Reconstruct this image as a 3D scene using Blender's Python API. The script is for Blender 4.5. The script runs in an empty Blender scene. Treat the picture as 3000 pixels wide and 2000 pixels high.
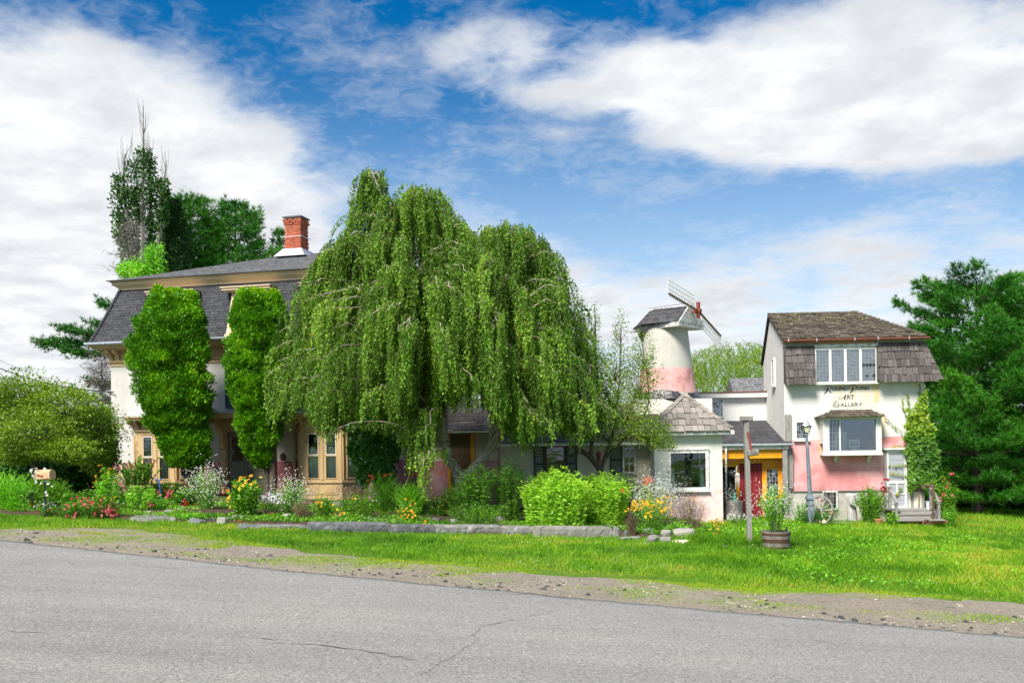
import bpy, math, random
import numpy as np
from mathutils import Vector, Matrix, Euler, Quaternion

random.seed(7)
RNG = np.random.default_rng(11)
SC = bpy.context.scene
COL = SC.collection

# ------------------------------------------------------------------ camera
F, ROLL, YH = 2800.0, 0.015, 1290.0          # focal length in photo pixels, roll, horizon row at image centre
cam_d = bpy.data.cameras.new('camera')
cam = bpy.data.objects.new('camera', cam_d)
COL.objects.link(cam)
cam_d.sensor_width = 36.0
cam_d.lens = F / 3000.0 * 36.0
cam_d.shift_y = (YH - 1000.0) / 3000.0
cam_d.clip_start = 0.1
cam_d.clip_end = 3000.0
cr, sr = math.cos(ROLL), math.sin(ROLL)
cam.matrix_world = Matrix(((cr, sr, 0, 0), (0, 0, -1, 0), (-sr, cr, 0, 0), (0, 0, 0, 1)))
SC.camera = cam

# ------------------------------------------------------------------ light
SUN_AZ = math.radians(211)      # compass bearing of the sun, measured from +Y (view direction) clockwise
SUN_EL = math.radians(49)
SKY_STRENGTH = 0.08
EXPOSURE = 1.22
CLOUD_LIT, CLOUD_GREY = (5.7, 5.75, 5.8), (4.0, 4.15, 4.4)
vs = SC.view_settings
vs.view_transform = 'Standard'; vs.look = 'None'; vs.gamma = 1.0; vs.exposure = EXPOSURE
vs.use_curve_mapping = False

sun_d = bpy.data.lights.new('sun', 'SUN')
sun_d.energy = 3.4; sun_d.angle = math.radians(20.0); sun_d.color = (1.0, 0.95, 0.86)
sun = bpy.data.objects.new('sun', sun_d); COL.objects.link(sun)
sdir = Vector((math.sin(SUN_AZ) * math.cos(SUN_EL), math.cos(SUN_AZ) * math.cos(SUN_EL), math.sin(SUN_EL)))
sun.rotation_euler = sdir.to_track_quat('Z', 'Y').to_euler()
sun.location = sdir * 60


class NT:
    """small node-tree helper"""
    def __init__(s, tree):
        s.t = tree; s.n = tree.nodes; s.l = tree.links
    def add(s, typ, **kw):
        n = s.n.new(typ)
        for k, v in kw.items():
            if k == 'ins':
                for kk, vv in v.items():
                    if isinstance(vv, bpy.types.NodeSocket): s.l.new(vv, n.inputs[kk])
                    else: n.inputs[kk].default_value = vv
            else: setattr(n, k, v)
        return n
    def math(s, op, a, b=None, c=None, clamp=False):
        n = s.n.new('ShaderNodeMath'); n.operation = op; n.use_clamp = clamp
        for i, v in enumerate((a, b, c)):
            if v is None: continue
            if isinstance(v, bpy.types.NodeSocket): s.l.new(v, n.inputs[i])
            else: n.inputs[i].default_value = v
        return n.outputs[0]
    def smooth(s, v, lo, hi, to0=0.0, to1=1.0):
        n = s.n.new('ShaderNodeMapRange'); n.interpolation_type = 'SMOOTHSTEP'
        s.l.new(v, n.inputs[0])
        n.inputs[1].default_value = lo; n.inputs[2].default_value = hi
        n.inputs[3].default_value = to0; n.inputs[4].default_value = to1
        return n.outputs[0]
    def noise(s, vec, scale, detail=4, rough=0.55, dist=0.0, lac=2.0, typ=None):
        n = s.n.new('ShaderNodeTexNoise')
        if typ: n.noise_type = typ
        if vec is not None: s.l.new(vec, n.inputs['Vector'])
        n.inputs['Scale'].default_value = scale; n.inputs['Detail'].default_value = detail
        n.inputs['Roughness'].default_value = rough; n.inputs['Distortion'].default_value = dist
        n.inputs['Lacunarity'].default_value = lac
        return n
    def mix(s, fac, a, b, blend='MIX'):
        n = s.n.new('ShaderNodeMix'); n.data_type = 'RGBA'; n.blend_type = blend
        for key, v in ((0, fac), (6, a), (7, b)):
            if isinstance(v, bpy.types.NodeSocket): s.l.new(v, n.inputs[key])
            else:
                if key == 0: n.inputs[0].default_value = v
                else: n.inputs[key].default_value = (v[0], v[1], v[2], 1.0)
        return n.outputs[2]
    def ramp(s, fac, stops):
        n = s.n.new('ShaderNodeValToRGB')
        if fac is not None: s.l.new(fac, n.inputs[0])
        e = n.color_ramp.elements
        while len(e) < len(stops): e.new(0.5)
        for i, (p, c) in enumerate(stops):
            e[i].position = p
            e[i].color = (c[0], c[1], c[2], 1.0) if isinstance(c, (tuple, list)) else (c, c, c, 1.0)
        return n.outputs[0]


# ------------------------------------------------------------------ world: blue sky with broken cloud
world = bpy.data.worlds.new('World'); SC.world = world; world.use_nodes = True
W = NT(world.node_tree); W.n.clear()
sky = W.add('ShaderNodeTexSky', sky_type='NISHITA', sun_disc=False, sun_elevation=SUN_EL,
            sun_rotation=SUN_AZ, altitude=20.0, air_density=1.0, dust_density=0.6, ozone_density=3.0)
hs = W.add('ShaderNodeHueSaturation', ins={'Saturation': 1.48, 'Value': 0.66, 'Color': sky.outputs[0]})
tc = W.add('ShaderNodeTexCoord')
sep = W.add('ShaderNodeSeparateXYZ', ins={0: tc.outputs['Generated']})
dx, dy, dz = sep.outputs
az = W.math('MULTIPLY', W.math('ARCTAN2', dx, dy), 57.2958)       # degrees from view axis
el = W.math('MULTIPLY', W.math('ARCSINE', dz), 57.2958)
# clouds live on a flat layer: perspective flattening towards the horizon
inv = W.math('DIVIDE', 1.0, W.math('ADD', W.math('MAXIMUM', dz, 0.0), 0.16))
cx = W.math('MULTIPLY', dx, inv); cy = W.math('MULTIPLY', dy, inv)
cp = W.add('ShaderNodeCombineXYZ', ins={0: cx, 1: cy, 2: 0.35})
n_big = W.noise(cp.outputs[0], 2.3, 6, 0.56, 0.15).outputs[0]
n_fine = W.noise(cp.outputs[0], 6.8, 7, 0.56, 0.15).outputs[0]
n_wisp = W.noise(cp.outputs[0], 21.0, 6, 0.62, 0.8).outputs[0]

def blob(a0, e0, ra, re, tilt=0.0, wgt=1.0):
    """soft elliptical cloud bank at a bearing/elevation of the sky"""
    da = W.math('SUBTRACT', az, a0); de = W.math('SUBTRACT', el, e0)
    c, s = math.cos(math.radians(tilt)), math.sin(math.radians(tilt))
    u = W.math('ADD', W.math('MULTIPLY', da, c / ra), W.math('MULTIPLY', de, s / ra))
    v = W.math('ADD', W.math('MULTIPLY', da, -s / re), W.math('MULTIPLY', de, c / re))
    d = W.math('ADD', W.math('MULTIPLY', u, u), W.math('MULTIPLY', v, v))
    return W.math('MULTIPLY', W.smooth(d, 1.9, 0.0), wgt)

def vsum(items):
    o = items[0]
    for i in items[1:]: o = W.math('ADD', o, i)
    return o
banks = vsum([blob(-26, 8, 15, 11, 0, 1.15), blob(-17, 17.0, 8, 3.6, -22, 0.55), blob(-29, 20, 6, 4, -10, 0.45), blob(-18, 10, 9, 6, -40, 0.45),
              blob(20, 19.0, 12, 4.0, -4, 1.05), blob(3, 21.3, 8, 2.3, -6, 0.70), blob(24, 16.8, 9, 2.6, 0, 0.45), blob(12, 18.5, 6, 3, -20, 0.4),
              blob(18, 9.0, 15, 3.4, 4, 0.50), blob(-2, 11.5, 8, 3.0, -25, 0.42), blob(0, 4.0, 16, 5.0, 0, 0.55), blob(26, 4.0, 14, 4.0, 0, 0.45),
              blob(62, 24, 20, 12, 0, 0.8), blob(-75, 28, 24, 14, 0, 0.8), blob(120, 35, 26, 14, 0, 0.8), blob(-140, 32, 28, 14, 0, 0.8), blob(170, 22, 24, 9, 0, 0.7)])
dens = W.math('MULTIPLY_ADD', n_big, 2.1, -1.05)
dens = W.math('ADD', dens, W.math('MULTIPLY_ADD', n_fine, 1.25, -0.625))
dens = W.math('ADD', dens, W.math('MULTIPLY_ADD', n_wisp, 0.30, -0.15))
dens = W.math('ADD', dens, banks)
mask = W.smooth(dens, 0.08, 0.95)
thin = W.math('MULTIPLY', W.smooth(W.math('ADD', dens, W.math('MULTIPLY_ADD', n_wisp, 0.8, -0.4)), -0.12, 0.65), 0.34)
cover = W.math('MAXIMUM', mask, thin)
# thick parts of the layer are a little greyer
body = W.smooth(W.math('ADD', W.math('MULTIPLY', n_fine, 0.9), W.math('MULTIPLY', n_big, 0.6)), 0.50, 0.98)
ccol = W.mix(body, CLOUD_LIT, CLOUD_GREY)
hazef = W.smooth(el, 23.0, -2.0, 0.0, 0.85)
base = W.mix(hazef, hs.outputs[0], (4.3, 5.1, 6.0))
skyc = W.mix(cover, base, ccol)
bg = W.add('ShaderNodeBackground', ins={'Color': skyc, 'Strength': SKY_STRENGTH})
wo = W.add('ShaderNodeOutputWorld'); W.l.new(bg.outputs[0], wo.inputs[0])


# ------------------------------------------------------------------ geometry of the place
def ray(px, py):
    a = (px - 1500.0) / F; b = (YH - py) / F
    return Vector((a * cr + b * sr, 1.0, -a * sr + b * cr))
def at(px, py, D):
    return ray(px, py) * D
def gz(x, y=0.0):
    """height of the sloping street side (eye level = 0)"""
    return -2.36 - 1.86 * math.tanh(x / 30.0)
def gza(x):
    return -2.36 - 1.86 * np.tanh(x / 30.0)
def G(px, py):
    d = ray(px, py); t = 20.0
    for i in range(40): t = gz(d.x * t) / d.z
    return d * t

class Frame:
    """a building front: origin, yaw and an Empty; local x along the front, y into the depth, z up"""
    def __init__(s, px, py, D, yaw, z=None):
        p = at(px, py, D)
        s.o = Vector((p.x, p.y, gz(p.x) if z is None else z)); s.a = math.radians(yaw)
        s.c, s.s = math.cos(s.a), math.sin(s.a)
    def L(s, px, py, yo=0.0):
        d = ray(px, py)
        t = (s.o.x * s.s + s.o.y * s.c + yo) / (d.x * s.s + d.y * s.c)
        w = d * t - s.o
        return (w.x * s.c - w.y * s.s, w.z)
    def x(s, px, yo=0.0, py=1290): return s.L(px, py, yo)[0]
    def z(s, py, px=1500, yo=0.0): return s.L(px, py, yo)[1]
    def ground(s, lx, ly=0.0):
        return gz(s.o.x + lx * s.c + ly * s.s) - s.o.z
    def world(s, lx, ly, lz):
        return Vector((s.o.x + lx * s.c + ly * s.s, s.o.y - lx * s.s + ly * s.c, s.o.z + lz))


# ------------------------------------------------------------------ objects
def obj_new(name, data, parent=None, loc=None, rot=None, scale=None):
    o = bpy.data.objects.new(name, data); COL.objects.link(o)
    if parent is not None: o.parent = parent
    if loc is not None: o.location = loc
    if rot is not None: o.rotation_euler = rot
    if scale is not None: o.scale = scale
    return o
def tag(o, label=None, cat=None, group=None, kind=None):
    if label: o['label'] = label
    if cat: o['category'] = cat
    if group: o['group'] = group
    if kind: o['kind'] = kind
    return o
def thing(name, label, cat, loc=(0, 0, 0), rz=0.0, group=None):
    o = obj_new(name, None, None, loc, (0, 0, rz)); o.empty_display_size = 0.3
    return tag(o, label, cat, group)
def frame_thing(name, label, cat, fr, group=None):
    return thing(name, label, cat, fr.o, -fr.a, group)

def mesh_np(name, verts, faces, mats=None, attr=None, smooth=False, nper=None, mat_idx=None):
    """fast mesh from numpy: faces (n,k) equal-sided"""
    me = bpy.data.meshes.new(name)
    verts = np.asarray(verts, dtype=np.float32).reshape(-1, 3); faces = np.asarray(faces, dtype=np.int32)
    n, k = faces.shape
    me.vertices.add(len(verts)); me.vertices.foreach_set('co', verts.ravel())
    me.loops.add(n * k); me.loops.foreach_set('vertex_index', faces.ravel())
    me.polygons.add(n); me.polygons.foreach_set('loop_start', np.arange(0, n * k, k, dtype=np.int32))
    if attr is not None:
        a = me.attributes.new('rnd', 'FLOAT', 'FACE'); a.data.foreach_set('value', np.asarray(attr, dtype=np.float32))
    if mats is not None:
        for m in (mats if isinstance(mats, (list, tuple)) else [mats]): me.materials.append(m)
    if mat_idx is not None: me.polygons.foreach_set('material_index', np.asarray(mat_idx, dtype=np.int32))
    if smooth: me.polygons.foreach_set('use_smooth', np.ones(n, dtype=bool))
    me.update(calc_edges=True); me.validate()
    return me


class MB:
    """collects shapes for ONE mesh"""
    def __init__(s): s.v = []; s.f = []; s.mi = []; s.cur = 0
    def quad(s, *pts):
        b = len(s.v); s.v += [tuple(p) for p in pts]; s.f.append(tuple(range(b, b + len(pts)))); s.mi.append(s.cur); return s
    def face(s, idx): s.f.append(tuple(idx)); s.mi.append(s.cur)
    def box(s, x0, x1, y0, y1, z0, z1):
        b = len(s.v)
        s.v += [(x0, y0, z0), (x1, y0, z0), (x1, y1, z0), (x0, y1, z0), (x0, y0, z1), (x1, y0, z1), (x1, y1, z1), (x0, y1, z1)]
        for q in ((0, 3, 2, 1), (4, 5, 6, 7), (0, 1, 5, 4), (1, 2, 6, 5), (2, 3, 7, 6), (3, 0, 4, 7)): s.face([b + i for i in q])
        return s
    def bbox(s, x0, x1, y0, y1, z0, z1, c=0.01):
        """box with chamfered edges"""
        b = len(s.v)
        for z, i in ((z0, c), (z0 + c, 0), (z1 - c, 0), (z1, c)):
            s.v += [(x0 + i, y0 + c, z), (x0 + c, y0 + i, z), (x1 - c, y0 + i, z), (x1 - i, y0 + c, z),
                    (x1 - i, y1 - c, z), (x1 - c, y1 - i, z), (x0 + c, y1 - i, z), (x0 + i, y1 - c, z)]
        s.face([b + 7 - i for i in range(8)]); s.face([b + 24 + i for i in range(8)])
        for r in range(3):
            for i in range(8):
                j = (i + 1) % 8; s.face((b + r * 8 + i, b + r * 8 + j, b + r * 8 + 8 + j, b + r * 8 + 8 + i))
        return s
    def hexa(s, p):
        """8 corners: bottom 4 ccw, top 4 ccw"""
        b = len(s.v); s.v += [tuple(q) for q in p]
        for q in ((0, 3, 2, 1), (4, 5, 6, 7), (0, 1, 5, 4), (1, 2, 6, 5), (2, 3, 7, 6), (3, 0, 4, 7)): s.face([b + i for i in q])
        return s
    def prism(s, poly, a0, a1, axis='x'):
        """extrude a 2d outline along an axis (x: poly is (y,z); y: poly is (x,z); z: poly is (x,y))"""
        b = len(s.v); n = len(poly)
        def P(p, a): return (a, p[0], p[1]) if axis == 'x' else ((p[0], a, p[1]) if axis == 'y' else (p[0], p[1], a))
        s.v += [P(p, a0) for p in poly] + [P(p, a1) for p in poly]
        s.face([b + i for i in range(n)][::-1]); s.face([b + n + i for i in range(n)])
        for i in range(n):
            j = (i + 1) % n; s.face((b + i, b + j, b + n + j, b + n + i))
        return s
    def loft(s, rings, cap=True):
        b = len(s.v); n = len(rings[0])
        for r in rings: s.v += [tuple(p) for p in r]
        for k in range(len(rings) - 1):
            for i in range(n):
                j = (i + 1) % n; s.face((b + k * n + i, b + k * n + j, b + (k + 1) * n + j, b + (k + 1) * n + i))
        if cap:
            s.face([b + i for i in range(n)][::-1]); s.face([b + (len(rings) - 1) * n + i for i in range(n)])
        return s
    def lathe(s, prof, seg=16, c=(0, 0, 0), cap=True, wob=0.0, rnd=None):
        rings = []
        for (r, z) in prof:
            ring = []
            for i in range(seg):
                a = 2 * math.pi * i / seg
                rr = r * (1 + (wob * (random.random() - .5) if wob else 0))
                ring.append((c[0] + rr * math.cos(a), c[1] + rr * math.sin(a), c[2] + z))
            rings.append(ring)
        return s.loft(rings, cap)
    def tube(s, pts, rad, seg=6, cap=True):
        pts = [Vector(p) for p in pts]; n = len(pts)
        if not isinstance(rad, (list, tuple)): rad = [rad] * n
        rings = []; up = None
        for i in range(n):
            t = (pts[min(i + 1, n - 1)] - pts[max(i - 1, 0)])
            t = t.normalized() if t.length > 1e-9 else Vector((0, 0, 1))
            if up is None: up = Vector((1, 0, 0)) if abs(t.x) < 0.9 else Vector((0, 1, 0))
            u = (up - t * up.dot(t)).normalized(); w = t.cross(u); up = u
            rings.append([pts[i] + (u * math.cos(2 * math.pi * k / seg) + w * math.sin(2 * math.pi * k / seg)) * rad[i] for k in range(seg)])
        return s.loft(rings, cap)
    def bar(s, p, q, w, h=None, up=(0, 0, 1)):
        """rectangular bar from p to q"""
        p = Vector(p); q = Vector(q); h = w if h is None else h
        t = (q - p).normalized(); u0 = Vector(up)
        if abs(t.dot(u0)) > 0.98: u0 = Vector((0, 1, 0))
        a = t.cross(u0).normalized(); b2 = a.cross(t).normalized()
        a = a * (w / 2); b2 = b2 * (h / 2)
        return s.hexa([p - a - b2, p + a - b2, p + a + b2, p - a + b2, q - a - b2, q + a - b2, q + a + b2, q - a + b2])
    def mesh(s, name, mats, smooth=False):
        me = bpy.data.meshes.new(name); me.from_pydata(s.v, [], s.f)
        for m in (mats if isinstance(mats, (list, tuple)) else [mats]): me.materials.append(m)
        if any(s.mi): me.polygons.foreach_set('material_index', s.mi)
        if smooth: me.polygons.foreach_set('use_smooth', [True] * len(me.polygons))
        me.update(); return me
    def obj(s, name, mats, parent=None, loc=None, rot=None, smooth=False):
        return obj_new(name, s.mesh(name, mats, smooth), parent, loc, rot)

def shade_auto(o, ang=40):
    """smooth curved sides, keep hard edges"""
    me = o.data
    me.polygons.foreach_set('use_smooth', [True] * len(me.polygons))
    me.set_sharp_from_angle(angle=math.radians(ang))
    return o
# ------------------------------------------------------------------ materials
MATS = {}
def new_mat(name):
    m = bpy.data.materials.new(name); m.use_nodes = True
    t = NT(m.node_tree); t.n.clear()
    out = t.add('ShaderNodeOutputMaterial')
    b = t.add('ShaderNodeBsdfPrincipled'); t.l.new(b.outputs[0], out.inputs[0])
    MATS[name] = m
    return m, t, b, out

def rgb(h):
    """display hex -> linear"""
    h = h.lstrip('#'); o = []
    for i in (0, 2, 4):
        c = int(h[i:i + 2], 16) / 255.0
        o.append(c / 12.92 if c <= 0.04045 else ((c + 0.055) / 1.055) ** 2.4)
    return tuple(o)
def sc(c, k): return tuple(min(1.0, x * k) for x in c)

def pmat(name, col, rough=0.75, var=0.18, scale=6.0, bump=0.15, bscale=60.0, objvar=0.0, col2=None, amt2=0.0, scale2=3.0,
         spec=0.3, metal=0.0, stretch=(1, 1, 1), dist=0.01):
    """base colour with cloudy variation, optional second colour in patches, fine bump and per-object tone"""
    m, t, b, out = new_mat(name)
    tcn = t.add('ShaderNodeTexCoord'); mp = t.add('ShaderNodeMapping', ins={0: tcn.outputs['Object']})
    mp.inputs['Scale'].default_value = stretch
    oi = t.add('ShaderNodeObjectInfo')
    off = t.add('ShaderNodeVectorMath', operation='SCALE'); off.inputs[0].default_value = (37.0, 17.0, 9.0)
    t.l.new(oi.outputs['Random'], off.inputs['Scale'])
    ad = t.add('ShaderNodeVectorMath', operation='ADD', ins={0: mp.outputs[0], 1: off.outputs[0]})
    vec = ad.outputs[0]
    n1 = t.noise(vec, scale, 6, 0.6).outputs[0]
    c = t.ramp(n1, [(0.25, sc(col, 1 - var)), (0.75, sc(col, 1 + var))])
    if col2 is not None:
        n2 = t.noise(vec, scale2, 7, 0.65, 0.4).outputs[0]
        th = 0.72 - 0.45 * amt2
        c = t.mix(t.smooth(n2, th - 0.06, th + 0.10), c, col2)
    if objvar:
        k = t.math('MULTIPLY_ADD', oi.outputs['Random'], 2 * objvar, 1 - objvar)
        hv = t.add('ShaderNodeHueSaturation', ins={'Color': c, 'Value': k}); c = hv.outputs[0]
    t.l.new(c, b.inputs['Base Color'])
    b.inputs['Roughness'].default_value = rough; b.inputs['Metallic'].default_value = metal
    b.inputs['Specular IOR Level'].default_value = spec
    if bump:
        n3 = t.noise(vec, bscale, 4, 0.6).outputs[0]
        bp = t.add('ShaderNodeBump', ins={'Height': n3, 'Strength': bump, 'Distance': dist})
        t.l.new(bp.outputs[0], b.inputs['Normal'])
    return m

def leaf_mat(name, stops, trans=0.35, rough=0.45, spec=0.25, tcol=None):
    """leaf with per-leaf colour ('rnd' face attribute), light passing through"""
    m, t, b, out = new_mat(name)
    a = t.add('ShaderNodeAttribute', attribute_name='rnd')
    c = t.ramp(a.outputs['Fac'], stops)
    t.l.new(c, b.inputs['Base Color']); b.inputs['Roughness'].default_value = rough
    b.inputs['Specular IOR Level'].default_value = spec
    tr = t.add('ShaderNodeBsdfTranslucent')
    tm = t.mix(1.0, c, tcol or (1.15, 1.25, 0.45), 'MULTIPLY'); t.l.new(tm, tr.inputs[0])
    mx = t.add('ShaderNodeMixShader', ins={0: trans, 1: b.outputs[0], 2: tr.outputs[0]})
    t.l.new(mx.outputs[0], out.inputs[0])
    return m

def wall_mat(name, top, pink=None, zline=None, top_var=0.06, stain=None, stain_amt=0.0, lift=0.008, blot=0.35, slope=0.0, dirt=0.5, pdark=0.62):
    """stucco, optionally painted in a second colour below a hand-drawn line"""
    m, t, b, out = new_mat(name)
    tcn = t.add('ShaderNodeTexCoord'); v = tcn.outputs['Object']
    sp = t.add('ShaderNodeSeparateXYZ', ins={0: v}); z = sp.outputs[2]
    n1 = t.noise(v, 1.3, 8, 0.65).outputs[0]
    c = t.ramp(n1, [(0.30, sc(top, 1 - 2.2 * top_var)), (0.5, top), (0.8, sc(top, 1 + top_var))])
    mpv = t.add('ShaderNodeMapping', ins={0: v}); mpv.inputs['Scale'].default_value = (2.2, 2.2, 0.35)
    n2 = t.noise(mpv.outputs[0], 2.0, 8, 0.7).outputs[0]
    c = t.mix(t.math('MULTIPLY', t.smooth(n2, 0.52, 0.78), dirt), c, sc(top, 0.62))
    vor = t.add('ShaderNodeTexVoronoi', feature='DISTANCE_TO_EDGE', ins={'Scale': 0.8})
    wob = t.noise(v, 3.0, 4, 0.6); wv = t.add('ShaderNodeVectorMath', operation='MULTIPLY_ADD', ins={0: wob.outputs[1], 2: v})
    wv.inputs[1].default_value = (0.5, 0.5, 0.5)
    t.l.new(wv.outputs[0], vor.inputs['Vector'])
    cr_ = t.math('MULTIPLY', t.smooth(vor.outputs[0], 0.006, 0.0), t.smooth(n1, 0.52, 0.66))
    c = t.mix(t.math('MULTIPLY', cr_, 0.55), c, sc(top, 0.35))
    if pink is not None:
        nb = t.noise(v, 1.1, 8, 0.62, 0.5).outputs[0]
        pc = t.ramp(nb, [(0.34, sc(pink, pdark)), (0.46, pink), (0.56, tuple(x + (1 - x) * blot for x in pink)), (0.72, sc(pink, 0.95))])
        ne = t.noise(v, 5.0, 5, 0.6).outputs[0]
        edge = t.math('ADD', z, t.math('MULTIPLY', t.math('SUBTRACT', ne, 0.5), 0.05))
        if slope: edge = t.math('SUBTRACT', edge, t.math('MULTIPLY', sp.outputs[0], slope))
        f = t.smooth(edge, zline - lift, zline + lift, 1.0, 0.0)
        c = t.mix(f, c, pc)
    t.l.new(c, b.inputs['Base Color']); b.inputs['Roughness'].default_value = 0.9
    b.inputs['Specular IOR Level'].default_value = 0.15
    n3 = t.noise(v, 26.0, 6, 0.65).outputs[0]; n4 = t.noise(v, 2.2, 3, 0.5).outputs[0]
    h = t.math('ADD', t.math('MULTIPLY', n3, 0.35), n4)
    bp = t.add('ShaderNodeBump', ins={'Height': h, 'Strength': 0.35, 'Distance': 0.03}); t.l.new(bp.outputs[0], b.inputs['Normal'])
    return m, t, b, c

def glass_mat(name, tint=(0.02, 0.025, 0.03), mixf=0.35, rough=0.03, wav=0.02, objvar=0.0, trans=True):
    """old window glass: part mirror of the sky, part see-through"""
    m, t, b, out = new_mat(name)
    t.n.remove(b)
    g = t.add('ShaderNodeBsdfGlossy', ins={'Roughness': rough, 'Color': (0.85, 0.88, 0.92, 1)})
    tcn = t.add('ShaderNodeTexCoord'); n = t.noise(tcn.outputs['Object'], 3.0, 2, 0.5).outputs[0]
    bp = t.add('ShaderNodeBump', ins={'Height': n, 'Strength': 0.25, 'Distance': wav}); t.l.new(bp.outputs[0], g.inputs['Normal'])
    if trans: d = t.add('ShaderNodeBsdfTransparent'); d.inputs[0].default_value = (0.93, 0.95, 0.94, 1)
    else: d = t.add('ShaderNodeBsdfDiffuse'); d.inputs[0].default_value = (*tint, 1)
    fr = t.add('ShaderNodeFresnel', ins={'IOR': 1.5})
    fac = t.math('ADD', t.math('MULTIPLY', fr.outputs[0], 1.0), mixf - 0.04, clamp=True)
    if objvar:
        oi = t.add('ShaderNodeObjectInfo')
        fac = t.math('MULTIPLY', fac, t.math('MULTIPLY_ADD', oi.outputs['Random'], 2 * objvar, 1 - objvar), clamp=True)
    mx = t.add('ShaderNodeMixShader', ins={0: fac, 1: d.outputs[0], 2: g.outputs[0]}); t.l.new(mx.outputs[0], out.inputs[0])
    return m

M = MATS
pmat('trim_tan', (0.50, 0.355, 0.18), 0.6, 0.07, 3.0, 0.08, 40, col2=(0.37, 0.24, 0.105), amt2=0.18, scale2=2.5)
pmat('trim_cream', (0.60, 0.46, 0.295), 0.6, 0.06, 3.0, 0.08, 40, col2=(0.48, 0.36, 0.22), amt2=0.15)
pmat('slate', (0.034, 0.036, 0.043), 0.72, 0.3, 7.0, 0.35, 90, objvar=0.30, col2=(0.06, 0.062, 0.07), amt2=0.35, scale2=5)
pmat('asphalt_shingle', (0.12, 0.12, 0.125), 0.9, 0.4, 9.0, 0.5, 120, objvar=0.18, col2=(0.20, 0.20, 0.205), amt2=0.45, scale2=4)
pmat('dark_shingle', (0.062, 0.062, 0.067), 0.9, 0.35, 9.0, 0.5, 120, objvar=0.25, col2=(0.11, 0.11, 0.11), amt2=0.3, scale2=4)
pmat('brick_red', (0.40, 0.105, 0.055), 0.85, 0.25, 5.0, 0.4, 80, objvar=0.25, col2=(0.20, 0.07, 0.05), amt2=0.3, scale2=3)
pmat('mortar', (0.34, 0.27, 0.23), 0.95, 0.2, 20, 0.4, 90)
pmat('flashing', (0.55, 0.57, 0.60), 0.45, 0.15, 6, 0.1, 30, metal=0.6)
pmat('gutter_blue', (0.42, 0.47, 0.53), 0.45, 0.12, 5, 0.05, 30, metal=0.2)
pmat('white_paint', (0.66, 0.66, 0.63), 0.55, 0.08, 5, 0.1, 60, col2=(0.52, 0.50, 0.44), amt2=0.12, scale2=6)
pmat('white_peeling', (0.72, 0.72, 0.68), 0.7, 0.1, 7, 0.2, 60, col2=(0.36, 0.34, 0.31), amt2=0.42, scale2=9)
pmat('shutter_green', (0.035, 0.075, 0.085), 0.6, 0.25, 6, 0.15, 50, col2=(0.10, 0.14, 0.15), amt2=0.3, scale2=8)
pmat('door_olive', (0.17, 0.165, 0.11), 0.55, 0.1, 4, 0.06, 40)
pmat('door_red', (0.22, 0.018, 0.025), 0.5, 0.15, 5, 0.1, 50, col2=(0.30, 0.10, 0.09), amt2=0.12, scale2=12, stretch=(1, 1, 0.3))
pmat('paint_yellow', (0.78, 0.33, 0.012), 0.5, 0.1, 4, 0.06, 40, col2=(0.62, 0.25, 0.02), amt2=0.2)
pmat('panel_grey', (0.30, 0.29, 0.20), 0.7, 0.12, 4, 0.1, 40)
pmat('grey_wood', (0.25, 0.238, 0.22), 0.85, 0.5, 6, 0.5, 30, objvar=0.12, stretch=(6, 6, 0.7), col2=(0.20, 0.19, 0.175), amt2=0.35, scale2=3)
pmat('grey_wood_h', (0.28, 0.265, 0.245), 0.85, 0.3, 6, 0.5, 30, objvar=0.12, stretch=(0.7, 6, 6), col2=(0.22, 0.20, 0.185), amt2=0.3, scale2=3)
pmat('shake_grey', (0.105, 0.092, 0.088), 0.88, 0.45, 7, 0.5, 40, objvar=0.38, stretch=(6, 6, 0.8), col2=(0.07, 0.062, 0.06), amt2=0.3, scale2=3)
pmat('shake_dark', (0.098, 0.080, 0.058), 0.92, 0.4, 7, 0.6, 40, objvar=0.35, stretch=(6, 1.2, 1.2), col2=(0.06, 0.052, 0.042), amt2=0.4, scale2=3)
pmat('shake_light', (0.25, 0.222, 0.195), 0.88, 0.25, 7, 0.5, 40, objvar=0.32, stretch=(6, 1.0, 0.8), col2=(0.16, 0.14, 0.12), amt2=0.25, scale2=3)
pmat('moss', (0.24, 0.25, 0.09), 0.95, 0.35, 12, 0.6, 60)
pmat('copper', (0.20, 0.075, 0.055), 0.5, 0.2, 6, 0.1, 40, metal=0.3)
pmat('fascia_salmon', (0.58, 0.31, 0.18), 0.6, 0.1, 4, 0.08, 40, col2=(0.42, 0.22, 0.13), amt2=0.25)
pmat('concrete', (0.42, 0.40, 0.35), 0.9, 0.18, 3, 0.3, 50, col2=(0.28, 0.26, 0.22), amt2=0.3, scale2=2)
pmat('lead', (0.30, 0.32, 0.34), 0.55, 0.15, 10, 0.05, 50, metal=0.4)
pmat('iron_blue', (0.14, 0.17, 0.21), 0.55, 0.25, 8, 0.2, 50, col2=(0.30, 0.31, 0.32), amt2=0.35, scale2=7)
pmat('iron_black', (0.018, 0.018, 0.020), 0.5, 0.3, 8, 0.15, 50)
pmat('rust', (0.16, 0.085, 0.055), 0.85, 0.35, 14, 0.5, 70, col2=(0.08, 0.05, 0.04), amt2=0.4, scale2=9)
pmat('rust_red', (0.23, 0.055, 0.03), 0.75, 0.25, 12, 0.4, 60)
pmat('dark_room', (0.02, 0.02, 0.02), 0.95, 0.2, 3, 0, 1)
pmat('room_green', (0.10, 0.11, 0.07), 0.95, 0.2, 3, 0, 1)
pmat('curtain', (0.55, 0.57, 0.60), 0.9, 0.1, 3, 0.4, 30, stretch=(14, 14, 0.2))
pmat('blind', (0.78, 0.76, 0.70), 0.8, 0.04, 4, 0.05, 30)
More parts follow.
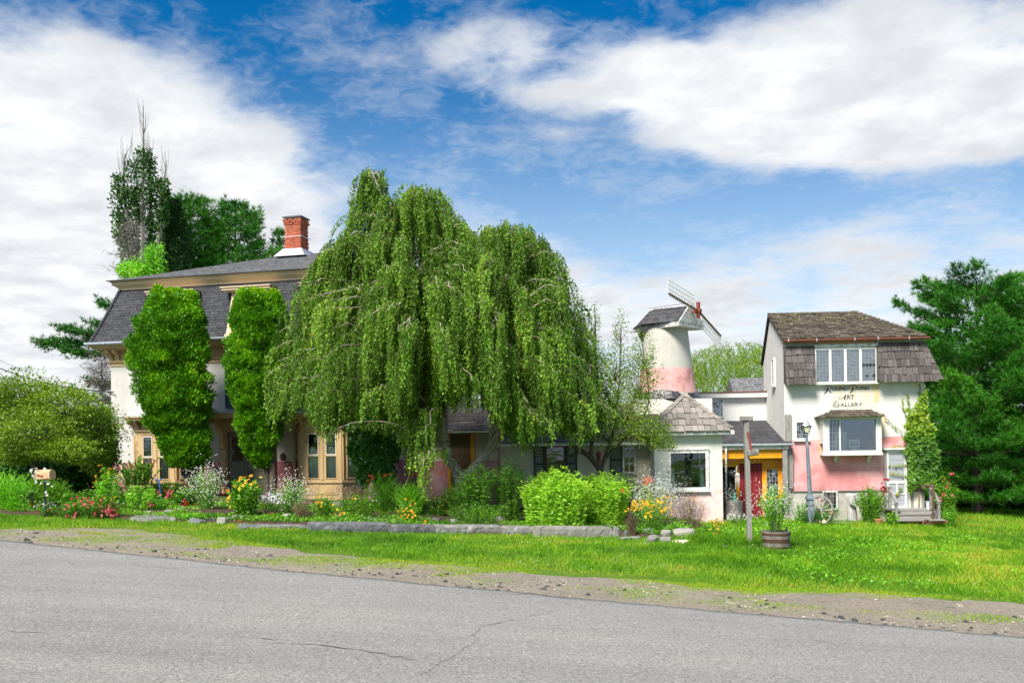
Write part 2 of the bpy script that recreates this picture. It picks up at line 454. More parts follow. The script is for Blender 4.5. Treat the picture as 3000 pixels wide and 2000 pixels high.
pmat('plastic_black', (0.020, 0.022, 0.026), 0.25, 0.2, 8, 0.6, 12, spec=0.6, dist=0.05)
pmat('stone_grey', (0.185, 0.18, 0.168), 0.9, 0.3, 4, 0.7, 22, objvar=0.25, col2=(0.33, 0.325, 0.30), amt2=0.35, scale2=5, dist=0.02)
pmat('stone_pale', (0.29, 0.275, 0.24), 0.9, 0.25, 4, 0.6, 22, objvar=0.18, col2=(0.33, 0.32, 0.30), amt2=0.35, scale2=5, dist=0.02)
pmat('stone_dark', (0.12, 0.123, 0.13), 0.85, 0.3, 4, 0.6, 22, objvar=0.2, col2=(0.20, 0.20, 0.195), amt2=0.35, scale2=5, dist=0.02)
pmat('stone_warm', (0.72, 0.58, 0.36), 0.9, 0.2, 5, 0.6, 25, col2=(0.85, 0.77, 0.6), amt2=0.4, scale2=6, dist=0.02)
pmat('terracotta', (0.40, 0.20, 0.075), 0.8, 0.2, 6, 0.2, 50)
pmat('urn_brown', (0.16, 0.075, 0.05), 0.75, 0.2, 6, 0.2, 50)
pmat('red_pottery', (0.36, 0.08, 0.03), 0.6, 0.2, 6, 0.1, 50)
pmat('barrel_wood', (0.20, 0.18, 0.16), 0.9, 0.3, 7, 0.5, 30, objvar=0.2, stretch=(6, 6, 0.7), col2=(0.17, 0.15, 0.13), amt2=0.3)
pmat('barrel_hoop', (0.105, 0.05, 0.033), 0.7, 0.3, 12, 0.3, 60, metal=0.3)
pmat('soil', (0.075, 0.048, 0.032), 0.98, 0.4, 14, 0.8, 60, dist=0.03)
pmat('driftwood', (0.46, 0.45, 0.43), 0.8, 0.25, 5, 0.4, 30, stretch=(5, 5, 0.6), col2=(0.27, 0.25, 0.23), amt2=0.35, scale2=2.5)
pmat('stump', (0.14, 0.13, 0.12), 0.95, 0.45, 9, 0.9, 26, col2=(0.34, 0.32, 0.30), amt2=0.45, scale2=10, dist=0.04)
pmat('mailbox_paint', (0.50, 0.33, 0.19), 0.5, 0.1, 6, 0.1, 50, col2=(0.38, 0.10, 0.035), amt2=0.30, scale2=5)
pmat('mailbox_flag', (0.23, 0.045, 0.04), 0.6, 0.15, 10, 0.1, 50)
pmat('hose_blue', (0.02, 0.12, 0.40), 0.4, 0.1, 5, 0.05, 50)
pmat('paint_black', (0.02, 0.022, 0.025), 0.7, 0.3, 12, 0.1, 60, col2=(0.10, 0.10, 0.11), amt2=0.22, scale2=20)
pmat('paint_faded', (0.085, 0.095, 0.105), 0.8, 0.3, 12, 0.1, 60, col2=(0.34, 0.34, 0.32), amt2=0.42, scale2=18)
pmat('bucket_white', (0.66, 0.69, 0.72), 0.5, 0.08, 5, 0.05, 30)
pmat('screen_grey', (0.33, 0.345, 0.37), 0.8, 0.06, 5, 0.2, 160)
pmat('carved_white', (0.70, 0.66, 0.58), 0.8, 0.12, 8, 0.4, 30)
pmat('verdigris', (0.06, 0.20, 0.17), 0.6, 0.3, 10, 0.2, 50)
pmat('wire_black', (0.02, 0.02, 0.022), 0.6, 0.1, 5, 0)
pmat('wood_brown', (0.17, 0.105, 0.055), 0.75, 0.3, 6, 0.3, 40, stretch=(6, 6, 0.7))
pmat('fence_wood', (0.20, 0.12, 0.065), 0.85, 0.3, 6, 0.4, 40, objvar=0.2, stretch=(6, 6, 0.7))
pmat('bottle_green', (0.55, 0.70, 0.60), 0.25, 0.15, 5, 0.05, 30)
pmat('bottle_face', (0.72, 0.70, 0.64), 0.4, 0.15, 9, 0.1, 30)
pmat('figure_red', (0.52, 0.08, 0.02), 0.5, 0.2, 9, 0.1, 30)
pmat('frame_cream', (0.72, 0.68, 0.56), 0.6, 0.08, 8, 0.1, 30)
pmat('lamp_glass', (0.70, 0.66, 0.52), 0.15, 0.1, 5, 0.05, 30, spec=0.5)
pmat('lamp_cap', (0.50, 0.53, 0.58), 0.35, 0.12, 6, 0.1, 30, metal=0.5)
pmat('litter', (0.10, 0.062, 0.04), 0.95, 0.4, 20, 0.6, 60)
glass_mat('glass_dark', mixf=0.10, trans=False, tint=(0.012, 0.014, 0.014))
glass_mat('glass_clear', mixf=0.06)
glass_mat('glass_sky', mixf=0.13, wav=0.008)
glass_mat('pane_leaded', mixf=0.20, objvar=0.30, trans=False, tint=(0.095, 0.105, 0.12), rough=0.15, wav=0.02)
glass_mat('pane_dark', mixf=0.10, objvar=0.6, trans=False, tint=(0.015, 0.02, 0.025), rough=0.08, wav=0.05)

# leaves
leaf_mat('leaf_birch', [(0.0, (0.039, 0.098, 0.009)), (0.45, (0.128, 0.261, 0.024)), (0.8, (0.264, 0.452, 0.046)), (0.97, (0.413, 0.603, 0.07)), (1.0, (0.712, 0.645, 0.08))], 0.34, 0.5, 0.22)
leaf_mat('leaf_arborvitae', [(0.0, (0.034, 0.128, 0.004)), (0.5, (0.097, 0.291, 0.005)), (0.85, (0.226, 0.5, 0.008)), (1.0, (0.43, 0.548, 0.011))], 0.25, 0.5)
leaf_mat('leaf_apple', [(0.0, (0.067, 0.138, 0.011)), (0.55, (0.208, 0.344, 0.023)), (0.93, (0.444, 0.551, 0.042)), (1.0, (0.75, 0.712, 0.032))], 0.32, 0.42, 0.35)
leaf_mat('leaf_dark', [(0.0, (0.013, 0.053, 0.008)), (0.6, (0.03, 0.115, 0.014)), (1.0, (0.069, 0.21, 0.025))], 0.25, 0.45)
leaf_mat('needle_pine', [(0.0, (0.017, 0.084, 0.008)), (0.5, (0.038, 0.179, 0.013)), (0.9, (0.095, 0.306, 0.02)), (1.0, (0.173, 0.401, 0.029))], 0.10, 0.45)
leaf_mat('needle_spruce', [(0.0, (0.011, 0.04, 0.01)), (0.6, (0.026, 0.086, 0.017)), (1.0, (0.059, 0.153, 0.025))], 0.12, 0.5)
leaf_mat('leaf_poplar', [(0.0, (0.017, 0.061, 0.013)), (0.55, (0.049, 0.131, 0.025)), (1.0, (0.119, 0.245, 0.039))], 0.28, 0.42)
leaf_mat('leaf_willow', [(0.0, (0.086, 0.175, 0.017)), (0.5, (0.212, 0.335, 0.037)), (1.0, (0.397, 0.532, 0.064))], 0.4, 0.5)
leaf_mat('leaf_ivy', [(0.0, (0.017, 0.081, 0.009)), (0.6, (0.046, 0.179, 0.016)), (1.0, (0.107, 0.304, 0.025))], 0.25, 0.35, 0.4)
leaf_mat('leaf_ivy_light', [(0.0, (0.039, 0.13, 0.0156)), (0.45, (0.1105, 0.26, 0.0234)), (0.8, (0.286, 0.416, 0.026)), (0.95, (0.494, 0.468, 0.039)), (1.0, (0.325, 0.104, 0.026))], 0.35, 0.4, 0.35)
leaf_mat('leaf_bright', [(0.0, (0.09, 0.29, 0.015)), (0.5, (0.239, 0.603, 0.035)), (1.0, (0.477, 0.75, 0.068))], 0.38, 0.4, 0.35)
leaf_mat('leaf_mid', [(0.0, (0.044, 0.148, 0.011)), (0.55, (0.135, 0.336, 0.02)), (1.0, (0.319, 0.618, 0.04))], 0.34, 0.45)
leaf_mat('leaf_olive', [(0.0, (0.05, 0.055, 0.016)), (0.5, (0.12, 0.12, 0.03)), (1.0, (0.22, 0.17, 0.05))], 0.3, 0.55)
leaf_mat('leaf_brown', [(0.0, (0.05, 0.032, 0.02)), (0.6, (0.11, 0.075, 0.05)), (1.0, (0.17, 0.125, 0.08))], 0.15, 0.7)
leaf_mat('twig_grey', [(0.0, (0.10, 0.09, 0.08)), (1.0, (0.24, 0.225, 0.20))], 0.0, 0.9, 0.1)
leaf_mat('petal_white', [(0.0, (0.55, 0.55, 0.50)), (1.0, (0.76, 0.76, 0.70))], 0.25, 0.6, tcol=(1, 1, 0.95))
leaf_mat('petal_pink', [(0.0, (0.55, 0.05, 0.10)), (0.6, (0.80, 0.16, 0.20)), (1.0, (0.88, 0.42, 0.36))], 0.3, 0.6, tcol=(1, 0.8, 0.8))
leaf_mat('petal_red', [(0.0, (0.36, 0.006, 0.012)), (1.0, (0.62, 0.015, 0.03))], 0.25, 0.6, tcol=(1, 0.6, 0.6))
leaf_mat('petal_yellow', [(0.0, (0.70, 0.30, 0.008)), (0.5, (0.85, 0.48, 0.015)), (1.0, (0.90, 0.66, 0.05))], 0.3, 0.6, tcol=(1, 0.95, 0.5))
leaf_mat('petal_orange', [(0.0, (0.66, 0.075, 0.012)), (1.0, (0.85, 0.20, 0.04))], 0.3, 0.6, tcol=(1, 0.8, 0.6))
leaf_mat('petal_lilac', [(0.0, (0.62, 0.50, 0.70)), (1.0, (0.82, 0.76, 0.84))], 0.25, 0.6, tcol=(1, 0.95, 1))
leaf_mat('flower_eye', [(0.0, (0.05, 0.02, 0.01)), (1.0, (0.12, 0.05, 0.02))], 0.0, 0.9)
pmat('bark_brown', (0.10, 0.08, 0.062), 0.95, 0.35, 9, 0.8, 30, stretch=(4, 4, 1), dist=0.03)
pmat('bark_grey', (0.20, 0.185, 0.165), 0.95, 0.35, 9, 0.8, 30, stretch=(4, 4, 1), dist=0.03)
pmat('twig', (0.24, 0.17, 0.11), 0.9, 0.3, 9, 0)
pmat('twig_pale', (0.30, 0.255, 0.20), 0.9, 0.25, 9, 0)
pmat('stem_green', (0.085, 0.15, 0.035), 0.8, 0.3, 9, 0)

def birch_bark():
    m, t, b, out = new_mat('bark_birch')
    tcn = t.add('ShaderNodeTexCoord'); v = tcn.outputs['Object']
    mp = t.add('ShaderNodeMapping', ins={0: v}); mp.inputs['Scale'].default_value = (2.0, 2.0, 9.0)
    n = t.noise(mp.outputs[0], 1.6, 6, 0.65, 0.6).outputs[0]
    n2 = t.noise(v, 9, 6, 0.7).outputs[0]
    c = t.ramp(n2, [(0.28, (0.10, 0.095, 0.08)), (0.48, (0.30, 0.28, 0.23)), (0.75, (0.52, 0.49, 0.41))])
    c = t.mix(t.smooth(n, 0.54, 0.61), c, (0.055, 0.048, 0.04))
    t.l.new(c, b.inputs['Base Color']); b.inputs['Roughness'].default_value = 0.85
    bp = t.add('ShaderNodeBump', ins={'Height': n2, 'Strength': 0.6, 'Distance': 0.03}); t.l.new(bp.outputs[0], b.inputs['Normal'])
birch_bark()
# ------------------------------------------------------------------ ground, road, shoulder, grass
def fbm(x, y, s=1.0, seed=0, octv=4):
    """cheap smooth pseudo-noise 0..1 on numpy arrays"""
    r = np.random.default_rng(seed); o = np.zeros_like(np.asarray(x, dtype=float)); a = 1.0; tot = 0.0
    for k in range(octv):
        for j in range(3):
            th = r.uniform(0, 6.283); ph = r.uniform(0, 6.283); fr = s * (1.9 ** k) * r.uniform(0.7, 1.3)
            o = o + a * np.sin((x * math.cos(th) + y * math.sin(th)) * fr + ph); tot += a
        a *= 0.6
    return np.clip(0.5 + 0.9 * o / tot, 0, 1)

def interp_line(pix):
    p = sorted([(G(*q).x, G(*q).y) for q in pix])
    xs = np.array([a for a, b in p]); ys = np.array([b for a, b in p])
    def f(x):
        x = np.asarray(x, dtype=float)
        y = np.interp(x, xs, ys)
        sl = (ys[2] - ys[0]) / (xs[2] - xs[0]); sr_ = (ys[-1] - ys[-3]) / (xs[-1] - xs[-3])
        y = np.where(x < xs[0], ys[0] + (x - xs[0]) * sl, y)
        return np.where(x > xs[-1], ys[-1] + (x - xs[-1]) * sr_, y)
    return f
road_edge = interp_line([(0, 1584), (298, 1616), (574, 1645), (850, 1675), (978, 1687), (1240, 1712), (1534, 1740), (1925, 1777), (2282, 1808), (2544, 1830), (3000, 1870)])
grass_edge = interp_line([(0, 1550), (250, 1550), (383, 1552), (536, 1568), (816, 1608), (1148, 1643), (1403, 1664), (1913, 1698), (2168, 1728), (2551, 1736), (3000, 1770)])
bed_front = interp_line([(0, 1508), (200, 1512), (390, 1524), (600, 1532), (1000, 1547), (1400, 1566), (1790, 1570), (1990, 1580), (2080, 1570)])
BED_XMAX = 5.75

def ground_mat():
    m, t, b, out = new_mat('lawn_ground')
    v = t.add('ShaderNodeTexCoord').outputs['Object']
    n = t.noise(v, 0.9, 8, 0.65).outputs[0]; n2 = t.noise(v, 14, 6, 0.7).outputs[0]
    c = t.ramp(n, [(0.25, (0.075, 0.15, 0.014)), (0.55, (0.12, 0.23, 0.02)), (0.8, (0.18, 0.26, 0.028))])
    c = t.mix(t.smooth(n2, 0.45, 0.75), c, (0.045, 0.060, 0.018))
    t.l.new(c, b.inputs['Base Color']); b.inputs['Roughness'].default_value = 0.95; b.inputs['Specular IOR Level'].default_value = 0.1
    bp = t.add('ShaderNodeBump', ins={'Height': n2, 'Strength': 1.0, 'Distance': 0.06}); t.l.new(bp.outputs[0], b.inputs['Normal'])
    return m
def road_mat():
    m, t, b, out = new_mat('road_asphalt')
    v = t.add('ShaderNodeTexCoord').outputs['Object']
    nf = t.noise(v, 30, 6, 0.95).outputs[0]
    nm = t.noise(v, 130, 2, 0.6).outputs[0]
    nl = t.noise(v, 0.55, 5, 0.6).outputs[0]
    c = t.ramp(nf, [(0.36, (0.07, 0.068, 0.066)), (0.46, (0.20, 0.196, 0.184)), (0.55, (0.325, 0.317, 0.298)), (0.64, (0.60, 0.588, 0.56))])
    c = t.mix(t.smooth(nm, 0.58, 0.72), c, (0.40, 0.395, 0.38))
    c = t.mix(1.0, c, t.ramp(nl, [(0.3, (0.93, 0.93, 0.94)), (0.7, (1.05, 1.045, 1.03))]), 'MULTIPLY')
    # lane-long streaks of wear
    mp = t.add('ShaderNodeMapping', ins={0: v}); mp.inputs['Rotation'].default_value = (0, 0, math.radians(17.5)); mp.inputs['Scale'].default_value = (0.05, 1.0, 1.0)
    ns = t.noise(mp.outputs[0], 1.1, 4, 0.6).outputs[0]
    c = t.mix(1.0, c, t.ramp(ns, [(0.35, (0.90, 0.90, 0.91)), (0.65, (1.07, 1.07, 1.05))]), 'MULTIPLY')
    t.l.new(c, b.inputs['Base Color']); b.inputs['Roughness'].default_value = 0.9; b.inputs['Specular IOR Level'].default_value = 0.2
    bp = t.add('ShaderNodeBump', ins={'Height': nf, 'Strength': 0.9, 'Distance': 0.012}); t.l.new(bp.outputs[0], b.inputs['Normal'])
    return m
def gravel_mat():
    m, t, b, out = new_mat('gravel')
    v = t.add('ShaderNodeTexCoord').outputs['Object']
    vo = t.add('ShaderNodeTexVoronoi', ins={'Vector': v, 'Scale': 42.0})
    nl = t.noise(v, 0.9, 7, 0.7).outputs[0]; nf = t.noise(v, 70, 4, 0.7).outputs[0]
    c = t.ramp(nl, [(0.28, (0.19, 0.163, 0.127)), (0.5, (0.33, 0.27, 0.19)), (0.75, (0.44, 0.365, 0.255))])
    c = t.mix(0.55, c, t.ramp(vo.outputs['Color'], [(0.1, (0.14, 0.128, 0.108)), (0.9, (0.47, 0.42, 0.355))]))
    c = t.mix(t.smooth(nf, 0.5, 0.75), c, (0.10, 0.09, 0.075))
    n3 = t.noise(v, 2.3, 6, 0.7, 0.5).outputs[0]
    c = t.mix(t.math('MULTIPLY', t.smooth(n3, 0.62, 0.70), 0.8), c, (0.045, 0.043, 0.042))
    t.l.new(c, b.inputs['Base Color']); b.inputs['Roughness'].default_value = 0.95; b.inputs['Specular IOR Level'].default_value = 0.15
    h = t.math('ADD', t.math('MULTIPLY', vo.outputs['Distance'], -0.5), t.math('MULTIPLY', nf, 0.8))
    bp = t.add('ShaderNodeBump', ins={'Height': h, 'Strength': 1.0, 'Distance': 0.03}); t.l.new(bp.outputs[0], b.inputs['Normal'])
    return m
ground_mat(); road_mat(); gravel_mat()

def grid_sheet(name, xs, rows, mat, zoff, bump=None):
    """rows: list of y-arrays (same length as xs) from near to far"""
    xs = np.asarray(xs); V = []
    for k, r in enumerate(rows):
        z = gza(xs) + (zoff[k] if isinstance(zoff, (list, tuple)) else zoff)
        if bump is not None: z = z + bump(xs, r, k)
        V.append(np.stack([xs, r, z], 1))
    n = len(xs); V = np.concatenate(V)
    i = np.arange(n - 1); Fs = []
    for k in range(len(rows) - 1):
        a = k * n + i; Fs.append(np.stack([a, a + 1, a + n + 1, a + n], 1))
    return obj_new(name, mesh_np(name, V, np.concatenate(Fs), mat, smooth=True))

gx = np.concatenate([np.linspace(-900, -60, 16), np.linspace(-55, 55, 111), np.linspace(60, 900, 16)])
gyy = list(np.linspace(-60, 60, 25)) + list(np.linspace(80, 1500, 14))
tag(grid_sheet('ground', gx, [np.full_like(gx, y) for y in gyy], M['lawn_ground'], 0.0), kind='structure')

rx = np.concatenate([np.linspace(-80, -14, 40), np.arange(-13.9, 14, 0.07), np.linspace(14, 80, 40)])
edge_j = 0.10 * (fbm(rx, 0 * rx, 3.0, 3) - 0.5) + 0.10 * (fbm(rx, 0 * rx, 14.0, 4) - 0.5)
re_ = road_edge(rx) + edge_j
road_rows = [re_ - 10.5, re_ - 7, re_ - 4, re_ - 2, re_ - 1, re_ - 0.25, re_, re_ + 0.012]
crown = [0.02, 0.05, 0.05, 0.04, 0.034, 0.03, 0.024, -0.02]
road = tag(grid_sheet('road', rx, road_rows, M['road_asphalt'], crown), kind='structure')
ge = grass_edge(rx) + 0.75 * (fbm(rx, 0 * rx, 1.3, 5) - 0.5) + 0.3 * (fbm(rx, 0 * rx, 6.0, 6) - 0.5)
ge = np.maximum(ge, re_ + 0.35)
sh_rows = [re_ - 0.15 + (ge + 0.30 - re_) * k / 8 for k in range(9)]
def sh_bump(x, y, k): return 0.022 * (fbm(x, y, 5.0, 8) - 0.3) * (1 if 0 < k < 8 else 0) + (-0.02 if k == 8 else 0)
tag(grid_sheet('gravel_shoulder', rx, sh_rows, M['gravel'], 0.010, sh_bump), kind='structure')
bx_ = np.arange(-24, BED_XMAX + 0.01, 0.15)
bf = bed_front(bx_) + 0.10 + 0.12 * (fbm(bx_, 0 * bx_, 2.5, 9) - 0.5)
bed_rows = [bf - 0.05, bf, bf + 0.5, bf + 2, bf + 4, bf + 7, bf + 12]
def bed_b(x, y, k): return 0.05 * fbm(x, y, 1.8, 10) if k > 0 else 0 * x
tag(grid_sheet('garden_soil', bx_, bed_rows, M['soil'], [-0.01, 0.03, 0.06, 0.07, 0.07, 0.07, 0.07], bed_b), kind='structure')

# cracks: thin dark recess strips along the old seams of the road
pmat('crack', (0.035, 0.034, 0.033), 0.95, 0.3, 30, 0)
def road_z(x, y):
    e = float(road_edge(x)); d = e - y
    return gz(x) + float(np.interp(d, [0, 0.25, 1, 2, 4, 7, 10.5], [0.024, 0.03, 0.034, 0.04, 0.05, 0.05, 0.02])) + 0.004
def crack(pix, w=0.018, jit=0.05):
    pts = []
    for a, b2 in zip(pix[:-1], pix[1:]):
        p, q = G(*a), G(*b2); n = max(2, int((q - p).length / 0.09))
        for i in range(n): pts.append(p.lerp(q, i / n))
    m = MB(); L, R = [], []
    for i, p in enumerate(pts):
        x = p.x + random.uniform(-jit, jit) * .5; y = p.y + random.uniform(-jit, jit)
        ww = .6 * w * random.uniform(0.2, 1.3) * min(1, i / 5 + 0.15, (len(pts) - i) / 5 + 0.1)
        L.append((x, y + ww, road_z(x, y + ww))); R.append((x, y - ww, road_z(x, y - ww)))
    for i in range(len(pts) - 1): m.quad(R[i], R[i + 1], L[i + 1], L[i])
    m.obj('crack', M['crack'], road)
crack([(640, 1873), (700, 1877), (780, 1885), (850, 1890)], 0.016)
crack([(770, 1893), (870, 1898), (960, 1905), (1040, 1915), (1120, 1930), (1200, 1945), (1265, 1950)], 0.020)
crack([(895, 1907), (960, 1922), (1010, 1930)], 0.010)
crack([(0, 1855), (40, 1862), (90, 1866), (170, 1866)], 0.014)
crack([(1650, 1788), (1600, 1803), (1520, 1822), (1420, 1842), (1385, 1870), (1385, 1895), (1330, 1930), (1270, 1965), (1225, 1998)], 0.016, 0.07)
crack([(345, 1645), (430, 1640), (520, 1638)], 0.016)
crack([(200, 1625), (262, 1617), (330, 1617)], 0.012)
crack([(375, 1650), (420, 1665), (520, 1672), (610, 1676)], 0.010)
crack([(0, 1660), (60, 1653), (130, 1648)], 0.010)
crack([(2330, 1860), (2400, 1885), (2480, 1905), (2560, 1915)], 0.012, 0.12)
crack([(2270, 1875), (2350, 1892), (2420, 1898)], 0.010, 0.12)
crack([(2300, 1838), (2330, 1860), (2345, 1880)], 0.008, 0.1)
crack([(2400, 1862), (2500, 1880), (2580, 1885)], 0.008, 0.12)
crack([(1250, 1716), (1330, 1712), (1420, 1728), (1500, 1735)], 0.02, 0.06)
crack([(1400, 1738), (1500, 1745), (1560, 1744), (1700, 1756)], 0.018, 0.06)

# loose stones, broken asphalt on the shoulder
def pebbles(name, n, xr, size, mat, lo=0.0, hi=1.0, pw=1.0):
    x = RNG.uniform(*xr, n); a = road_edge(x); b2 = grass_edge(x)
    u = RNG.uniform(0, 1, n) ** pw
    y = a + (lo + (hi - lo) * u) * (b2 - a)
    keep = fbm(x, y, 1.6, 21) > RNG.uniform(0.1, 0.75, n); x, y = x[keep], y[keep]; n = len(x)
    s = size[0] + (size[1] - size[0]) * RNG.uniform(0, 1, n) ** 3
    base = np.array([(1, 0, 0), (.3, .9, 0), (-.8, .5, 0), (-.6, -.7, 0), (.5, -.8, 0), (0.1, 0.05, 0.55)])
    base = np.concatenate([base, np.array([(0.25, 0.4, 0.42), (-.4, .1, .45), (0.2, -.4, 0.4)])])
    fc = np.array([(0, 1, 6), (1, 2, 7), (2, 3, 7), (3, 4, 8), (4, 0, 8), (0, 6, 8), (1, 7, 6), (3, 8, 7), (6, 7, 5), (7, 8, 5), (8, 6, 5)])
    ang = RNG.uniform(0, 6.28, n); ca, sa = np.cos(ang), np.sin(ang)
    b = base[None] * RNG.uniform(0.7, 1.25, (n, 9, 1)) * s[:, None, None]
    bx2 = b[..., 0] * ca[:, None] - b[..., 1] * sa[:, None] * RNG.uniform(0.5, 1, n)[:, None]
    by2 = b[..., 0] * sa[:, None] + b[..., 1] * ca[:, None]
    bz2 = b[..., 2] * RNG.uniform(0.5, 1.2, n)[:, None]
    V = np.stack([bx2 + x[:, None], by2 + y[:, None], bz2 + gza(x)[:, None] + 0.012], -1).reshape(-1, 3)
    Fs = (fc[None] + (np.arange(n) * 9)[:, None, None]).reshape(-1, 3)
    o = obj_new(name, mesh_np(name, V, Fs, mat, attr=np.repeat(RNG.uniform(0, 1, n), len(fc))))
    return o
leaf_mat('pebble', [(0.0, (0.125, 0.112, 0.096)), (0.7, (0.288, 0.256, 0.204)), (1.0, (0.475, 0.438, 0.36))], 0.0, 0.9, 0.2)
leaf_mat('tar', [(0.0, (0.03, 0.03, 0.03)), (1.0, (0.085, 0.083, 0.08))], 0.0, 0.9, 0.2)
tag(pebbles('pebbles', 9000, (-13, 11), (0.006, 0.038), M['pebble'], -0.02, 0.9), 'loose grey and buff pebbles scattered over the dirt shoulder', 'pebbles', kind='stuff')
tag(pebbles('asphalt_crumbs', 900, (-13, 11), (0.012, 0.075), M['tar'], 0.0, 0.6, 1.6), 'dark crumbs of broken asphalt along the road edge', 'asphalt', kind='stuff')

# ------------------------------------------------------------------ grass
leaf_mat('grass_blade', [(0.0, (0.059, 0.155, 0.008)), (0.35, (0.123, 0.303, 0.012)), (0.65, (0.203, 0.408, 0.019)), (0.86, (0.354, 0.469, 0.031)), (1.0, (0.492, 0.469, 0.066))], 0.40, 0.5, 0.25)
def grass_patch(name, n, sampler, hfun, wid, label, lean=0.5):
    x, y, tone = sampler(n); n = len(x)
    h = hfun(x, y) * RNG.uniform(0.55, 1.3, n)
    a = RNG.uniform(0, 6.283, n); ln = RNG.uniform(0.1, 1, n) * lean * h
    la = RNG.uniform(0, 6.283, n); w = wid * RNG.uniform(0.6, 1.4, n)
    bx, by = np.cos(a) * w / 2, np.sin(a) * w / 2
    z = gza(x) - 0.005
    V = np.empty((n, 4, 3)); tx, ty = np.cos(la) * ln, np.sin(la) * ln
    V[:, 0] = np.stack([x - bx, y - by, z], 1); V[:, 1] = np.stack([x + bx, y + by, z], 1)
    V[:, 2] = np.stack([x + bx * .8 + tx * .35, y + by * .8 + ty * .35, z + h * .6], 1)
    V[:, 3] = np.stack([x + tx, y + ty, z + h], 1)
    i = np.arange(n) * 4
    Fs = np.concatenate([np.stack([i, i + 1, i + 2], 1), np.stack([i, i + 2, i + 3], 1)])
    tone = np.clip(tone + RNG.normal(0, 0.13, n), 0, 1)
    o = obj_new(name, mesh_np(name, V.reshape(-1, 3), Fs, M['grass_blade'], attr=np.concatenate([tone, tone])))
    return tag(o, label, 'grass', kind='stuff')

BARE = []   # (x, y, r) spots kept clear of grass (under furniture)
def lawn_sampler(xr, yr):
    def f(n):
        x = RNG.uniform(*xr, n); y = yr[0] + (yr[1] - yr[0]) * RNG.uniform(0, 1, n) ** 1.25
        k = y > grass_edge(x) - 0.12 + 0.45 * (fbm(x, y, 2.2, 31) - 0.35) * (1 + 0 * x)
        bed = (x < BED_XMAX) & (y > bed_front(x) - 0.02)
        k &= ~bed
        k &= fbm(x, y, 0.9, 37) * 0.9 + RNG.uniform(0, 1, n) * 0.6 > 0.18 + 0.5 * (y < grass_edge(x) + 0.35)
        x, y = x[k], y[k]
        for (bx, by, br) in BARE:
            q = (x - bx) ** 2 + (y - by) ** 2 > br * br; x, y = x[q], y[q]
        d = y - grass_edge(x)
        tone = 0.12 + 0.72 * fbm(x, y, 0.8, 41) + 0.55 * (fbm(x, y, 3.5, 43) - 0.5) + 0.32 * np.exp(-np.clip(d, 0, 9) / 0.7)
        tone += 0.05 * np.clip((x - 2) / 8, 0, 1)
        return x, y, tone
    return f
def verge_sampler(n):
    """tufts creeping into the gravel"""
    x = RNG.uniform(-14, 10, n); a = road_edge(x) + 0.25; b2 = grass_edge(x) + 0.3
    y = a + (b2 - a) * RNG.uniform(0, 1, n) ** 0.55
    k = fbm(x * 0.45, y * 1.4, 2.4, 51) > 0.46 + 0.08 * (x > 0) + 0.10 * RNG.normal(0, 1, n) * 0.4
    x, y = x[k], y[k]
    return x, y, 0.66 + 0.22 * fbm(x, y, 2.0, 52)
def h_lawn(x, y):
    wild = np.clip((x - 3.0) / 3.0, 0, 1) * np.clip((y - 17.5) / 3.0, 0, 1)
    e = np.clip((y - grass_edge(x)) / 0.8, 0.15, 1)
    return e * (0.045 + 0.075 * fbm(x, y, 2.2, 61) ** 1.5 + wild * (0.02 + 0.15 * fbm(x, y, 1.2, 62) ** 2))
# ------------------------------------------------------------------ shared building parts
def proj(w):
    """photo pixel of a world point"""
    x, y, z = w
    a = (x * cr - z * sr) / y; b = (x * sr + z * cr) / y
    return (1500 + F * a, YH - F * b)

def place(mat, p): return mat @ Vector(p)

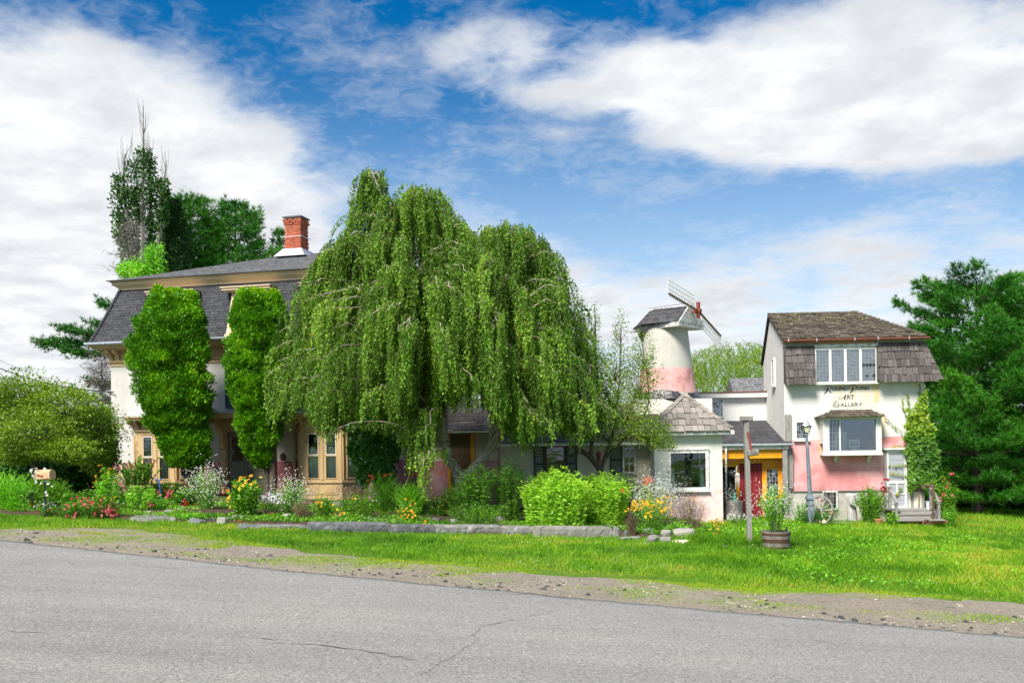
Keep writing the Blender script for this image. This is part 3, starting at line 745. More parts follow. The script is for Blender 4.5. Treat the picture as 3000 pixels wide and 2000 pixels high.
def window(par, loc, w, h, rz=0.0, frame='white_paint', fw=0.06, fd=0.08, cols=1, rows=1, pane='glass_dark', munt=0.02,
           munt_mat=None, sill=0.0, mid=False, name='window', flat=False, inset=0.025, lean=0.0, pane_alt=None, head=0.0):
    """a window as part `name` with every pane its own sub-part; flat=True hangs panes on the same parent (third level)"""
    m = MB()
    m.box(0, fw, -fd, 0.02, 0, h); m.box(w - fw, w, -fd, 0.02, 0, h)
    m.box(fw, w - fw, -fd + .004, 0.018, 0, fw); m.box(fw, w - fw, -fd + .004, 0.018, h - fw, h)
    if sill: m.box(-sill, w + sill, -fd - 0.05, 0.015, -0.05, -0.003)
    if head: m.box(-head, w + head, -fd - 0.03, 0.015, h + 0.003, h + 0.05)
    m.cur = 1 if munt_mat else 0
    gx0, gx1, gz0, gz1 = fw, w - fw, fw, h - fw
    cells = []
    zs = [gz0, gz1]
    if mid:
        zm = (gz0 + gz1) / 2 if mid is True else h * mid; zs = [gz0, zm - 0.02, zm + 0.02, gz1]
        m.box(gx0, gx1, -fd + 0.012, 0.016, zm - 0.02, zm + 0.02)
    spans = [(zs[i], zs[i + 1]) for i in range(0, len(zs), 2)] if mid else [(gz0, gz1)]
    for (za, zb) in spans:
        cw = (gx1 - gx0) / cols; ch = (zb - za) / rows
        for i in range(1, cols): m.box(gx0 + i * cw - munt / 2, gx0 + i * cw + munt / 2, -inset - 0.012, 0.0, za, zb)
        for j in range(1, rows): m.box(gx0, gx1, -inset - 0.010, -0.002, za + j * ch - munt / 2, za + j * ch + munt / 2)
        for i in range(cols):
            for j in range(rows): cells.append((gx0 + i * cw, za + j * ch, cw, ch))
    fo = m.obj(name, [M[frame], M[munt_mat]] if munt_mat else M[frame], par, loc, (lean, 0, rz))
    cache = {}
    R = Matrix.Translation(loc) @ Euler((lean, 0, rz)).to_matrix().to_4x4()
    for (cx_, cz_, cw, ch) in cells:
        key = (round(cw, 4), round(ch, 4))
        pm = pane(cx_, cz_) if callable(pane) else pane
        if (key, pm) not in cache:
            q = MB(); g = munt * 0.25
            q.box(g, cw - g, -0.006, 0.0, g, ch - g); cache[(key, pm)] = q.mesh('pane', M[pm])
        lp = Vector((cx_, -inset, cz_))
        tilt = (random.gauss(0, 0.012), 0, random.gauss(0, 0.012)) if cols > 2 else (0, 0, 0)
        if flat:
            o = obj_new('pane', cache[(key, pm)], par); o.matrix_local = R @ Matrix.Translation(lp)
        else: obj_new('pane', cache[(key, pm)], fo, lp, tilt)
    return fo

def shutter(par, loc, w, h, rz=0.0, mat='shutter_green'):
    """louvred shutter: frame plus slats"""
    m = MB(); fw = 0.05
    m.box(0, fw, -0.04, 0, 0, h); m.box(w - fw, w, -0.04, 0, 0, h)
    for z in (0, h * 0.47, h - 0.07): m.box(fw, w - fw, -0.038, -0.002, z, z + 0.07)
    so = m.obj('shutter', M[mat], par, loc, (0, 0, rz))
    s = MB(); s.box(0, w - 2 * fw, -0.016, 0.016, -0.004, 0.004); sm = s.mesh('slat', M[mat])
    for a, b in ((0.07, h * 0.47), (h * 0.47 + 0.07, h - 0.07)):
        n = max(3, int((b - a) / 0.05))
        for i in range(n): obj_new('slat', sm, so, (fw, -0.02, a + (i + 0.5) * (b - a) / n), (math.radians(48), 0, 0))
    return so

def bracket(par, loc, w=0.12, d=0.35, h=0.5, mat='trim_tan', rz=0.0, name='bracket'):
    """scrolled console bracket: back at y=0, leaning out to -d at the top"""
    p = [(0, 0), (-0.10 * d, 0.0), (-0.22 * d, 0.05 * h), (-0.16 * d, 0.14 * h), (-0.26 * d, 0.26 * h), (-0.30 * d, 0.42 * h), (-0.42 * d, 0.58 * h),
         (-0.72 * d, 0.70 * h), (-0.92 * d, 0.74 * h), (-d, 0.82 * h), (-0.96 * d, 0.90 * h), (-d, 0.92 * h), (-d, h), (0, h)]
    m = MB(); m.prism(p, -w / 2, w / 2, 'x')
    m.box(-w * .62, w * .62, -d * 1.02, 0, h * 0.965, h * 1.01)
    m.box(-w * .25, w * .25, -d * 0.34, -0.01, 0.30 * h, 0.5 * h)
    return m.obj(name, M[mat], par, loc, (0, 0, rz))

def dentils(par, x0, x1, y, z, h=0.09, d=0.07, step=0.12, mat='trim_tan', rz=0.0, loc=(0, 0, 0), name='dentil_row'):
    m = MB(); n = max(1, int((x1 - x0) / step))
    for i in range(n):
        xa = x0 + (i + 0.22) * (x1 - x0) / n; m.box(xa, xa + (x1 - x0) / n * 0.55, y - d, y + .01, z, z + h)
    o = m.obj(name, M[mat], par, loc, (0, 0, rz)); o['kind'] = 'stuff'; return o

def slab_mesh(name, w, l, t, mat, skew=0.0, curl=0.0):
    """one shingle: x width, hangs down -z from 0 to -l, y outward -t at the butt"""
    m = MB()
    m.hexa([(-w / 2, -t - curl, -l), (w / 2, -t * 0.8 - curl, -l + skew), (w / 2, -0.002, -l + skew), (-w / 2, -0.002, -l),
            (-w / 2, -t * .35, 0), (w / 2, -t * .35, 0), (w / 2, 0, 0), (-w / 2, 0, 0)])
    return m.mesh(name, mat)

def shingle_face(par, x0f, x1f, prof, step, width, mat, name='shingle', t=0.014, max_parts=300, vis=None, wvar=0.12, lap=1.25, origin=None,
                 jit=0.01, base_rot=None, offset_rows=True, tilt=0.0, flip=None):
    """cover a sloped face with shingles. prof(s) -> (y, z, angle) for distance s up the slope; x0f/x1f(s) its side limits.
    visible ones become parts (up to max_parts), the rest are joined into one stuff part"""
    L = prof(None); ns = int(round(L / step)); st = L / ns
    variants = [slab_mesh(name, 1.0, st * lap, t * k, mat, random.uniform(-.012, .012), random.uniform(0, 0.006)) for k in (0.8, 1.0, 1.25, 1.0)]
    recs = []
    for r in range(ns):
        s = (r + 1.0) * st; y, z, ang = prof(min(s, L)); a, b = x0f(s - st * .5), x1f(s - st * .5)
        x = a - (width * random.uniform(0.2, .9) if offset_rows else 0)
        while x < b - 0.02:
            w = width * random.uniform(1 - wvar, 1 + wvar)
            xa, xb = max(x, a), min(x + w, b)
            if xb - xa > width * 0.12:
                recs.append(((xa + xb) / 2, y, z, ang, (xb - xa) - 0.014, random.randrange(4), random.uniform(-jit, jit)))
            x += w
    parts = []; rest = []
    for q in recs:
        ok = True if vis is None else vis(q)
        (parts if ok and len(parts) < max_parts else rest).append(q)
    def mtx(q):
        return (Matrix.Translation((q[0], q[1], q[2] + q[6])) @ Euler((q[3], random.gauss(0, tilt) if tilt else 0, 0)).to_matrix().to_4x4() @ Matrix.Diagonal((q[4], 1, 1, 1)))
    pre = flip if flip is not None else Matrix.Identity(4)
    for q in parts:
        o = obj_new(name, variants[q[5]], par); o.matrix_local = pre @ mtx(q)
    if rest:
        V = []; Fs = []; b = 0
        for q in rest:
            me = variants[q[5]]; mm = pre @ mtx(q)
            V += [tuple(mm @ v.co) for v in me.vertices]; Fs += [tuple(b + i for i in p.vertices) for p in me.polygons]; b += len(me.vertices)
        me = bpy.data.meshes.new(name + '_rest'); me.from_pydata(V, [], Fs); me.materials.append(mat); me.update()
        o = obj_new('shingle_courses', me, par); o['kind'] = 'stuff'
    return recs
def straight(y0, z0, y1, z1):
    """profile of a straight slope from eave (y0,z0) to top (y1,z1); shingles lean with it"""
    L = math.hypot(y1 - y0, z1 - z0); ang = -math.atan2(y1 - y0, z1 - z0)
    def f(s):
        if s is None: return L
        u = s / L; return (y0 + (y1 - y0) * u, z0 + (z1 - z0) * u, ang)
    return f
# ------------------------------------------------------------------ the mansard house
PINK = (0.60, 0.30, 0.29)
wall_mat('stucco_house', (0.52, 0.50, 0.465), (0.36, 0.14, 0.16), 0.93, 0.05, blot=0.15, dirt=0.55, pdark=0.8)
H = Frame(330, 1430, 34.67, 14.04)
house = frame_thing('mansard_house', 'large pale stucco house with dark shingled mansard roof, tan bay windows and brick chimney', 'house', H)
HW, HD = 10.85, 9.6
m = MB(); m.box(0, HW, 0, HD, -2.2, 4.42); m.obj('wall', M['stucco_house'], house)
# entablature
m = MB()
def ring(m, off, z0, z1, w=HW, d=HD):
    """band all round the house, projecting by off"""
    m.box(-off, w + off, -off, d + off, z0, z1)
ring(m, 0.03, 4.42, 4.56); ring(m, 0.09, 4.56, 4.61); ring(m, 0.035, 4.61, 4.98); ring(m, 0.28, 4.98, 5.03); ring(m, 0.46, 5.03, 5.10); ring(m, 0.54, 5.10, 5.17)
m.obj('entablature', M['trim_tan'], house)
dentils(house, 0.35, HW - 0.3, -0.035, 4.90, 0.075, 0.08, 0.115)
for bx in (0.08, 0.36, 3.05, 3.33, 7.5, 7.78, HW - .36, HW - .08): bracket(house, (bx, -0.034, 4.60), 0.13, 0.34, 0.38)
bracket(house, (-0.034, 0.12, 4.60), 0.13, 0.34, 0.38, rz=-math.pi / 2)
# gutter along the front and left
m = MB()
def gutter(m, p, q, r=0.055):
    p, q = Vector(p), Vector(q); t = (q - p).normalized(); o = Vector((t.y, -t.x, 0))
    prof = [(-r, 0.03), (-r, -0.02), (-r * .6, -r), (r * .6, -r), (r, -0.02), (r, 0.03), (r * .8, 0.03), (r * .8, -.01), (-r * .8, -.01), (-r * .8, 0.03)]
    m.loft([[tuple(p + o * a + Vector((0, 0, b))) for a, b in prof], [tuple(q + o * a + Vector((0, 0, b))) for a, b in prof]])
gutter(m, (-0.62, -0.60, 5.215), (HW + .6, -0.60, 5.215))
m.obj('gutter', M['gutter_blue'], house)
for x in np.arange(0.2, HW, 1.9):
    m = MB(); m.box(x, x + .03, -0.67, -0.52, 5.16, 5.25); m.obj('gutter_hanger', M['flashing'], house)
# mansard slope
Z0, Z1, I0, I1 = 5.20, 7.26, -0.52, 0.26
def man_prof(s):
    L = math.hypot(Z1 - Z0, I1 - I0)
    if s is None: return L
    u = max(0.0, min(1.0, s / L)); k = I0 + (I1 - I0) * (u ** 0.92)
    du = 0.02; k2 = I0 + (I1 - I0) * (min(1, u + du) ** 0.92); k1 = I0 + (I1 - I0) * (max(0, u - du) ** 0.92)
    return (k, Z0 + (Z1 - Z0) * u, -math.atan2((k2 - k1), (Z1 - Z0) * 2 * du))
def man_in(s):
    return man_prof(max(s, 0))[0]
m = MB()
m.loft([[(i + .02, i + .02, z), (HW - i - .02, i + .02, z), (HW - i - .02, HD - i - .02, z), (i + .02, HD - i - .02, z)] for i, z in
        [(man_prof(u * man_prof(None))[0], Z0 + (Z1 - Z0) * u) for u in (0, .25, .5, .75, 1)]])
m.obj('mansard_core', M['slate'], house)
def vis_house(q):
    px, py = proj(H.world(q[0], q[1], q[2]))
    if px > 905: return False
    if 408 < px < 600 and py > 850: return False
    if 680 < px < 845 and py > 850: return False
    return True
slate_n = shingle_face(house, lambda s: man_in(s), lambda s: HW - man_in(s), man_prof, 0.112, 0.345, M['slate'], 'roof_shingle', 0.022, 300, vis_house, 0.05, 1.3, jit=0.004)
# left side and hip caps
fl = Matrix.Translation((0, HD, 0)) @ Euler((0, 0, -math.pi / 2)).to_matrix().to_4x4()
shingle_face(house, lambda s: man_in(s), lambda s: HD - man_in(s), man_prof, 0.224, 0.6, M['slate'], 'roof_shingle', 0.012, 0, None, 0.05, 1.3, flip=fl)
cap = slab_mesh('hip_cap', 0.22, 0.16, 0.014, M['slate'])
nL = int(man_prof(None) / 0.115)
for k in range(nL):
    i, z, a = man_prof((k + 1) * 0.115)
    obj_new('hip_cap', cap, house, (i - 0.012, i - 0.006, z + 0.02), (a * 0.9, a * -0.7, -math.pi / 4 + 0.12))
# upper cornice and hip roof
m = MB()
for off, z0, z1 in ((0.06, 7.20, 7.31), (0.13, 7.31, 7.36), (0.21, 7.36, 7.46), (0.25, 7.46, 7.50)):
    k = I1 - off; m.box(k, HW - k, k, HD - k, z0, z1)
m.obj('upper_cornice', M['trim_cream'], house)
k = I1 - 0.31; zc = 7.50; ZP = 9.05; YP = HD * 0.5; XA, XB = 4.75, 6.1
m = MB()
A, B, C_, D_ = (k, k, zc), (HW - k, k, zc), (HW - k, HD - k, zc), (k, HD - k, zc); P, Q = (XA, YP, ZP), (XB, YP, ZP)
m.quad(A, B, Q, P); m.quad(B, C_, Q); m.quad(C_, D_, P, Q); m.quad(D_, A, P); m.quad(D_, C_, B, A)
roof = m.obj('roof', M['asphalt_shingle'], house)
sl = straight(k, zc + 0.012, YP, ZP + 0.012); Ls = sl(None)
def rec_roof(q): return False
shingle_face(roof, lambda s: k + (XA - k) * s / Ls + 0.05, lambda s: HW - k - (HW - k - XB) * s / Ls - .05, sl, 0.145, 0.32, M['asphalt_shingle'], 'roof_tab', 0.010, 0, rec_roof, 0.1, 1.2, jit=0.002)
m = MB(); m.tube([(k - .02, k - .03, zc + 0.01), (HW - k + .02, k - .03, zc + .01)], 0.022, 6); m.obj('drip_edge', M['slate'], roof)

# chimney, brick by brick
cx0 = H.x(837, 4.1, 690); cw_ = 0.68; cy0 = 4.0; cz0 = 8.55; ct = H.z(637, 860, 4.1)
ch = obj_new('chimney', None, house)
m = MB(); m.box(cx0 + .012, cx0 + cw_ - .012, cy0 + .012, cy0 + cw_ - .012, cz0 - .4, ct - .02); chm = m.mesh('chimney', M['mortar'])
bpy.data.objects.remove(ch); ch = obj_new('chimney', chm, house)
m = MB(); m.bbox(-0.105, 0.105, -0.05, 0.05, 0, 0.066, 0.006); bmesh_ = m.mesh('brick', M['brick_red'])
nc = int((ct - cz0) / 0.076)
for r in range(nc):
    z = cz0 + r * 0.076
    if z < H.z(742, 860, 4.1) - 0.15: continue
    up = ct - z
    e = 0.0
    if up < 0.34: e = 0.028
    if up < 0.25: e = 0.055
    if up < 0.09: e = 0.03
    if up > 0.85: e = 0.018
    off = 0.0 if r % 2 else 0.11
    for (ax, ay, dx_, dy_, rot) in ((cx0 - e, cy0 - e, 1, 0, 0), (cx0 + cw_ + e, cy0 - e, 0, 1, math.pi / 2), (cx0 - e, cy0 - e, 0, 1, math.pi / 2), (cx0 - e, cy0 + cw_ + e, 1, 0, 0)):
        ln = cw_ + 2 * e; n = 3; stp = (ln - 0.0) / n
        for i in range(n):
            u = (i + 0.5) * stp + (0.055 if r % 2 else -0.055)
            u = min(max(u, 0.107), ln - 0.107)
            obj_new('brick', bmesh_, ch, (ax + dx_ * u + (0.0 if dx_ else (0.047 if ax < cx0 + .3 else -0.047)) + random.gauss(0, .003),
                                          ay + dy_ * u + (0.0 if dy_ else (0.047 if ay < cy0 + .3 else -0.047)) + random.gauss(0, .003), z), (0, 0, rot + random.gauss(0, .012)))
m = MB(); m.loft([[(cx0 - .32, cy0 - .34, 8.80), (cx0 + cw_ + .32, cy0 - .34, 8.80), (cx0 + cw_ + .32, cy0 + cw_ + .3, 8.9), (cx0 - .32, cy0 + cw_ + .3, 8.9)],
                  [(cx0 - .06, cy0 - .06, 9.13), (cx0 + cw_ + .06, cy0 - .06, 9.13), (cx0 + cw_ + .06, cy0 + cw_ + .06, 9.13), (cx0 - .06, cy0 + cw_ + .06, 9.13)]])
m.obj('flashing', M['flashing'], ch)
m = MB()
for zz in (H.z(733, 870, 4.1), H.z(695, 870, 4.1)):
    e = 0.075; t_ = 0.022
    m.box(cx0 - e, cx0 + cw_ + e, cy0 - e, cy0 - e + .01, zz, zz + t_); m.box(cx0 + cw_ + e - .01, cx0 + cw_ + e, cy0 - e + .011, cy0 + cw_ + e, zz, zz + t_)
    m.box(cx0 - e, cx0 - e + .01, cy0 - e + .011, cy0 + cw_ + e, zz, zz + t_)
m.obj('steel_band', M['flashing'], ch)
m = MB(); m.box(cx0 - .06, cx0 + cw_ + .06, cy0 - .06, cy0 + cw_ + .06, ct - .02, ct + .03); m.obj('cap_slab', M['stone_dark'], ch)

# dormers in the mansard
def dormer(pxl, pxr):
    yb = -0.50
    xa, xb = H.x(pxl, yb + .2, 900), H.x(pxr, yb + .2, 900); w = xb - xa
    zb, zt = 5.22, 6.92; an = -math.atan2(0.52, zt - zb)
    d = MB(); d.box(0.05, w - .05, 0.06, 1.0, 0.0, zt - zb); d.box(0, 0.17, -0.06, 0.10, 0, zt - zb - .02); d.box(w - 0.17, w, -0.06, 0.10, 0, zt - zb - .02)
    d.box(0.17, w - .17, -0.03, 0.1, zt - zb - 0.20, zt - zb - .02); d.box(-0.03, w + .03, -0.10, 0.1, 0.0, 0.09)
    for x_ in (0.01, w - .16):
        d.box(x_, x_ + .15, -0.10, -0.058, zt - zb - 0.24, zt - zb - .03); d.box(x_ + .02, x_ + .13, -0.085, -0.058, zt - zb - 0.36, zt - zb - .25)
    do = d.obj('dormer', M['trim_cream'], house, (xa, yb, zb), (an, 0, 0))
    hd = MB(); hd.box(-0.20, w + .20, -0.24, 0.5, 0.0, 0.05); hd.box(-0.26, w + .26, -0.32, 0.55, 0.05, 0.13); hd.box(-0.30, w + .30, -0.36, .6, 0.13, 0.17)
    hd.obj('hood', M['trim_cream'], do, (0, -0.02, zt - zb - .02), (-an, 0, 0))
    window(do, (0.17, 0.03, 0.09), w - .34, zt - zb - 0.29, 0, 'trim_cream', 0.06, 0.05, 1, 1, 'blind', mid=True, name='sash', flat=True)
for a_, b_ in ((450, 548), (671, 772), (900, 1010)): dormer(a_, b_)

# upper windows with shutters
for (a_, b_) in ((428, 566), (661, 796), (905, 1045)):
    xa, xb = H.x(a_, 0, 1130), H.x(b_, 0, 1130); sw = 0.42; z0, z1 = H.z(1197, 680), H.z(1078, 680)
    shutter(house, (xa, -0.012, z0), sw, z1 - z0); shutter(house, (xb - sw, -0.012, z0), sw, z1 - z0)
    window(house, (xa + sw + .02, -0.005, z0), xb - xa - 2 * sw - .04, z1 - z0, 0, 'trim_tan', 0.07, 0.06, 1, 1, 'glass_dark', mid=True, sill=0.04)

# bay windows
def bay(pl, pr, w_pix, sl_w, clutter):
    yf = -0.80; za, zt = H.z(1404, 650, yf), H.z(1271, 650, yf)
    xa, xb = H.x(pl, yf, 1330), H.x(pr, yf, 1330); s = 0.62
    foot = lambda e: [(xa - s - e * .9, 0.02), (xa - e * .42, yf - e), (xb + e * .42, yf - e), (xb + s + e * .9, 0.02)]
    def slab(m, e, z0, z1): m.prism(foot(e), z0, z1, 'z')
    gl = -1.9
    m = MB(); slab(m, 0, gl, za - 0.13); slab(m, 0.03, gl, -0.55); slab(m, 0.05, za - 0.13, za - 0.07); slab(m, 0.02, za - 0.07, za - .02)
    slab(m, 0.0, zt + .02, zt + 0.13); slab(m, 0.05, zt + 0.13, zt + 0.19); slab(m, 0.0, zt + 0.19, zt + 0.48)
    # corner posts
    for (cx_, cy_) in foot(-0.06)[1:3]: m.box(cx_ - .085, cx_ + .085, cy_ - .05, cy_ + .12, za - .02, zt + .02)
    for e_, sx in ((xa - s, 1), (xb + s, -1)): m.box(e_ + (0 if sx > 0 else -.1), e_ + (.1 if sx > 0 else 0), -0.12, 0.01, za - .02, zt + .02)
    xm = (xa + xb) / 2
    fr_ = [H.x(q, yf, 1330) for pr_ in w_pix for q in pr_]
    for u0_, u1_ in ((xa, fr_[0]), (fr_[1], fr_[2]), (fr_[3], xb)): m.box(u0_ - .004, u1_ + .004, yf - .02, yf + .12, za - .02, zt + .02)
    m.box((fr_[1] + fr_[2]) / 2 - .05, (fr_[1] + fr_[2]) / 2 + .05, yf - .045, yf - .02, za - .02, zt + .02)
    b = m.obj('bay_window', M['trim_tan'], house)
    # panels below the sill
    p = MB()
    for (u0, u1) in ((xa + .14, xm - .09), (xm + .09, xb - .14)):
        p.box(u0, u1, yf - 0.018, yf, za - 0.52, za - .2); p.box(u0 + .06, u1 - .06, yf - .032, yf - .017, za - .46, za - .26)
    p.obj('panel', M['trim_tan'], b)
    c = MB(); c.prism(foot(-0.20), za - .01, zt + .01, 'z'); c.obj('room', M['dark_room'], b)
    r = MB(); slab(r, 0.30, zt + 0.48, zt + 0.53); slab(r, 0.40, zt + 0.53, zt + 0.61); slab(r, 0.46, zt + 0.61, zt + 0.65); r.obj('cornice', M['trim_tan'], b)
    r = MB(); slab(r, 0.44, zt + 0.653, zt + 0.69); r.obj('bay_roof', M['gutter_blue'], b)
    dn = dentils(b, xa + .05, xb - .05, yf, zt + 0.385, 0.08, 0.07, 0.10)
    for bx in (xa + .10, xm, xb - .10): bracket(b, (bx, yf, zt + 0.16), 0.12, 0.26, 0.32)
    for sx, ex in ((-1, xa - s * .5), (1, xb + s * .5)): bracket(b, (ex + sx * .03, yf * .5, zt + 0.16), 0.12, 0.24, 0.32, rz=sx * math.radians(52))
    # sashes and curtains, front two and one on each slanting side
    for (q0, q1) in w_pix:
        u0, u1 = H.x(q0, yf, 1330), H.x(q1, yf, 1330)
        window(b, (u0, yf + .02, za), u1 - u0, zt - za, 0, 'trim_tan', 0.035, 0.05, 1, 1, 'glass_clear', mid=True, name='sash', flat=True)
        wf = MB(); ww = u1 - u0; hh = (zt - za) / 2
        for z_ in (hh,):
            wf.box(.034, .052, -.045, -.02, z_, zt - za - .03); wf.box(ww - .052, ww - .034, -.045, -.02, z_, zt - za - .03)
            wf.box(.052, ww - .052, -.044, -.021, z_ + .02, z_ + .05); wf.box(.052, ww - .052, -.044, -.021, zt - za - .06, zt - za - .034)
        wf.obj('storm_sash', M['white_paint'], b, (u0, yf + .02, za))
        cu = MB(); n = 26
        cpts = [(u0 + ww * i / n, yf + .10 + 0.014 * math.sin(i * 2.1) + .008 * math.sin(i * 5.3)) for i in range(n + 1)]
        for i in range(n): cu.quad((*cpts[i], za), (*cpts[i + 1], za), (*cpts[i + 1], za + hh * .96), (*cpts[i], za + hh * .96))
        cu.obj('curtain', M['curtain'], b)
        if clutter == 'shade':
            bl = MB(); bl.box(u0 + .03, u1 - .03, yf + .07, yf + .078, zt - .16, zt - .03); bl.obj('roller_blind', M['blind'], b)
        else:
            bl = MB(); bl.box(u0 + .05, u1 - .04, yf + .07, yf + .16, za + hh + .06, za + hh + .22)
            bl.box(u0 + .07, u1 - .20, yf + .09, yf + .18, za + hh + .22, za + hh + .30); bl.obj('papers', M['blind'], b)
    an = math.atan2(-yf, s); sl_ = math.hypot(s, yf)
    for side in (0, 1):
        ww = sl_ - 0.36; ca, sa = math.cos(an), math.sin(an)
        if side == 0: p0 = Vector((xa - s + .2 * ca * .9, 0.02 - .2 * sa, za)); rz = -an
        else: p0 = Vector((xb + .16 * ca, yf + .16 * sa, za)); rz = an
        window(b, p0, ww, zt - za, rz, 'trim_tan', 0.04, 0.05, 1, 1, 'glass_sky' if (side == 1 and clutter == 'shade') else 'glass_clear', mid=True, name='sash', flat=True)
        Rm = Matrix.Translation(p0) @ Euler((0, 0, rz)).to_matrix().to_4x4()
        cu = MB(); n = 26; hh = (zt - za) / 2
        cpts = [(ww * i / n, .08 + 0.014 * math.sin(i * 2.1)) for i in range(n + 1)]
        for i in range(n): cu.quad((*cpts[i], 0), (*cpts[i + 1], 0), (*cpts[i + 1], hh * .96), (*cpts[i], hh * .96))
        o = cu.obj('curtain', M['curtain'], b); o.matrix_local = Rm
        # post panel beside the sash
        o2 = MB(); o2.box(-.2 if side == 0 else ww, 0 if side == 0 else ww + .2, -.03, .06, 0, zt - za); o3 = o2.obj('side_post', M['trim_tan'], b); o3.matrix_local = Rm
    return b
bay(400, 511, ((418, 449), (466, 497)), 0.3, 'shade')
bay(880, 1001, ((901, 936), (953, 988)), 0.3, 'papers')

# front door with hood on consoles
xd0, xd1 = H.x(668, -.05, 1350), H.x(786, -.05, 1350); zd0, zd1 = -0.20, H.z(1263, 700)
m = MB(); fx = 0.27
m.box(xd0 - fx, xd0, -0.14, 0.02, -1.0, 2.35); m.box(xd1, xd1 + fx, -0.14, 0.02, -1.0, 2.35); m.box(xd0 - fx - .02, xd1 + fx + .02, -0.15, 0.02, zd1 + .10, 2.42)
m.box(xd0, xd1, -0.10, 0.02, zd1, zd1 + .1)
for x_ in (xd0 - fx + .05, xd1 + .05): m.box(x_, x_ + fx - .1, -0.165, -.14, 0.2, 1.2)
m.obj('door_surround', M['trim_tan'], house)
m = MB(); m.box(xd0 - .62, xd1 + .62, -1.05, 0.02, 2.42, 2.47); m.box(xd0 - .68, xd1 + .68, -1.12, 0.02, 2.47, 2.56); m.box(xd0 - .72, xd1 + .72, -1.17, 0.02, 2.56, 2.60)
hood = m.obj('door_hood', M['trim_tan'], house)
m = MB(); m.box(xd0 - .70, xd1 + .70, -1.15, .02, 2.603, 2.64); m.obj('hood_roof', M['gutter_blue'], hood)
for x_ in (xd0 - .14, xd1 + .14):
    bracket(hood, (x_, -0.14, 1.35), 0.17, 0.42, 1.06); 
for x_ in (xd0 - .42, xd1 + .42):
    p = MB(); p.box(x_ - .11, x_ + .11, -1.0, -.02, 2.30, 2.42); p.lathe([(0.07, 2.30), (.085, 2.22), (.05, 2.16), (.07, 2.10), (.03, 2.03), (.012, 1.97)], 10, (x_, -.85, 0)); p.obj('pendant', M['trim_tan'], hood)
wl = (xd1 - xd0) / 2
for i in (0, 1):
    a_ = xd0 + i * wl + .008; b_ = a_ + wl - .016
    d = MB(); d.box(a_, b_, -0.06, 0.0, zd0, zd1 - .01)
    for z0, z1 in ((0.02, 0.26), (0.32, 0.55), (0.60, 0.83)):
        d.box(a_ + .12, b_ - .12, -.075, -.06, z0, z1); d.box(a_ + .17, b_ - .17, -.088, -.075, z0 + .05, z1 - .05)
    dd = d.obj('front_door', M['door_olive'], house)
    window(dd, (a_ + .10, -.055, 0.90), wl - .22, zd1 - 1.05, 0, 'door_olive', 0.05, 0.03, 1, 1, 'glass_clear', name='light', flat=True)
    g = MB(); g.box(a_ + .12, b_ - .12, -.062, -.0602, .93, zd1 - .2); g.obj('light_backing', M['wood_brown'], dd)
    if i == 1:
        k_ = MB(); k_.tube([(a_ + .1 + .08 * math.cos(t_), -.10, .52 + .11 * math.sin(t_)) for t_ in np.linspace(0, 6.283, 15)], .012, 5); k_.obj('knocker', M['rust'], dd)
m = MB(); m.box(xd0 - .5, xd1 + .5, -1.0, 0.0, -1.2, -.21); m.box(xd0 - .6, xd1 + .6, -1.5, -1.0, -1.3, -.42); m.obj('door_step', M['stone_grey'], house)
for x_ in (xd0 - .80, xd1 + .62):
    q = MB(); q.lathe([(.03, 0), (.09, .04), (.11, .16), (.07, .24), (.02, .27)], 10, (0, -.16, 0)); q.box(-.02, .02, -.16, 0, .1, .14)
    q.obj('wall_lamp', M['rust'], house, (x_, 0, 0.95))
# power mast arm where the wires reach the house
m = MB(); m.bar((-0.45, 0.2, 3.15), (0.0, 0.05, 3.02), 0.05, 0.06); m.obj('cable_bracket', M['wire_black'], house)
# ------------------------------------------------------------------ link building, low wing, windmill, kiosk, annex
LK = Frame(1150, 1450, 33.6, 9)
wall_mat('stucco_link', (0.55, 0.50, 0.40), (0.46, 0.20, 0.21), LK.z(1350, 1300), 0.06, blot=0.2)
link = frame_thing('link_building', 'low pink and cream link building with brown door behind the forked birch trunk', 'building', LK)
x1 = LK.x(1462, 0, 1400); ze = LK.z(1252, 1380)
m = MB(); m.prism([(0, -1.5), (0, ze), (2.2, ze + 1.0), (4.4, ze), (4.4, -1.5)], 0, x1, 'x'); m.obj('wall', M['stucco_link'], link)
prof = straight(-0.35, ze - .12, 2.2, ze + 1.06)
m = MB(); m.prism([(-0.38, ze - .16), (2.2, ze + 1.02), (4.7, ze - .16), (4.7, ze - .10), (2.2, ze + 1.09), (-0.38, ze - .09)], -0.1, x1 + .12, 'x'); lroof = m.obj('roof', M['shake_light'], link)
shingle_face(lroof, lambda s: -0.1, lambda s: x1 + .12, straight(-0.38, ze - .085, 2.2, ze + 1.10), 0.21, 0.30, M['shake_grey'], 'roof_shingle', 0.018, 60, lambda q: True, 0.2, 1.3)
m = MB(); m.box(-.1, x1 + .12, -.42, -.385, ze - .17, ze - .08); m.obj('eave_board', M['white_paint'], link)
xa, xb = LK.x(1320, -.05, 1350), LK.x(1380, -.05, 1350)
m = MB(); m.box(xa, xb, -.06, 0, -.3, LK.z(1272, 1350)); 
for i in range(5): m.box(xa + .04, xb - .04, -.075, -.06, 0.02 + i * .40, 0.36 + i * .40)
m.obj('door', M['wood_brown'], link)
m = MB(); m.box(xa - .10, xa, -.08, 0, -.3, LK.z(1268, 1350)); m.box(xb, xb + .12, -.08, 0, -.3, LK.z(1268, 1350)); m.obj('door_trim', M['paint_yellow'], link)

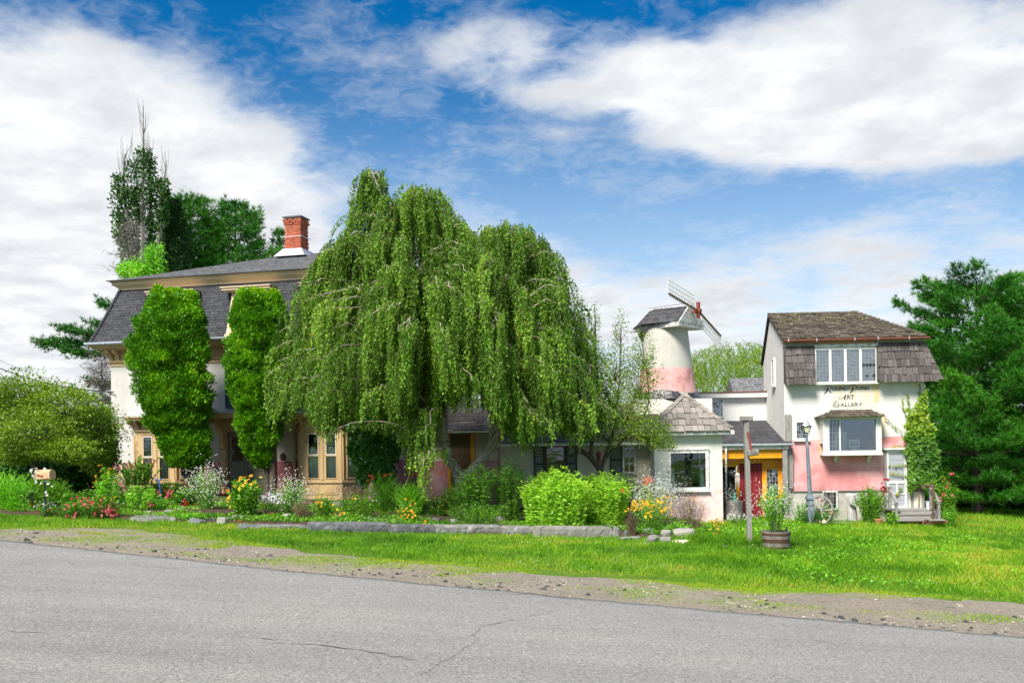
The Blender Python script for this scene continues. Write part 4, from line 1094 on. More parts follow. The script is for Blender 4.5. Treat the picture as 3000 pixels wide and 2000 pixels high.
LW = Frame(1466, 1480, 32.6, 5)
wall_mat('stucco_wing', (0.66, 0.63, 0.50), (0.55, 0.27, 0.24), LW.z(1412, 1560), 0.06, blot=0.2, dirt=0.7)
wing = frame_thing('low_wing', 'long low cream cottage wing with grey shingled roof and green shutters behind the bushes', 'building', LW)
xw = LW.x(1935, 0, 1400); ze = LW.z(1300, 1650); zr = LW.z(1190, 1750, 3.0)
m = MB(); m.prism([(0, -1.5), (0, ze), (3.0, zr - .05), (6.0, ze), (6.0, -1.5)], 0, xw, 'x'); m.obj('wall', M['stucco_wing'], wing)
m = MB(); m.prism([(-0.42, ze - .02), (3.0, zr), (6.4, ze), (6.4, ze + .05), (3.0, zr + .07), (-0.42, ze + .05)], -0.12, xw + .1, 'x'); wroof = m.obj('roof', M['shake_grey'], wing)
shingle_face(wroof, lambda s: -0.12, lambda s: xw + .1, straight(-0.42, ze + .055, 3.0, zr + .08), 0.19, 0.24, M['shake_grey'], 'roof_shingle', 0.02, 160, lambda q: q[2] < ze + 0.85, 0.25, 1.3)
m = MB(); m.box(-.12, xw + .1, -.47, -.425, ze - .06, ze + .05); m.obj('eave_board', M['white_paint'], wing)
m = MB(); m.hexa([(-.17, -.46, ze - .02), (-.12, -.46, ze - .02), (-.12, 3.0, zr + .02), (-.17, 3.0, zr + .02), (-.17, -.46, ze + .14), (-.12, -.46, ze + .14), (-.12, 3.0, zr + .18), (-.17, 3.0, zr + .18)]); m.obj('rake_board', M['white_paint'], wing)
def lw_win(s0, w0, w1, s1, yt, yb, **kw):
    z0, z1 = LW.z(yb, 1700), LW.z(yt, 1700)
    if s0: shutter(wing, (LW.x(s0), -.01, z0 - .03), LW.x(w0) - LW.x(s0) - .01, z1 - z0 + .06)
    if s1: shutter(wing, (LW.x(w1) + .01, -.01, z0 - .03), LW.x(s1) - LW.x(w1) - .01, z1 - z0 + .06)
    window(wing, (LW.x(w0), -.006, z0), LW.x(w1) - LW.x(w0), z1 - z0, 0, **kw)
lw_win(1563, 1596, 1656, 1690, 1303, 1410, frame='wood_brown', mid=True)
lw_win(1786, 1823, 1862, None, 1306, 1388, frame='white_peeling', cols=2, rows=3, munt=.025)
m = MB(); c0 = Vector((LW.x(1753), -.30, LW.z(1340, 1753)))
m.lathe([(.09, .16), (.12, .10), (.03, .22)], 10, c0, cap=True); m.lathe([(.10, -.16), (.10, -.13), (.07, -.13), (.07, .09), (.09, .10)], 10, c0)
m.bar(c0 + Vector((0, 0, .2)), c0 + Vector((0, -.05, .48)), .008)
f_ = m.obj('bird_feeder', M['rust']); f_.location = LW.o; f_.rotation_euler = (0, 0, -LW.a); tag(f_, 'small hanging bird feeder in front of the cream wing wall', 'bird feeder')

# ---- windmill tower
wall_mat('stucco_mill', (0.47, 0.46, 0.41), (0.62, 0.33, 0.31), 0.0, 0.06, blot=0.15, dirt=0.6)
TD = 35.2; tp = at(1956, 1290, TD)
mill = thing('windmill', 'round white and pink windmill tower with shingled cap and two lattice sails', 'windmill', (tp.x, TD, at(1956, 1081, TD).z))
def tz(py): return at(1956, py, TD).z - mill.location.z
m = MB(); n = 48; rr = []
for py, r in ((1200, 1.16), (1150, 1.07), (1081, .955), (1020, .86), (960, .775)): rr.append((r, tz(py)))
m.lathe(rr, n); shade_auto(m.obj('tower', M['stucco_mill'], mill), 50)
m = MB()
prof_ = [(1.05, tz(1156)), (1.13, tz(1150)), (1.20, tz(1160)), (1.24, tz(1172)), (1.20, tz(1180))]
rings = []
for r, z in prof_: rings.append([(r * (1 + .05 * math.sin(5 * a) + random.uniform(-.02, .02)) * math.cos(a), r * (1 + .04 * math.sin(4 * a)) * math.sin(a), z + .05 * math.sin(3 * a + 1) + random.uniform(-.03, .03)) for a in np.linspace(0, 2 * math.pi, 37)[:-1]])
m.loft(rings, False); m.obj('plastic_collar', M['plastic_black'], mill)
wall_mat('stucco_base', (0.70, 0.67, 0.58), None, None, 0.06, dirt=0.8)
m = MB(); m.box(-1.3, 1.42, -1.15, 1.3, tz(1340), tz(1172)); m.obj('tower_base', M['stucco_base'], mill)
# cap
CA = math.radians(-38)
cz = tz(962)
def cp_(u, v, z): return (u * math.cos(CA) - v * math.sin(CA), u * math.sin(CA) + v * math.cos(CA), cz + z)
m = MB()
prof_c = [(-.92, .10), (-.70, .32), (-.42, .58), (-.10, .74), (.10, .74), (.42, .58), (.70, .32), (.92, .10)]
r0 = [cp_(-1.15, v * .55, .02 + z * .12) for v, z in prof_c]
r1 = [cp_(-.55, v * .98, z * .95) for v, z in prof_c]; r2 = [cp_(1.02, v, z) for v, z in prof_c]
m.loft([r0, r1, r2], True); capo = m.obj('cap', M['dark_shingle'], mill)
m = MB(); m.loft([[cp_(-1.16, -.5, -.06), cp_(1.06, -.95, -.06), cp_(1.06, .95, -.06), cp_(-1.16, .5, -.06)], [cp_(-1.18, -.53, .07), cp_(1.06, -.98, .095), cp_(1.06, .98, .095), cp_(-1.18, .53, .07)]])
m.obj('cap_sill', M['white_peeling'], mill)
m = MB(); m.loft([[cp_(1.025, -.95, .10), cp_(1.025, .95, .10), cp_(1.025, .12, .80), cp_(1.025, -.12, .80)], [cp_(1.07, -.95, .10), cp_(1.07, .95, .10), cp_(1.07, .12, .80), cp_(1.07, -.12, .80)]]); m.obj('cap_gable', M['white_peeling'], mill)
# cap shingles, course by course on the side facing the road
for k in range(4):
    u_ = k / 4
    for q in range(9):
        ua, ub = -0.52 + q * .172 + (0.08 if k % 2 else 0), -0.52 + (q + 1) * .172 + (0.08 if k % 2 else 0) - .008
        ub = min(ub, 1.03)
        def P_(u, s, o): 
            i = min(int(s * 3), 2); f = s * 3 - i; a, b = prof_c[i], prof_c[i + 1]
            v_, z_ = a[0] + (b[0] - a[0]) * f, a[1] + (b[1] - a[1]) * f
            return cp_(u, v_ - o * .6, z_ + o * .8)
        s0, s1 = u_, min(1, u_ + .30)
        m = MB(); m.hexa([P_(ua, s0, 0.0), P_(ub, s0, 0.0), P_(ub, s0, .022), P_(ua, s0, .022), P_(ua, s1, 0.0), P_(ub, s1, 0.0), P_(ub, s1, .008), P_(ua, s1, .008)]); m.obj('cap_shingle', M['dark_shingle'], capo)
m = MB(); m.hexa([cp_(-.66, -.13, .70), cp_(1.06, -.13, .74), cp_(1.06, .13, .74), cp_(-.66, .13, .70), cp_(-.66, -.10, .755), cp_(1.06, -.10, .79), cp_(1.06, .10, .79), cp_(-.66, .10, .755)]); m.obj('ridge_board', M['white_peeling'], mill)
m = MB()
for q in range(22): m.bar(cp_(-.62 + q * .078, -.09, .765 + q * .0018), cp_(-.62 + q * .078, -.09, .80 + q * .0018), .03)
o = m.obj('ridge_dentils', M['slate'], mill); o['kind'] = 'stuff'
m = MB(); m.bar(cp_(-1.55, 0, .0), cp_(-1.0, 0, -.03), .09, .05); m.hexa([cp_(-1.2, -.04, -.08), cp_(-.8, -.04, -.08), cp_(-.8, .04, -.08), cp_(-1.2, .04, -.08), cp_(-1.05, -.03, -.40), cp_(-.95, -.03, -.40), cp_(-.95, .03, -.40), cp_(-1.05, .03, -.40)]); m.obj('tail_beam', M['grey_wood_h'], mill)
# hub and sails
hub = Vector(cp_(1.32, 0, .52))
m = MB(); m.bar(cp_(.9, 0, .50), cp_(1.42, 0, .53), .09); hx = Vector((-math.sin(CA), math.cos(CA), 0)); up = Vector((0, 0, 1)); ax = Vector((math.cos(CA), math.sin(CA), 0))
m.bar(hub - up * .26, hub + up * .32, .09, .11, tuple(ax))
m.tube([hub - ax * .12, hub + ax * .10], .085, 10); m.obj('hub', M['rust_red'], mill)
for sg, an, sl_len in ((-1, 10, 2.25), (1, 23, 1.95)):
    an = math.radians(an); d_ = (hx * math.cos(an) - up * math.sin(an)) * sg; nn = up * (-sg)
    m = MB(); m.bar(hub, hub + d_ * sl_len, .055, .06, tuple(ax)); so = m.obj('sail', M['wood_brown'], mill)
    for i in range(15):
        c = MB(); p_ = hub + d_ * (.36 + i * (sl_len - .36) / 14); c.bar(p_ - nn * .10, p_ + nn * (.54 if sg < 0 else .50), .019, .019, tuple(ax)); c.obj('sail_bar', M['white_paint'], so)
    for k in (.16, .32, .48):
        c = MB(); c.bar(hub + d_ * .36 + nn * k, hub + d_ * sl_len + nn * k, .014, .014, tuple(ax)); c.obj('sail_lath', M['white_paint'], so)

# ---- kiosk with pyramid roof
PV = Frame(1920, 1530, 30.5, 3)
wall_mat('stucco_kiosk', (0.62, 0.63, 0.575), (0.74, 0.47, 0.44), PV.z(1435, 2060), 0.04, blot=0.25, dirt=0.35, pdark=0.85, lift=.008)
kiosk = frame_thing('kiosk', 'small square white and pink kiosk with shingled pyramid roof and picture window', 'kiosk', PV)
kx = PV.x(2117, 0, 1400); kd = 2.15; kz = PV.z(1274, 2018); wz0, wz1 = PV.z(1428, 2016), PV.z(1325, 2016); wx0, wx1 = PV.x(1962, 0, 1370), PV.x(2070, 0, 1370)
m = MB(); t_ = 0.16
m.box(0, wx0, 0, t_, -1.2, kz); m.box(wx1, kx, 0, t_, -1.2, kz); m.box(wx0, wx1, 0, t_, -1.2, wz0); m.box(wx0, wx1, 0, t_, wz1, kz)
m.box(0, t_, t_, kd, -1.2, kz); m.box(kx - t_, kx, t_, kd, -1.2, kz); m.box(t_, kx - t_, kd - t_, kd, -1.2, kz)
m.obj('wall', M['stucco_kiosk'], kiosk)
m = MB(); e = .01; m.quad((t_ + e, kd - t_ - e, .3), (kx - t_ - e, kd - t_ - e, .3), (kx - t_ - e, kd - t_ - e, kz), (t_ + e, kd - t_ - e, kz)); m.quad((t_ + e, t_ + e, kz - .01), (t_ + e, kd - t_, kz - .01), (kx - t_, kd - t_, kz - .01), (kx - t_ - e, t_ + e, kz - .01)); 
m.quad((t_ + e, t_, .3), (t_ + e, kd - t_, .3), (t_ + e, kd - t_, kz), (t_ + e, t_, kz)); m.quad((kx - t_ - e, t_, .3), (kx - t_ - e, t_, kz), (kx - t_ - e, kd - t_, kz), (kx - t_ - e, kd - t_, .3)); m.obj('lining', M['room_green'], kiosk)
m = MB(); m.box(t_, kx - t_, t_ + .012, 1.0, wz0 - .12, wz0 - .05); m.obj('display_shelf', M['white_peeling'], kiosk)
wo_ = window(kiosk, (wx0 - .06, -.006, wz0 - .08), wx1 - wx0 + .12, wz1 - wz0 + .16, 0, 'white_peeling', 0.095, 0.06, 1, 1, 'glass_clear', name='picture_window', sill=.03, head=.02)
xm_ = PV.x(2053, .12, 1370); m = MB(); m.box(xm_, xm_ + .05, .5, .55, wz0, wz1 + .2); m.obj('inner_post', M['white_paint'], kiosk)
# kiosk roof
e0 = .27; az_ = PV.z(1158, 2000, kd / 2); ez = PV.z(1262, 2018, -e0)
xl, xr_ = -e0 + .02, kx + e0 + .06; ax_, ay_ = (xl + xr_) / 2, kd / 2
m = MB(); base_ = [(xl, -e0, ez), (xr_, -e0, ez), (xr_, kd + e0, ez), (xl, kd + e0, ez)]
for i in range(4): m.quad(base_[i], base_[(i + 1) % 4], (ax_, ay_, az_))
m.quad(*base_[::-1]); kroof = m.obj('roof', M['shake_light'], kiosk)
m = MB(); 
for (a, b, c, d) in ((xl - .01, xr_ + .01, -e0 - .02, -e0 + .01), (xl - .01, xr_ + .01, kd + e0 - .01, kd + e0 + .02)): m.box(a, b, c, d, ez - .12, ez - .004)
m.box(xl - .01, xl + .02, -e0 + .011, kd + e0 - .011, ez - .12, ez - .004); m.box(xr_ - .02, xr_ + .01, -e0 + .011, kd + e0 - .011, ez - .12, ez - .004); m.box(xl + .03, xr_ - .03, -e0 + .02, kd + e0 - .02, ez - .07, ez - .03); m.obj('fascia', M['white_paint'], kiosk)
sl = straight(-e0 - .03, ez + .005, ay_, az_ + .02); Lk = sl(None)
shingle_face(kroof, lambda s: xl + (ax_ - xl) * s / Lk, lambda s: xr_ - (xr_ - ax_) * s / Lk, sl, 0.30, 0.20, M['shake_light'], 'roof_shingle', 0.05, 300, None, 0.25, 1.2, jit=.015, tilt=.015)
fl = Matrix.Translation((ax_, ay_, 0)) @ Euler((0, 0, -math.pi / 2)).to_matrix().to_4x4() @ Matrix.Translation((-ax_, -ay_, 0))
shingle_face(kroof, lambda s: xl + (ax_ - xl) * s / Lk, lambda s: xr_ - (xr_ - ax_) * s / Lk, sl, 0.30, 0.20, M['shake_light'], 'roof_shingle', 0.05, 300, None, 0.25, 1.2, jit=.015, tilt=.015, flip=fl)
for cx_, cy_, sx in ((xl, -e0, 1), (xr_, -e0, -1)):
    p0 = Vector((cx_, cy_, ez + .05)); p1 = Vector((ax_, ay_, az_ + .07)); n = 8
    for i in range(n):
        a = p0.lerp(p1, i / n); b = p0.lerp(p1, (i + 1.25) / n); t = (p1 - p0).normalized(); off = Vector((0, 0, .030))
        for s_ in (0, 1):
            w = Vector((1, 0, 0)) if s_ == (0 if sx > 0 else 1) else Vector((0, 1, 0))
            w = (Vector((sx, 0, 0)) if s_ == 0 else Vector((0, 1, 0))) * .15
            q = MB(); q.hexa([a + off, a + off + w + Vector((0, 0, .01)), a + off * 1.8 + w, a + off * 1.9, b, b + w, b + w + Vector((0, 0, .02)), b + Vector((0, 0, .022))]); q.obj('hip_shingle', M['shake_light'], kroof)
m = MB(); m.loft([[(ax_ - .12, ay_ - .12, az_ - .03), (ax_ + .12, ay_ - .12, az_ - .03), (ax_ + .12, ay_ + .12, az_ - .03), (ax_ - .12, ay_ + .12, az_ - .03)], [(ax_ - .09, ay_ - .09, az_ + .07), (ax_ + .09, ay_ - .09, az_ + .07), (ax_ + .09, ay_ + .09, az_ + .07), (ax_ - .09, ay_ + .09, az_ + .07)]]); m.obj('roof_cap', M['shake_light'], kroof)
# objects standing in the kiosk window
def in_kiosk(name, mb_mats, px, yo, label, cat, group=None):
    o = thing(name, label, cat, PV.world(PV.x(px, yo, 1380), yo, wz0 - .05), -PV.a, group)
    for nm, mb, mt in mb_mats: shade_auto(mb.obj(nm, M[mt], o), 60)
for px, lab in ((1970, 'tall pale green glass bottle with painted face at the left of the kiosk window'), (2056, 'tall pale green glass bottle with painted face at the right of the kiosk window')):
    b = MB(); b.lathe([(.075, 0), (.085, .03), (.085, .30), (.07, .42), (.045, .52), (.03, .56)], 16); h = MB(); h.lathe([(.03, .555), (.065, .59), (.07, .66), (.055, .71), (.02, .735)], 16)
    c = MB(); c.lathe([(.072, .665), (.075, .69), (.055, .735), (.02, .745)], 16)
    in_kiosk('painted_bottle', [('bottle', b, 'bottle_green'), ('head', h, 'bottle_face'), ('hair', c, 'wood_brown')], px, .22, lab, 'bottle', 'bottles in the kiosk window')
for px, lab in ((2007, 'small red and white figurine left of its twin in the kiosk window'), (2022, 'small red and white figurine right of its twin in the kiosk window')):
    b = MB(); b.lathe([(.05, 0), (.06, .02), (.045, .05), (.05, .12), (.075, .20), (.05, .26), (.02, .29)], 12); h = MB(); h.lathe([(.02, .285), (.038, .31), (.038, .345), (.02, .37)], 12)
    c = MB(); c.lathe([(.078, .19), (.08, .205), (.075, .22)], 12); c.lathe([(.055, .11), (.06, .125), (.055, .14)], 12)
    in_kiosk('figurine', [('body', b, 'figure_red'), ('head', h, 'bottle_face'), ('trim', c, 'white_paint')], px, .26, lab, 'figurine', 'figurines in the kiosk window')
pm_ = MB(); pm_.box(-.22, .22, 0, .02, .0, .42); pm_.cur = 1; pm_.box(-.19, .19, -.004, 0, .03, .39)
o = pm_.obj('framed_picture', [M['wood_brown'], M['dark_room']]); o.location = PV.world(PV.x(2000, .7), .7, wz0 - .05); o.rotation_euler = (math.radians(-8), 0, -PV.a + .2)
tag(o, 'dark framed picture propped behind the figurines in the kiosk window', 'picture')

# ---- flat-roofed annex and far shed
wall_mat('stucco_annex', (0.62, 0.62, 0.60), None, None, 0.04, dirt=0.5)
AX = Frame(2222, 1300, 37.2, 4)
annex = frame_thing('flat_annex', 'white flat-roofed annex with leaded window between the windmill and the gallery', 'building', AX)
xa = AX.x(1990, 0, 1200); zt = AX.z(1165, 2130)
m = MB(); m.box(xa, .4, 0, 3.5, -1.0, zt); m.obj('wall', M['stucco_annex'], annex)
m = MB(); m.box(xa - .1, .38, -.22, 3.6, zt, zt + .19); m.obj('fascia', M['white_paint'], annex)
m = MB(); m.box(xa - .12, .36, -.25, 3.63, zt + .193, zt + .235); m.obj('roof', M['copper'], annex)
window(annex, (AX.x(2086), -.01, AX.z(1222, 2100)), AX.x(2121) - AX.x(2086), AX.z(1168, 2100) - AX.z(1222, 2100), 0, 'white_paint', .035, .05, 5, 6, lambda x, z: random.choice(['pane_leaded', 'pane_leaded', 'pane_dark']), .012, 'lead')
SH = Frame(2150, 1300, 44, 4)
shed = frame_thing('shed', 'distant shed roof of pale grey shingles behind the white annex', 'shed', SH)
x0, x1_ = SH.x(2148, 0, 1120), SH.x(2262, 0, 1120); za_, zb_ = SH.z(1152, 2180), SH.z(1108, 2180, 1.2)
m = MB(); m.box(x0 + .1, x1_, .15, 2.2, -1.5, za_ - .02); m.obj('wall', M['stucco_annex'], shed)
m = MB(); m.prism([(0, za_), (1.2, zb_), (2.4, za_), (2.4, za_ - .05), (0, za_ - .05)], x0, x1_, 'x'); sro = m.obj('roof', M['shake_grey'], shed)
shingle_face(sro, lambda s: x0, lambda s: x1_, straight(0, za_ + .005, 1.2, zb_ + .01), .17, .35, M['asphalt_shingle'], 'roof_shingle', .012, 60, None, .1, 1.2)
# ------------------------------------------------------------------ the gallery
GF = Frame(2303, 1530, 33.9, 4)
gal = frame_thing('gallery_house', 'white and pink gallery with painted lettering, weathered shake roof and bay display window', 'gallery', GF)
gx_, gzz = GF.x, GF.z
GW = gx_(2709, 0, 1200); GD = 3.7; zfd = gzz(1436, 2450)
zE = gzz(1000, 2500); zP = gzz(925, 2250, 2.25); zB = gzz(1068, 2220, GD)
gm, t, b, colr = wall_mat('stucco_gallery', (0.65, 0.64, 0.60), (0.66, 0.27, 0.27), gzz(1289, 2340), 0.05, blot=0.16, dirt=0.25, pdark=0.86, slope=(gzz(1278, 2640) - gzz(1289, 2340)) / (gx_(2640) - gx_(2340)))
# rust and water stains that run down from the window sill and round the bay window
v = t.add('ShaderNodeTexCoord').outputs['Object']; sp = t.add('ShaderNodeSeparateXYZ', ins={0: v})
mp = t.add('ShaderNodeMapping', ins={0: v}); mp.inputs['Scale'].default_value = (5.0, 1.0, 0.25)
ns = t.noise(mp.outputs[0], 2.2, 6, 0.65).outputs[0]
def boxmask(x0, x1, z0, z1, s=0.12):
    a = t.math('MULTIPLY', t.smooth(sp.outputs[0], x0 - s, x0 + s), t.smooth(sp.outputs[0], x1 + s, x1 - s))
    return t.math('MULTIPLY', a, t.math('MULTIPLY', t.smooth(sp.outputs[2], z0 - s * 2, z0 + s), t.smooth(sp.outputs[2], z1 + .02, z1 - .02)))
front = t.smooth(sp.outputs[1], 0.06, 0.02)
st = t.math('MULTIPLY', boxmask(gx_(2440), gx_(2575), gzz(1200, 2500), gzz(1124, 2500)), t.smooth(ns, 0.35, 0.8))
st = t.math('MAXIMUM', st, t.math('MULTIPLY', boxmask(gx_(2556), gx_(2580), gzz(1180, 2500), gzz(1124, 2500), .06), t.smooth(ns, 0.22, 0.6)))
st = t.math('MAXIMUM', st, t.math('MULTIPLY', boxmask(gx_(2398), gx_(2412), gzz(1330, 2500), gzz(1215, 2500), .08), t.smooth(ns, 0.3, 0.6)))
st = t.math('MAXIMUM', st, t.math('MULTIPLY', boxmask(gx_(2584), gx_(2596), gzz(1275, 2500), gzz(1212, 2500), .06), t.smooth(ns, 0.3, 0.6)))
st = t.math('MULTIPLY', st, front)
c2 = t.mix(t.math('MULTIPLY', st, 0.75), colr, (0.62, 0.42, 0.14))
t.l.new(c2, b.inputs['Base Color'])
m = MB()
m.prism([(0, zfd), (0, zE), (2.25, zP), (GD, zB), (GD, zfd)], 0, .28, 'x')
yk = 2.25 + (zP - zE) / (zP - zB) * (GD - 2.25)
m.prism([(0.001, zfd), (0.001, zE), (yk, zE), (GD, zB), (GD, zfd)], .2801, GW, 'x'); m.obj('wall', gm, gal)
m = MB(); m.box(0.03, GW - .03, .04, GD - .05, -1.6, zfd - .002); m.obj('foundation', M['concrete'], gal)
m = MB(); m.box(-.01, GW + .01, -.015, .05, zfd - .025, zfd + .004); m.obj('sill_line', M['grey_wood_h'], gal)
# roof
ey, ez_ = -0.26, gzz(989, 2500, -.26); ry, rz_ = 2.25, gzz(921, 2300, 2.25)
xl, xrr, xp = -0.10, gx_(2716, -.26, 990), gx_(2503, 2.25, 920)
yb_ = GD + .15; zb_ = zB - .02
m = MB()
A, B, P, Q = (xl, ey, ez_), (xrr, ey, ez_), (xl, ry, rz_), (xp, ry, rz_ + .03); C_, D_ = (xrr, yb_, zb_), (xl, yb_, zb_)
m.quad(A, B, Q, P); m.quad(B, C_, Q); m.quad(C_, D_, P, Q); dn = .07
A2, B2, C2, D2, P2, Q2 = [tuple(Vector(q) - Vector((0, 0, dn))) for q in (A, B, C_, D_, P, Q)]
m.quad(B2, A2, P2, Q2); m.quad(A, A2, B2, B); m.quad(A, P, P2, A2); m.quad(P, D_, D2, P2); m.quad(B, B2, C2, C_)
groof = m.obj('roof', M['shake_dark'], gal)
sl = straight(ey - .03, ez_ + .012, ry, rz_ + .03); Lg = sl(None)
def vg(q): return True
def sag(q): return q
shingle_face(groof, lambda s: xl + .02 * math.sin(s * 9), lambda s: xrr - (xrr - xp) * max(0, s) / Lg, sl, 0.205, 0.195, M['shake_dark'], 'roof_shake', 0.042, 300, vg, 0.3, 1.35, jit=.02, tilt=.02)
for i in range(18):
    xa = xl + (xp - xl) * i / 18; q = MB(); h_ = random.uniform(0, .02)
    q.hexa([(xa, ry - .13, rz_ - .03), (xa + .26, ry - .13, rz_ - .03), (xa + .26, ry + .02, rz_ + .035), (xa, ry + .02, rz_ + .035), (xa, ry - .13, rz_ + .0 + h_), (xa + .26, ry - .13, rz_ + .0), (xa + .26, ry + .02, rz_ + .065), (xa, ry + .02, rz_ + .06 + h_)]); q.obj('ridge_shake', M['shake_dark'], groof)
for i in range(16):
    a = Vector(B).lerp(Vector(Q), i / 16); b_ = Vector(B).lerp(Vector(Q), (i + 1.3) / 16); u_ = Vector((0, 0, .05))
    q = MB(); w = Vector((-.16, -.02, -.03)); q.hexa([a + u_, a + u_ + w, a + u_ * 1.7 + w, a + u_ * 1.7, b_ + u_ * .4, b_ + w, b_ + u_ * .8 + w, b_ + u_ * .8]); q.obj('hip_shake', M['shake_dark'], groof)
# moss tufts on the shakes near the ridge
mv = []; 
for i in range(90):
    s = Lg * random.uniform(.35, 1.0) ** .6; y, z, a = sl(s); xx = random.uniform(xl + .2, xp + (xrr - xp) * (1 - s / Lg) * .8); r = random.uniform(.015, .05)
    mv.append((xx, y, z + .02, r))
m = MB()
for xx, y, z, r in mv:
    m.loft([[(xx + r * random.uniform(.7, 1.4) * math.cos(k), y + r * .6 * math.sin(k), z + (r * .5) * math.sin(k)) for k in np.linspace(0, 6.283, 7)[:-1]], [(xx + r * .5 * math.cos(k), y - .012, z + .025 + r * .3 * math.sin(k)) for k in np.linspace(0, 6.283, 7)[:-1]]])
o = m.obj('moss', M['moss'], groof); o['kind'] = 'stuff'
m = MB(); m.box(-.02, xrr - .04, -.10, .02, zE - .07, gzz(992, 2500, -.1) + .02); m.obj('fascia', M['fascia_salmon'], gal)
m = MB(); gutter(m, (xl + .05, -.345, ez_ - .05), (xrr + .06, -.345, ez_ - .05), .06); m.obj('gutter', M['copper'], gal)
for x_ in (.08, 1.05, 2.35, 3.15, 4.2):
    m = MB(); m.box(x_, x_ + .03, -.42, -.28, ez_ - .11, ez_ - .0); m.obj('gutter_strap', M['flashing'], gal)
# flared shake skirts
def skirt(pl, pr, prb, ytop, ybot, hip):
    yt_, yb2 = -.10, -.38
    x0, x1 = gx_(pl, yb2, 1100), gx_(pr, yt_, 1000); x1b = gx_(prb, yb2, 1110)
    zt, zb = gzz(ytop, (pl + pr) / 2, yt_), gzz(ybot, (pl + pr) / 2, yb2)
    m = MB()
    back = .05 if not hip else 2.6
    m.hexa([(x0, yb2, zb), (x1b, yb2, zb), (x1b, back, zb), (x0, .02, zb), (x0, yt_, zt), (x1, yt_, zt), (x1, back, zt), (x0, .02, zt)])
    so = m.obj('shake_skirt', M['shake_grey'], gal)
    sl_ = straight(yb2 - .012, zb - .03, yt_ - .012, zt); Ls = sl_(None)
    shingle_face(so, lambda s: x0, lambda s: x1b + (x1 - x1b) * s / Ls - (.10 if hip else 0), sl_, Ls / 5.0, .165, M['shake_grey'], 'skirt_shake', .048, 300, None, .3, 1.3, jit=.018, tilt=.02)
    m = MB(); m.box(x0 - .02, x1 + .02, yt_ - .05, yt_ + .06, zt - .02, zt + .07); m.obj('skirt_cap', M['grey_wood_h'], so)
    if hip:
        p0, p1 = Vector((x1b, yb2, zb - .04)), Vector((x1, yt_, zt))
        for i in range(7):
            a = p0.lerp(p1, i / 7); b2 = p0.lerp(p1, (i + 1.3) / 7); w = Vector((-.21, -.005, 0)); o_ = Vector((.02, -.05, 0))
            q = MB(); q.hexa([a + o_, a + o_ + w, a + w + o_ * .3, a + o_ * .3, b2 + o_ * .4, b2 + w + o_ * .4, b2 + w, b2]); q.obj('hip_shake', M['shake_grey'], so)
            q = MB(); w = Vector((.005, .24, 0)); o2 = Vector((.05, -.03, 0)); q.hexa([a + o2, a + o2 + w, a + w, a, b2 + o2 * .4, b2 + w + o2 * .4, b2 + w, b2]); q.obj('hip_shake', M['shake_grey'], so)
skirt(2303, 2386, 2388, 1012, 1118, False)
skirt(2574, 2706, 2762, 1000, 1110, True)
# upper window band: four leaded casements
zb, zt = gzz(1121, 2480, -.12), gzz(1020, 2480, -.12)
bounds = [(2387, 2431.5), (2431.5, 2476), (2476, 2520.5), (2520.5, 2568)]
m = MB(); x0, x1 = gx_(2385, -.12, 1070), gx_(2571, -.12, 1070); m.box(x0, x1, -.10, .0, zb - .05, zt + .03); m.obj('window_box', M['white_paint'], gal)
for k, (a, b_) in enumerate(bounds):
    xa, xb = gx_(a, -.12, 1070), gx_(b_, -.12, 1070); h_ = zt - zb
    def pane_for(x, z, k=k, h_=h_, w_=xb - xa):
        r = (h_ - z) / h_
        if k == 3 and .48 < r < .60: return 'pane_dark'
        if k == 3 and .78 < r < .90 and (.2 * w_ < x < .5 * w_ or x > .7 * w_): return 'pane_dark'
        return 'pane_leaded'
    window(gal, (xa, -.11, zb), xb - xa, h_, 0, 'white_paint', .045, .05, 4, 9, pane_for, .010, 'lead', name='casement')
m = MB(); m.box(x0 - .03, x1 + .05, -.19, -.101, zb - .052, zb - .012); m.obj('window_sill', M['white_paint'], gal)
m = MB(); m.box(x0 + .02, x1 + .02, -.16, -.0, zt + .035, zt + .16); m.obj('window_head', M['white_peeling'], gal)
# lettering
def text_mesh(txt, px0, px1, py0, py1, mat, shear=0.0, yo=-.006):
    cu = bpy.data.curves.new('lettering', 'FONT'); cu.body = txt; cu.size = 1.0; cu.shear = shear; cu.extrude = 0.004; cu.offset = 0.012
    o = bpy.data.objects.new('tmp', cu); COL.objects.link(o)
    dg = bpy.context.evaluated_depsgraph_get(); me = bpy.data.meshes.new_from_object(o.evaluated_get(dg)); bpy.data.objects.remove(o)
    co = np.array([v.co[:] for v in me.vertices]); lo, hi = co.min(0), co.max(0)
    xa, za = GF.L(px0, py1, yo); xb, zb2 = GF.L(px1, py0, yo)
    out = np.empty_like(co); out[:, 0] = xa + (co[:, 0] - lo[0]) / (hi[0] - lo[0]) * (xb - xa)
    out[:, 2] = za + (co[:, 1] - lo[1]) / (hi[1] - lo[1]) * (zb2 - za); out[:, 1] = yo + co[:, 2]
    me.vertices.foreach_set('co', out.astype(np.float32).ravel()); me.materials.clear(); me.materials.append(M[mat]); me.update()
    return obj_new('lettering', me, gal)
text_mesh('OUND', 2438.5, 2483, 1131, 1144, 'paint_black'); text_mesh('OND', 2512, 2546.5, 1131, 1141.5, 'paint_black')
text_mesh('RT', 2482, 2502, 1156, 1169, 'paint_black'); text_mesh('ALLERY', 2461.5, 2526.5, 1179, 1190, 'paint_faded')
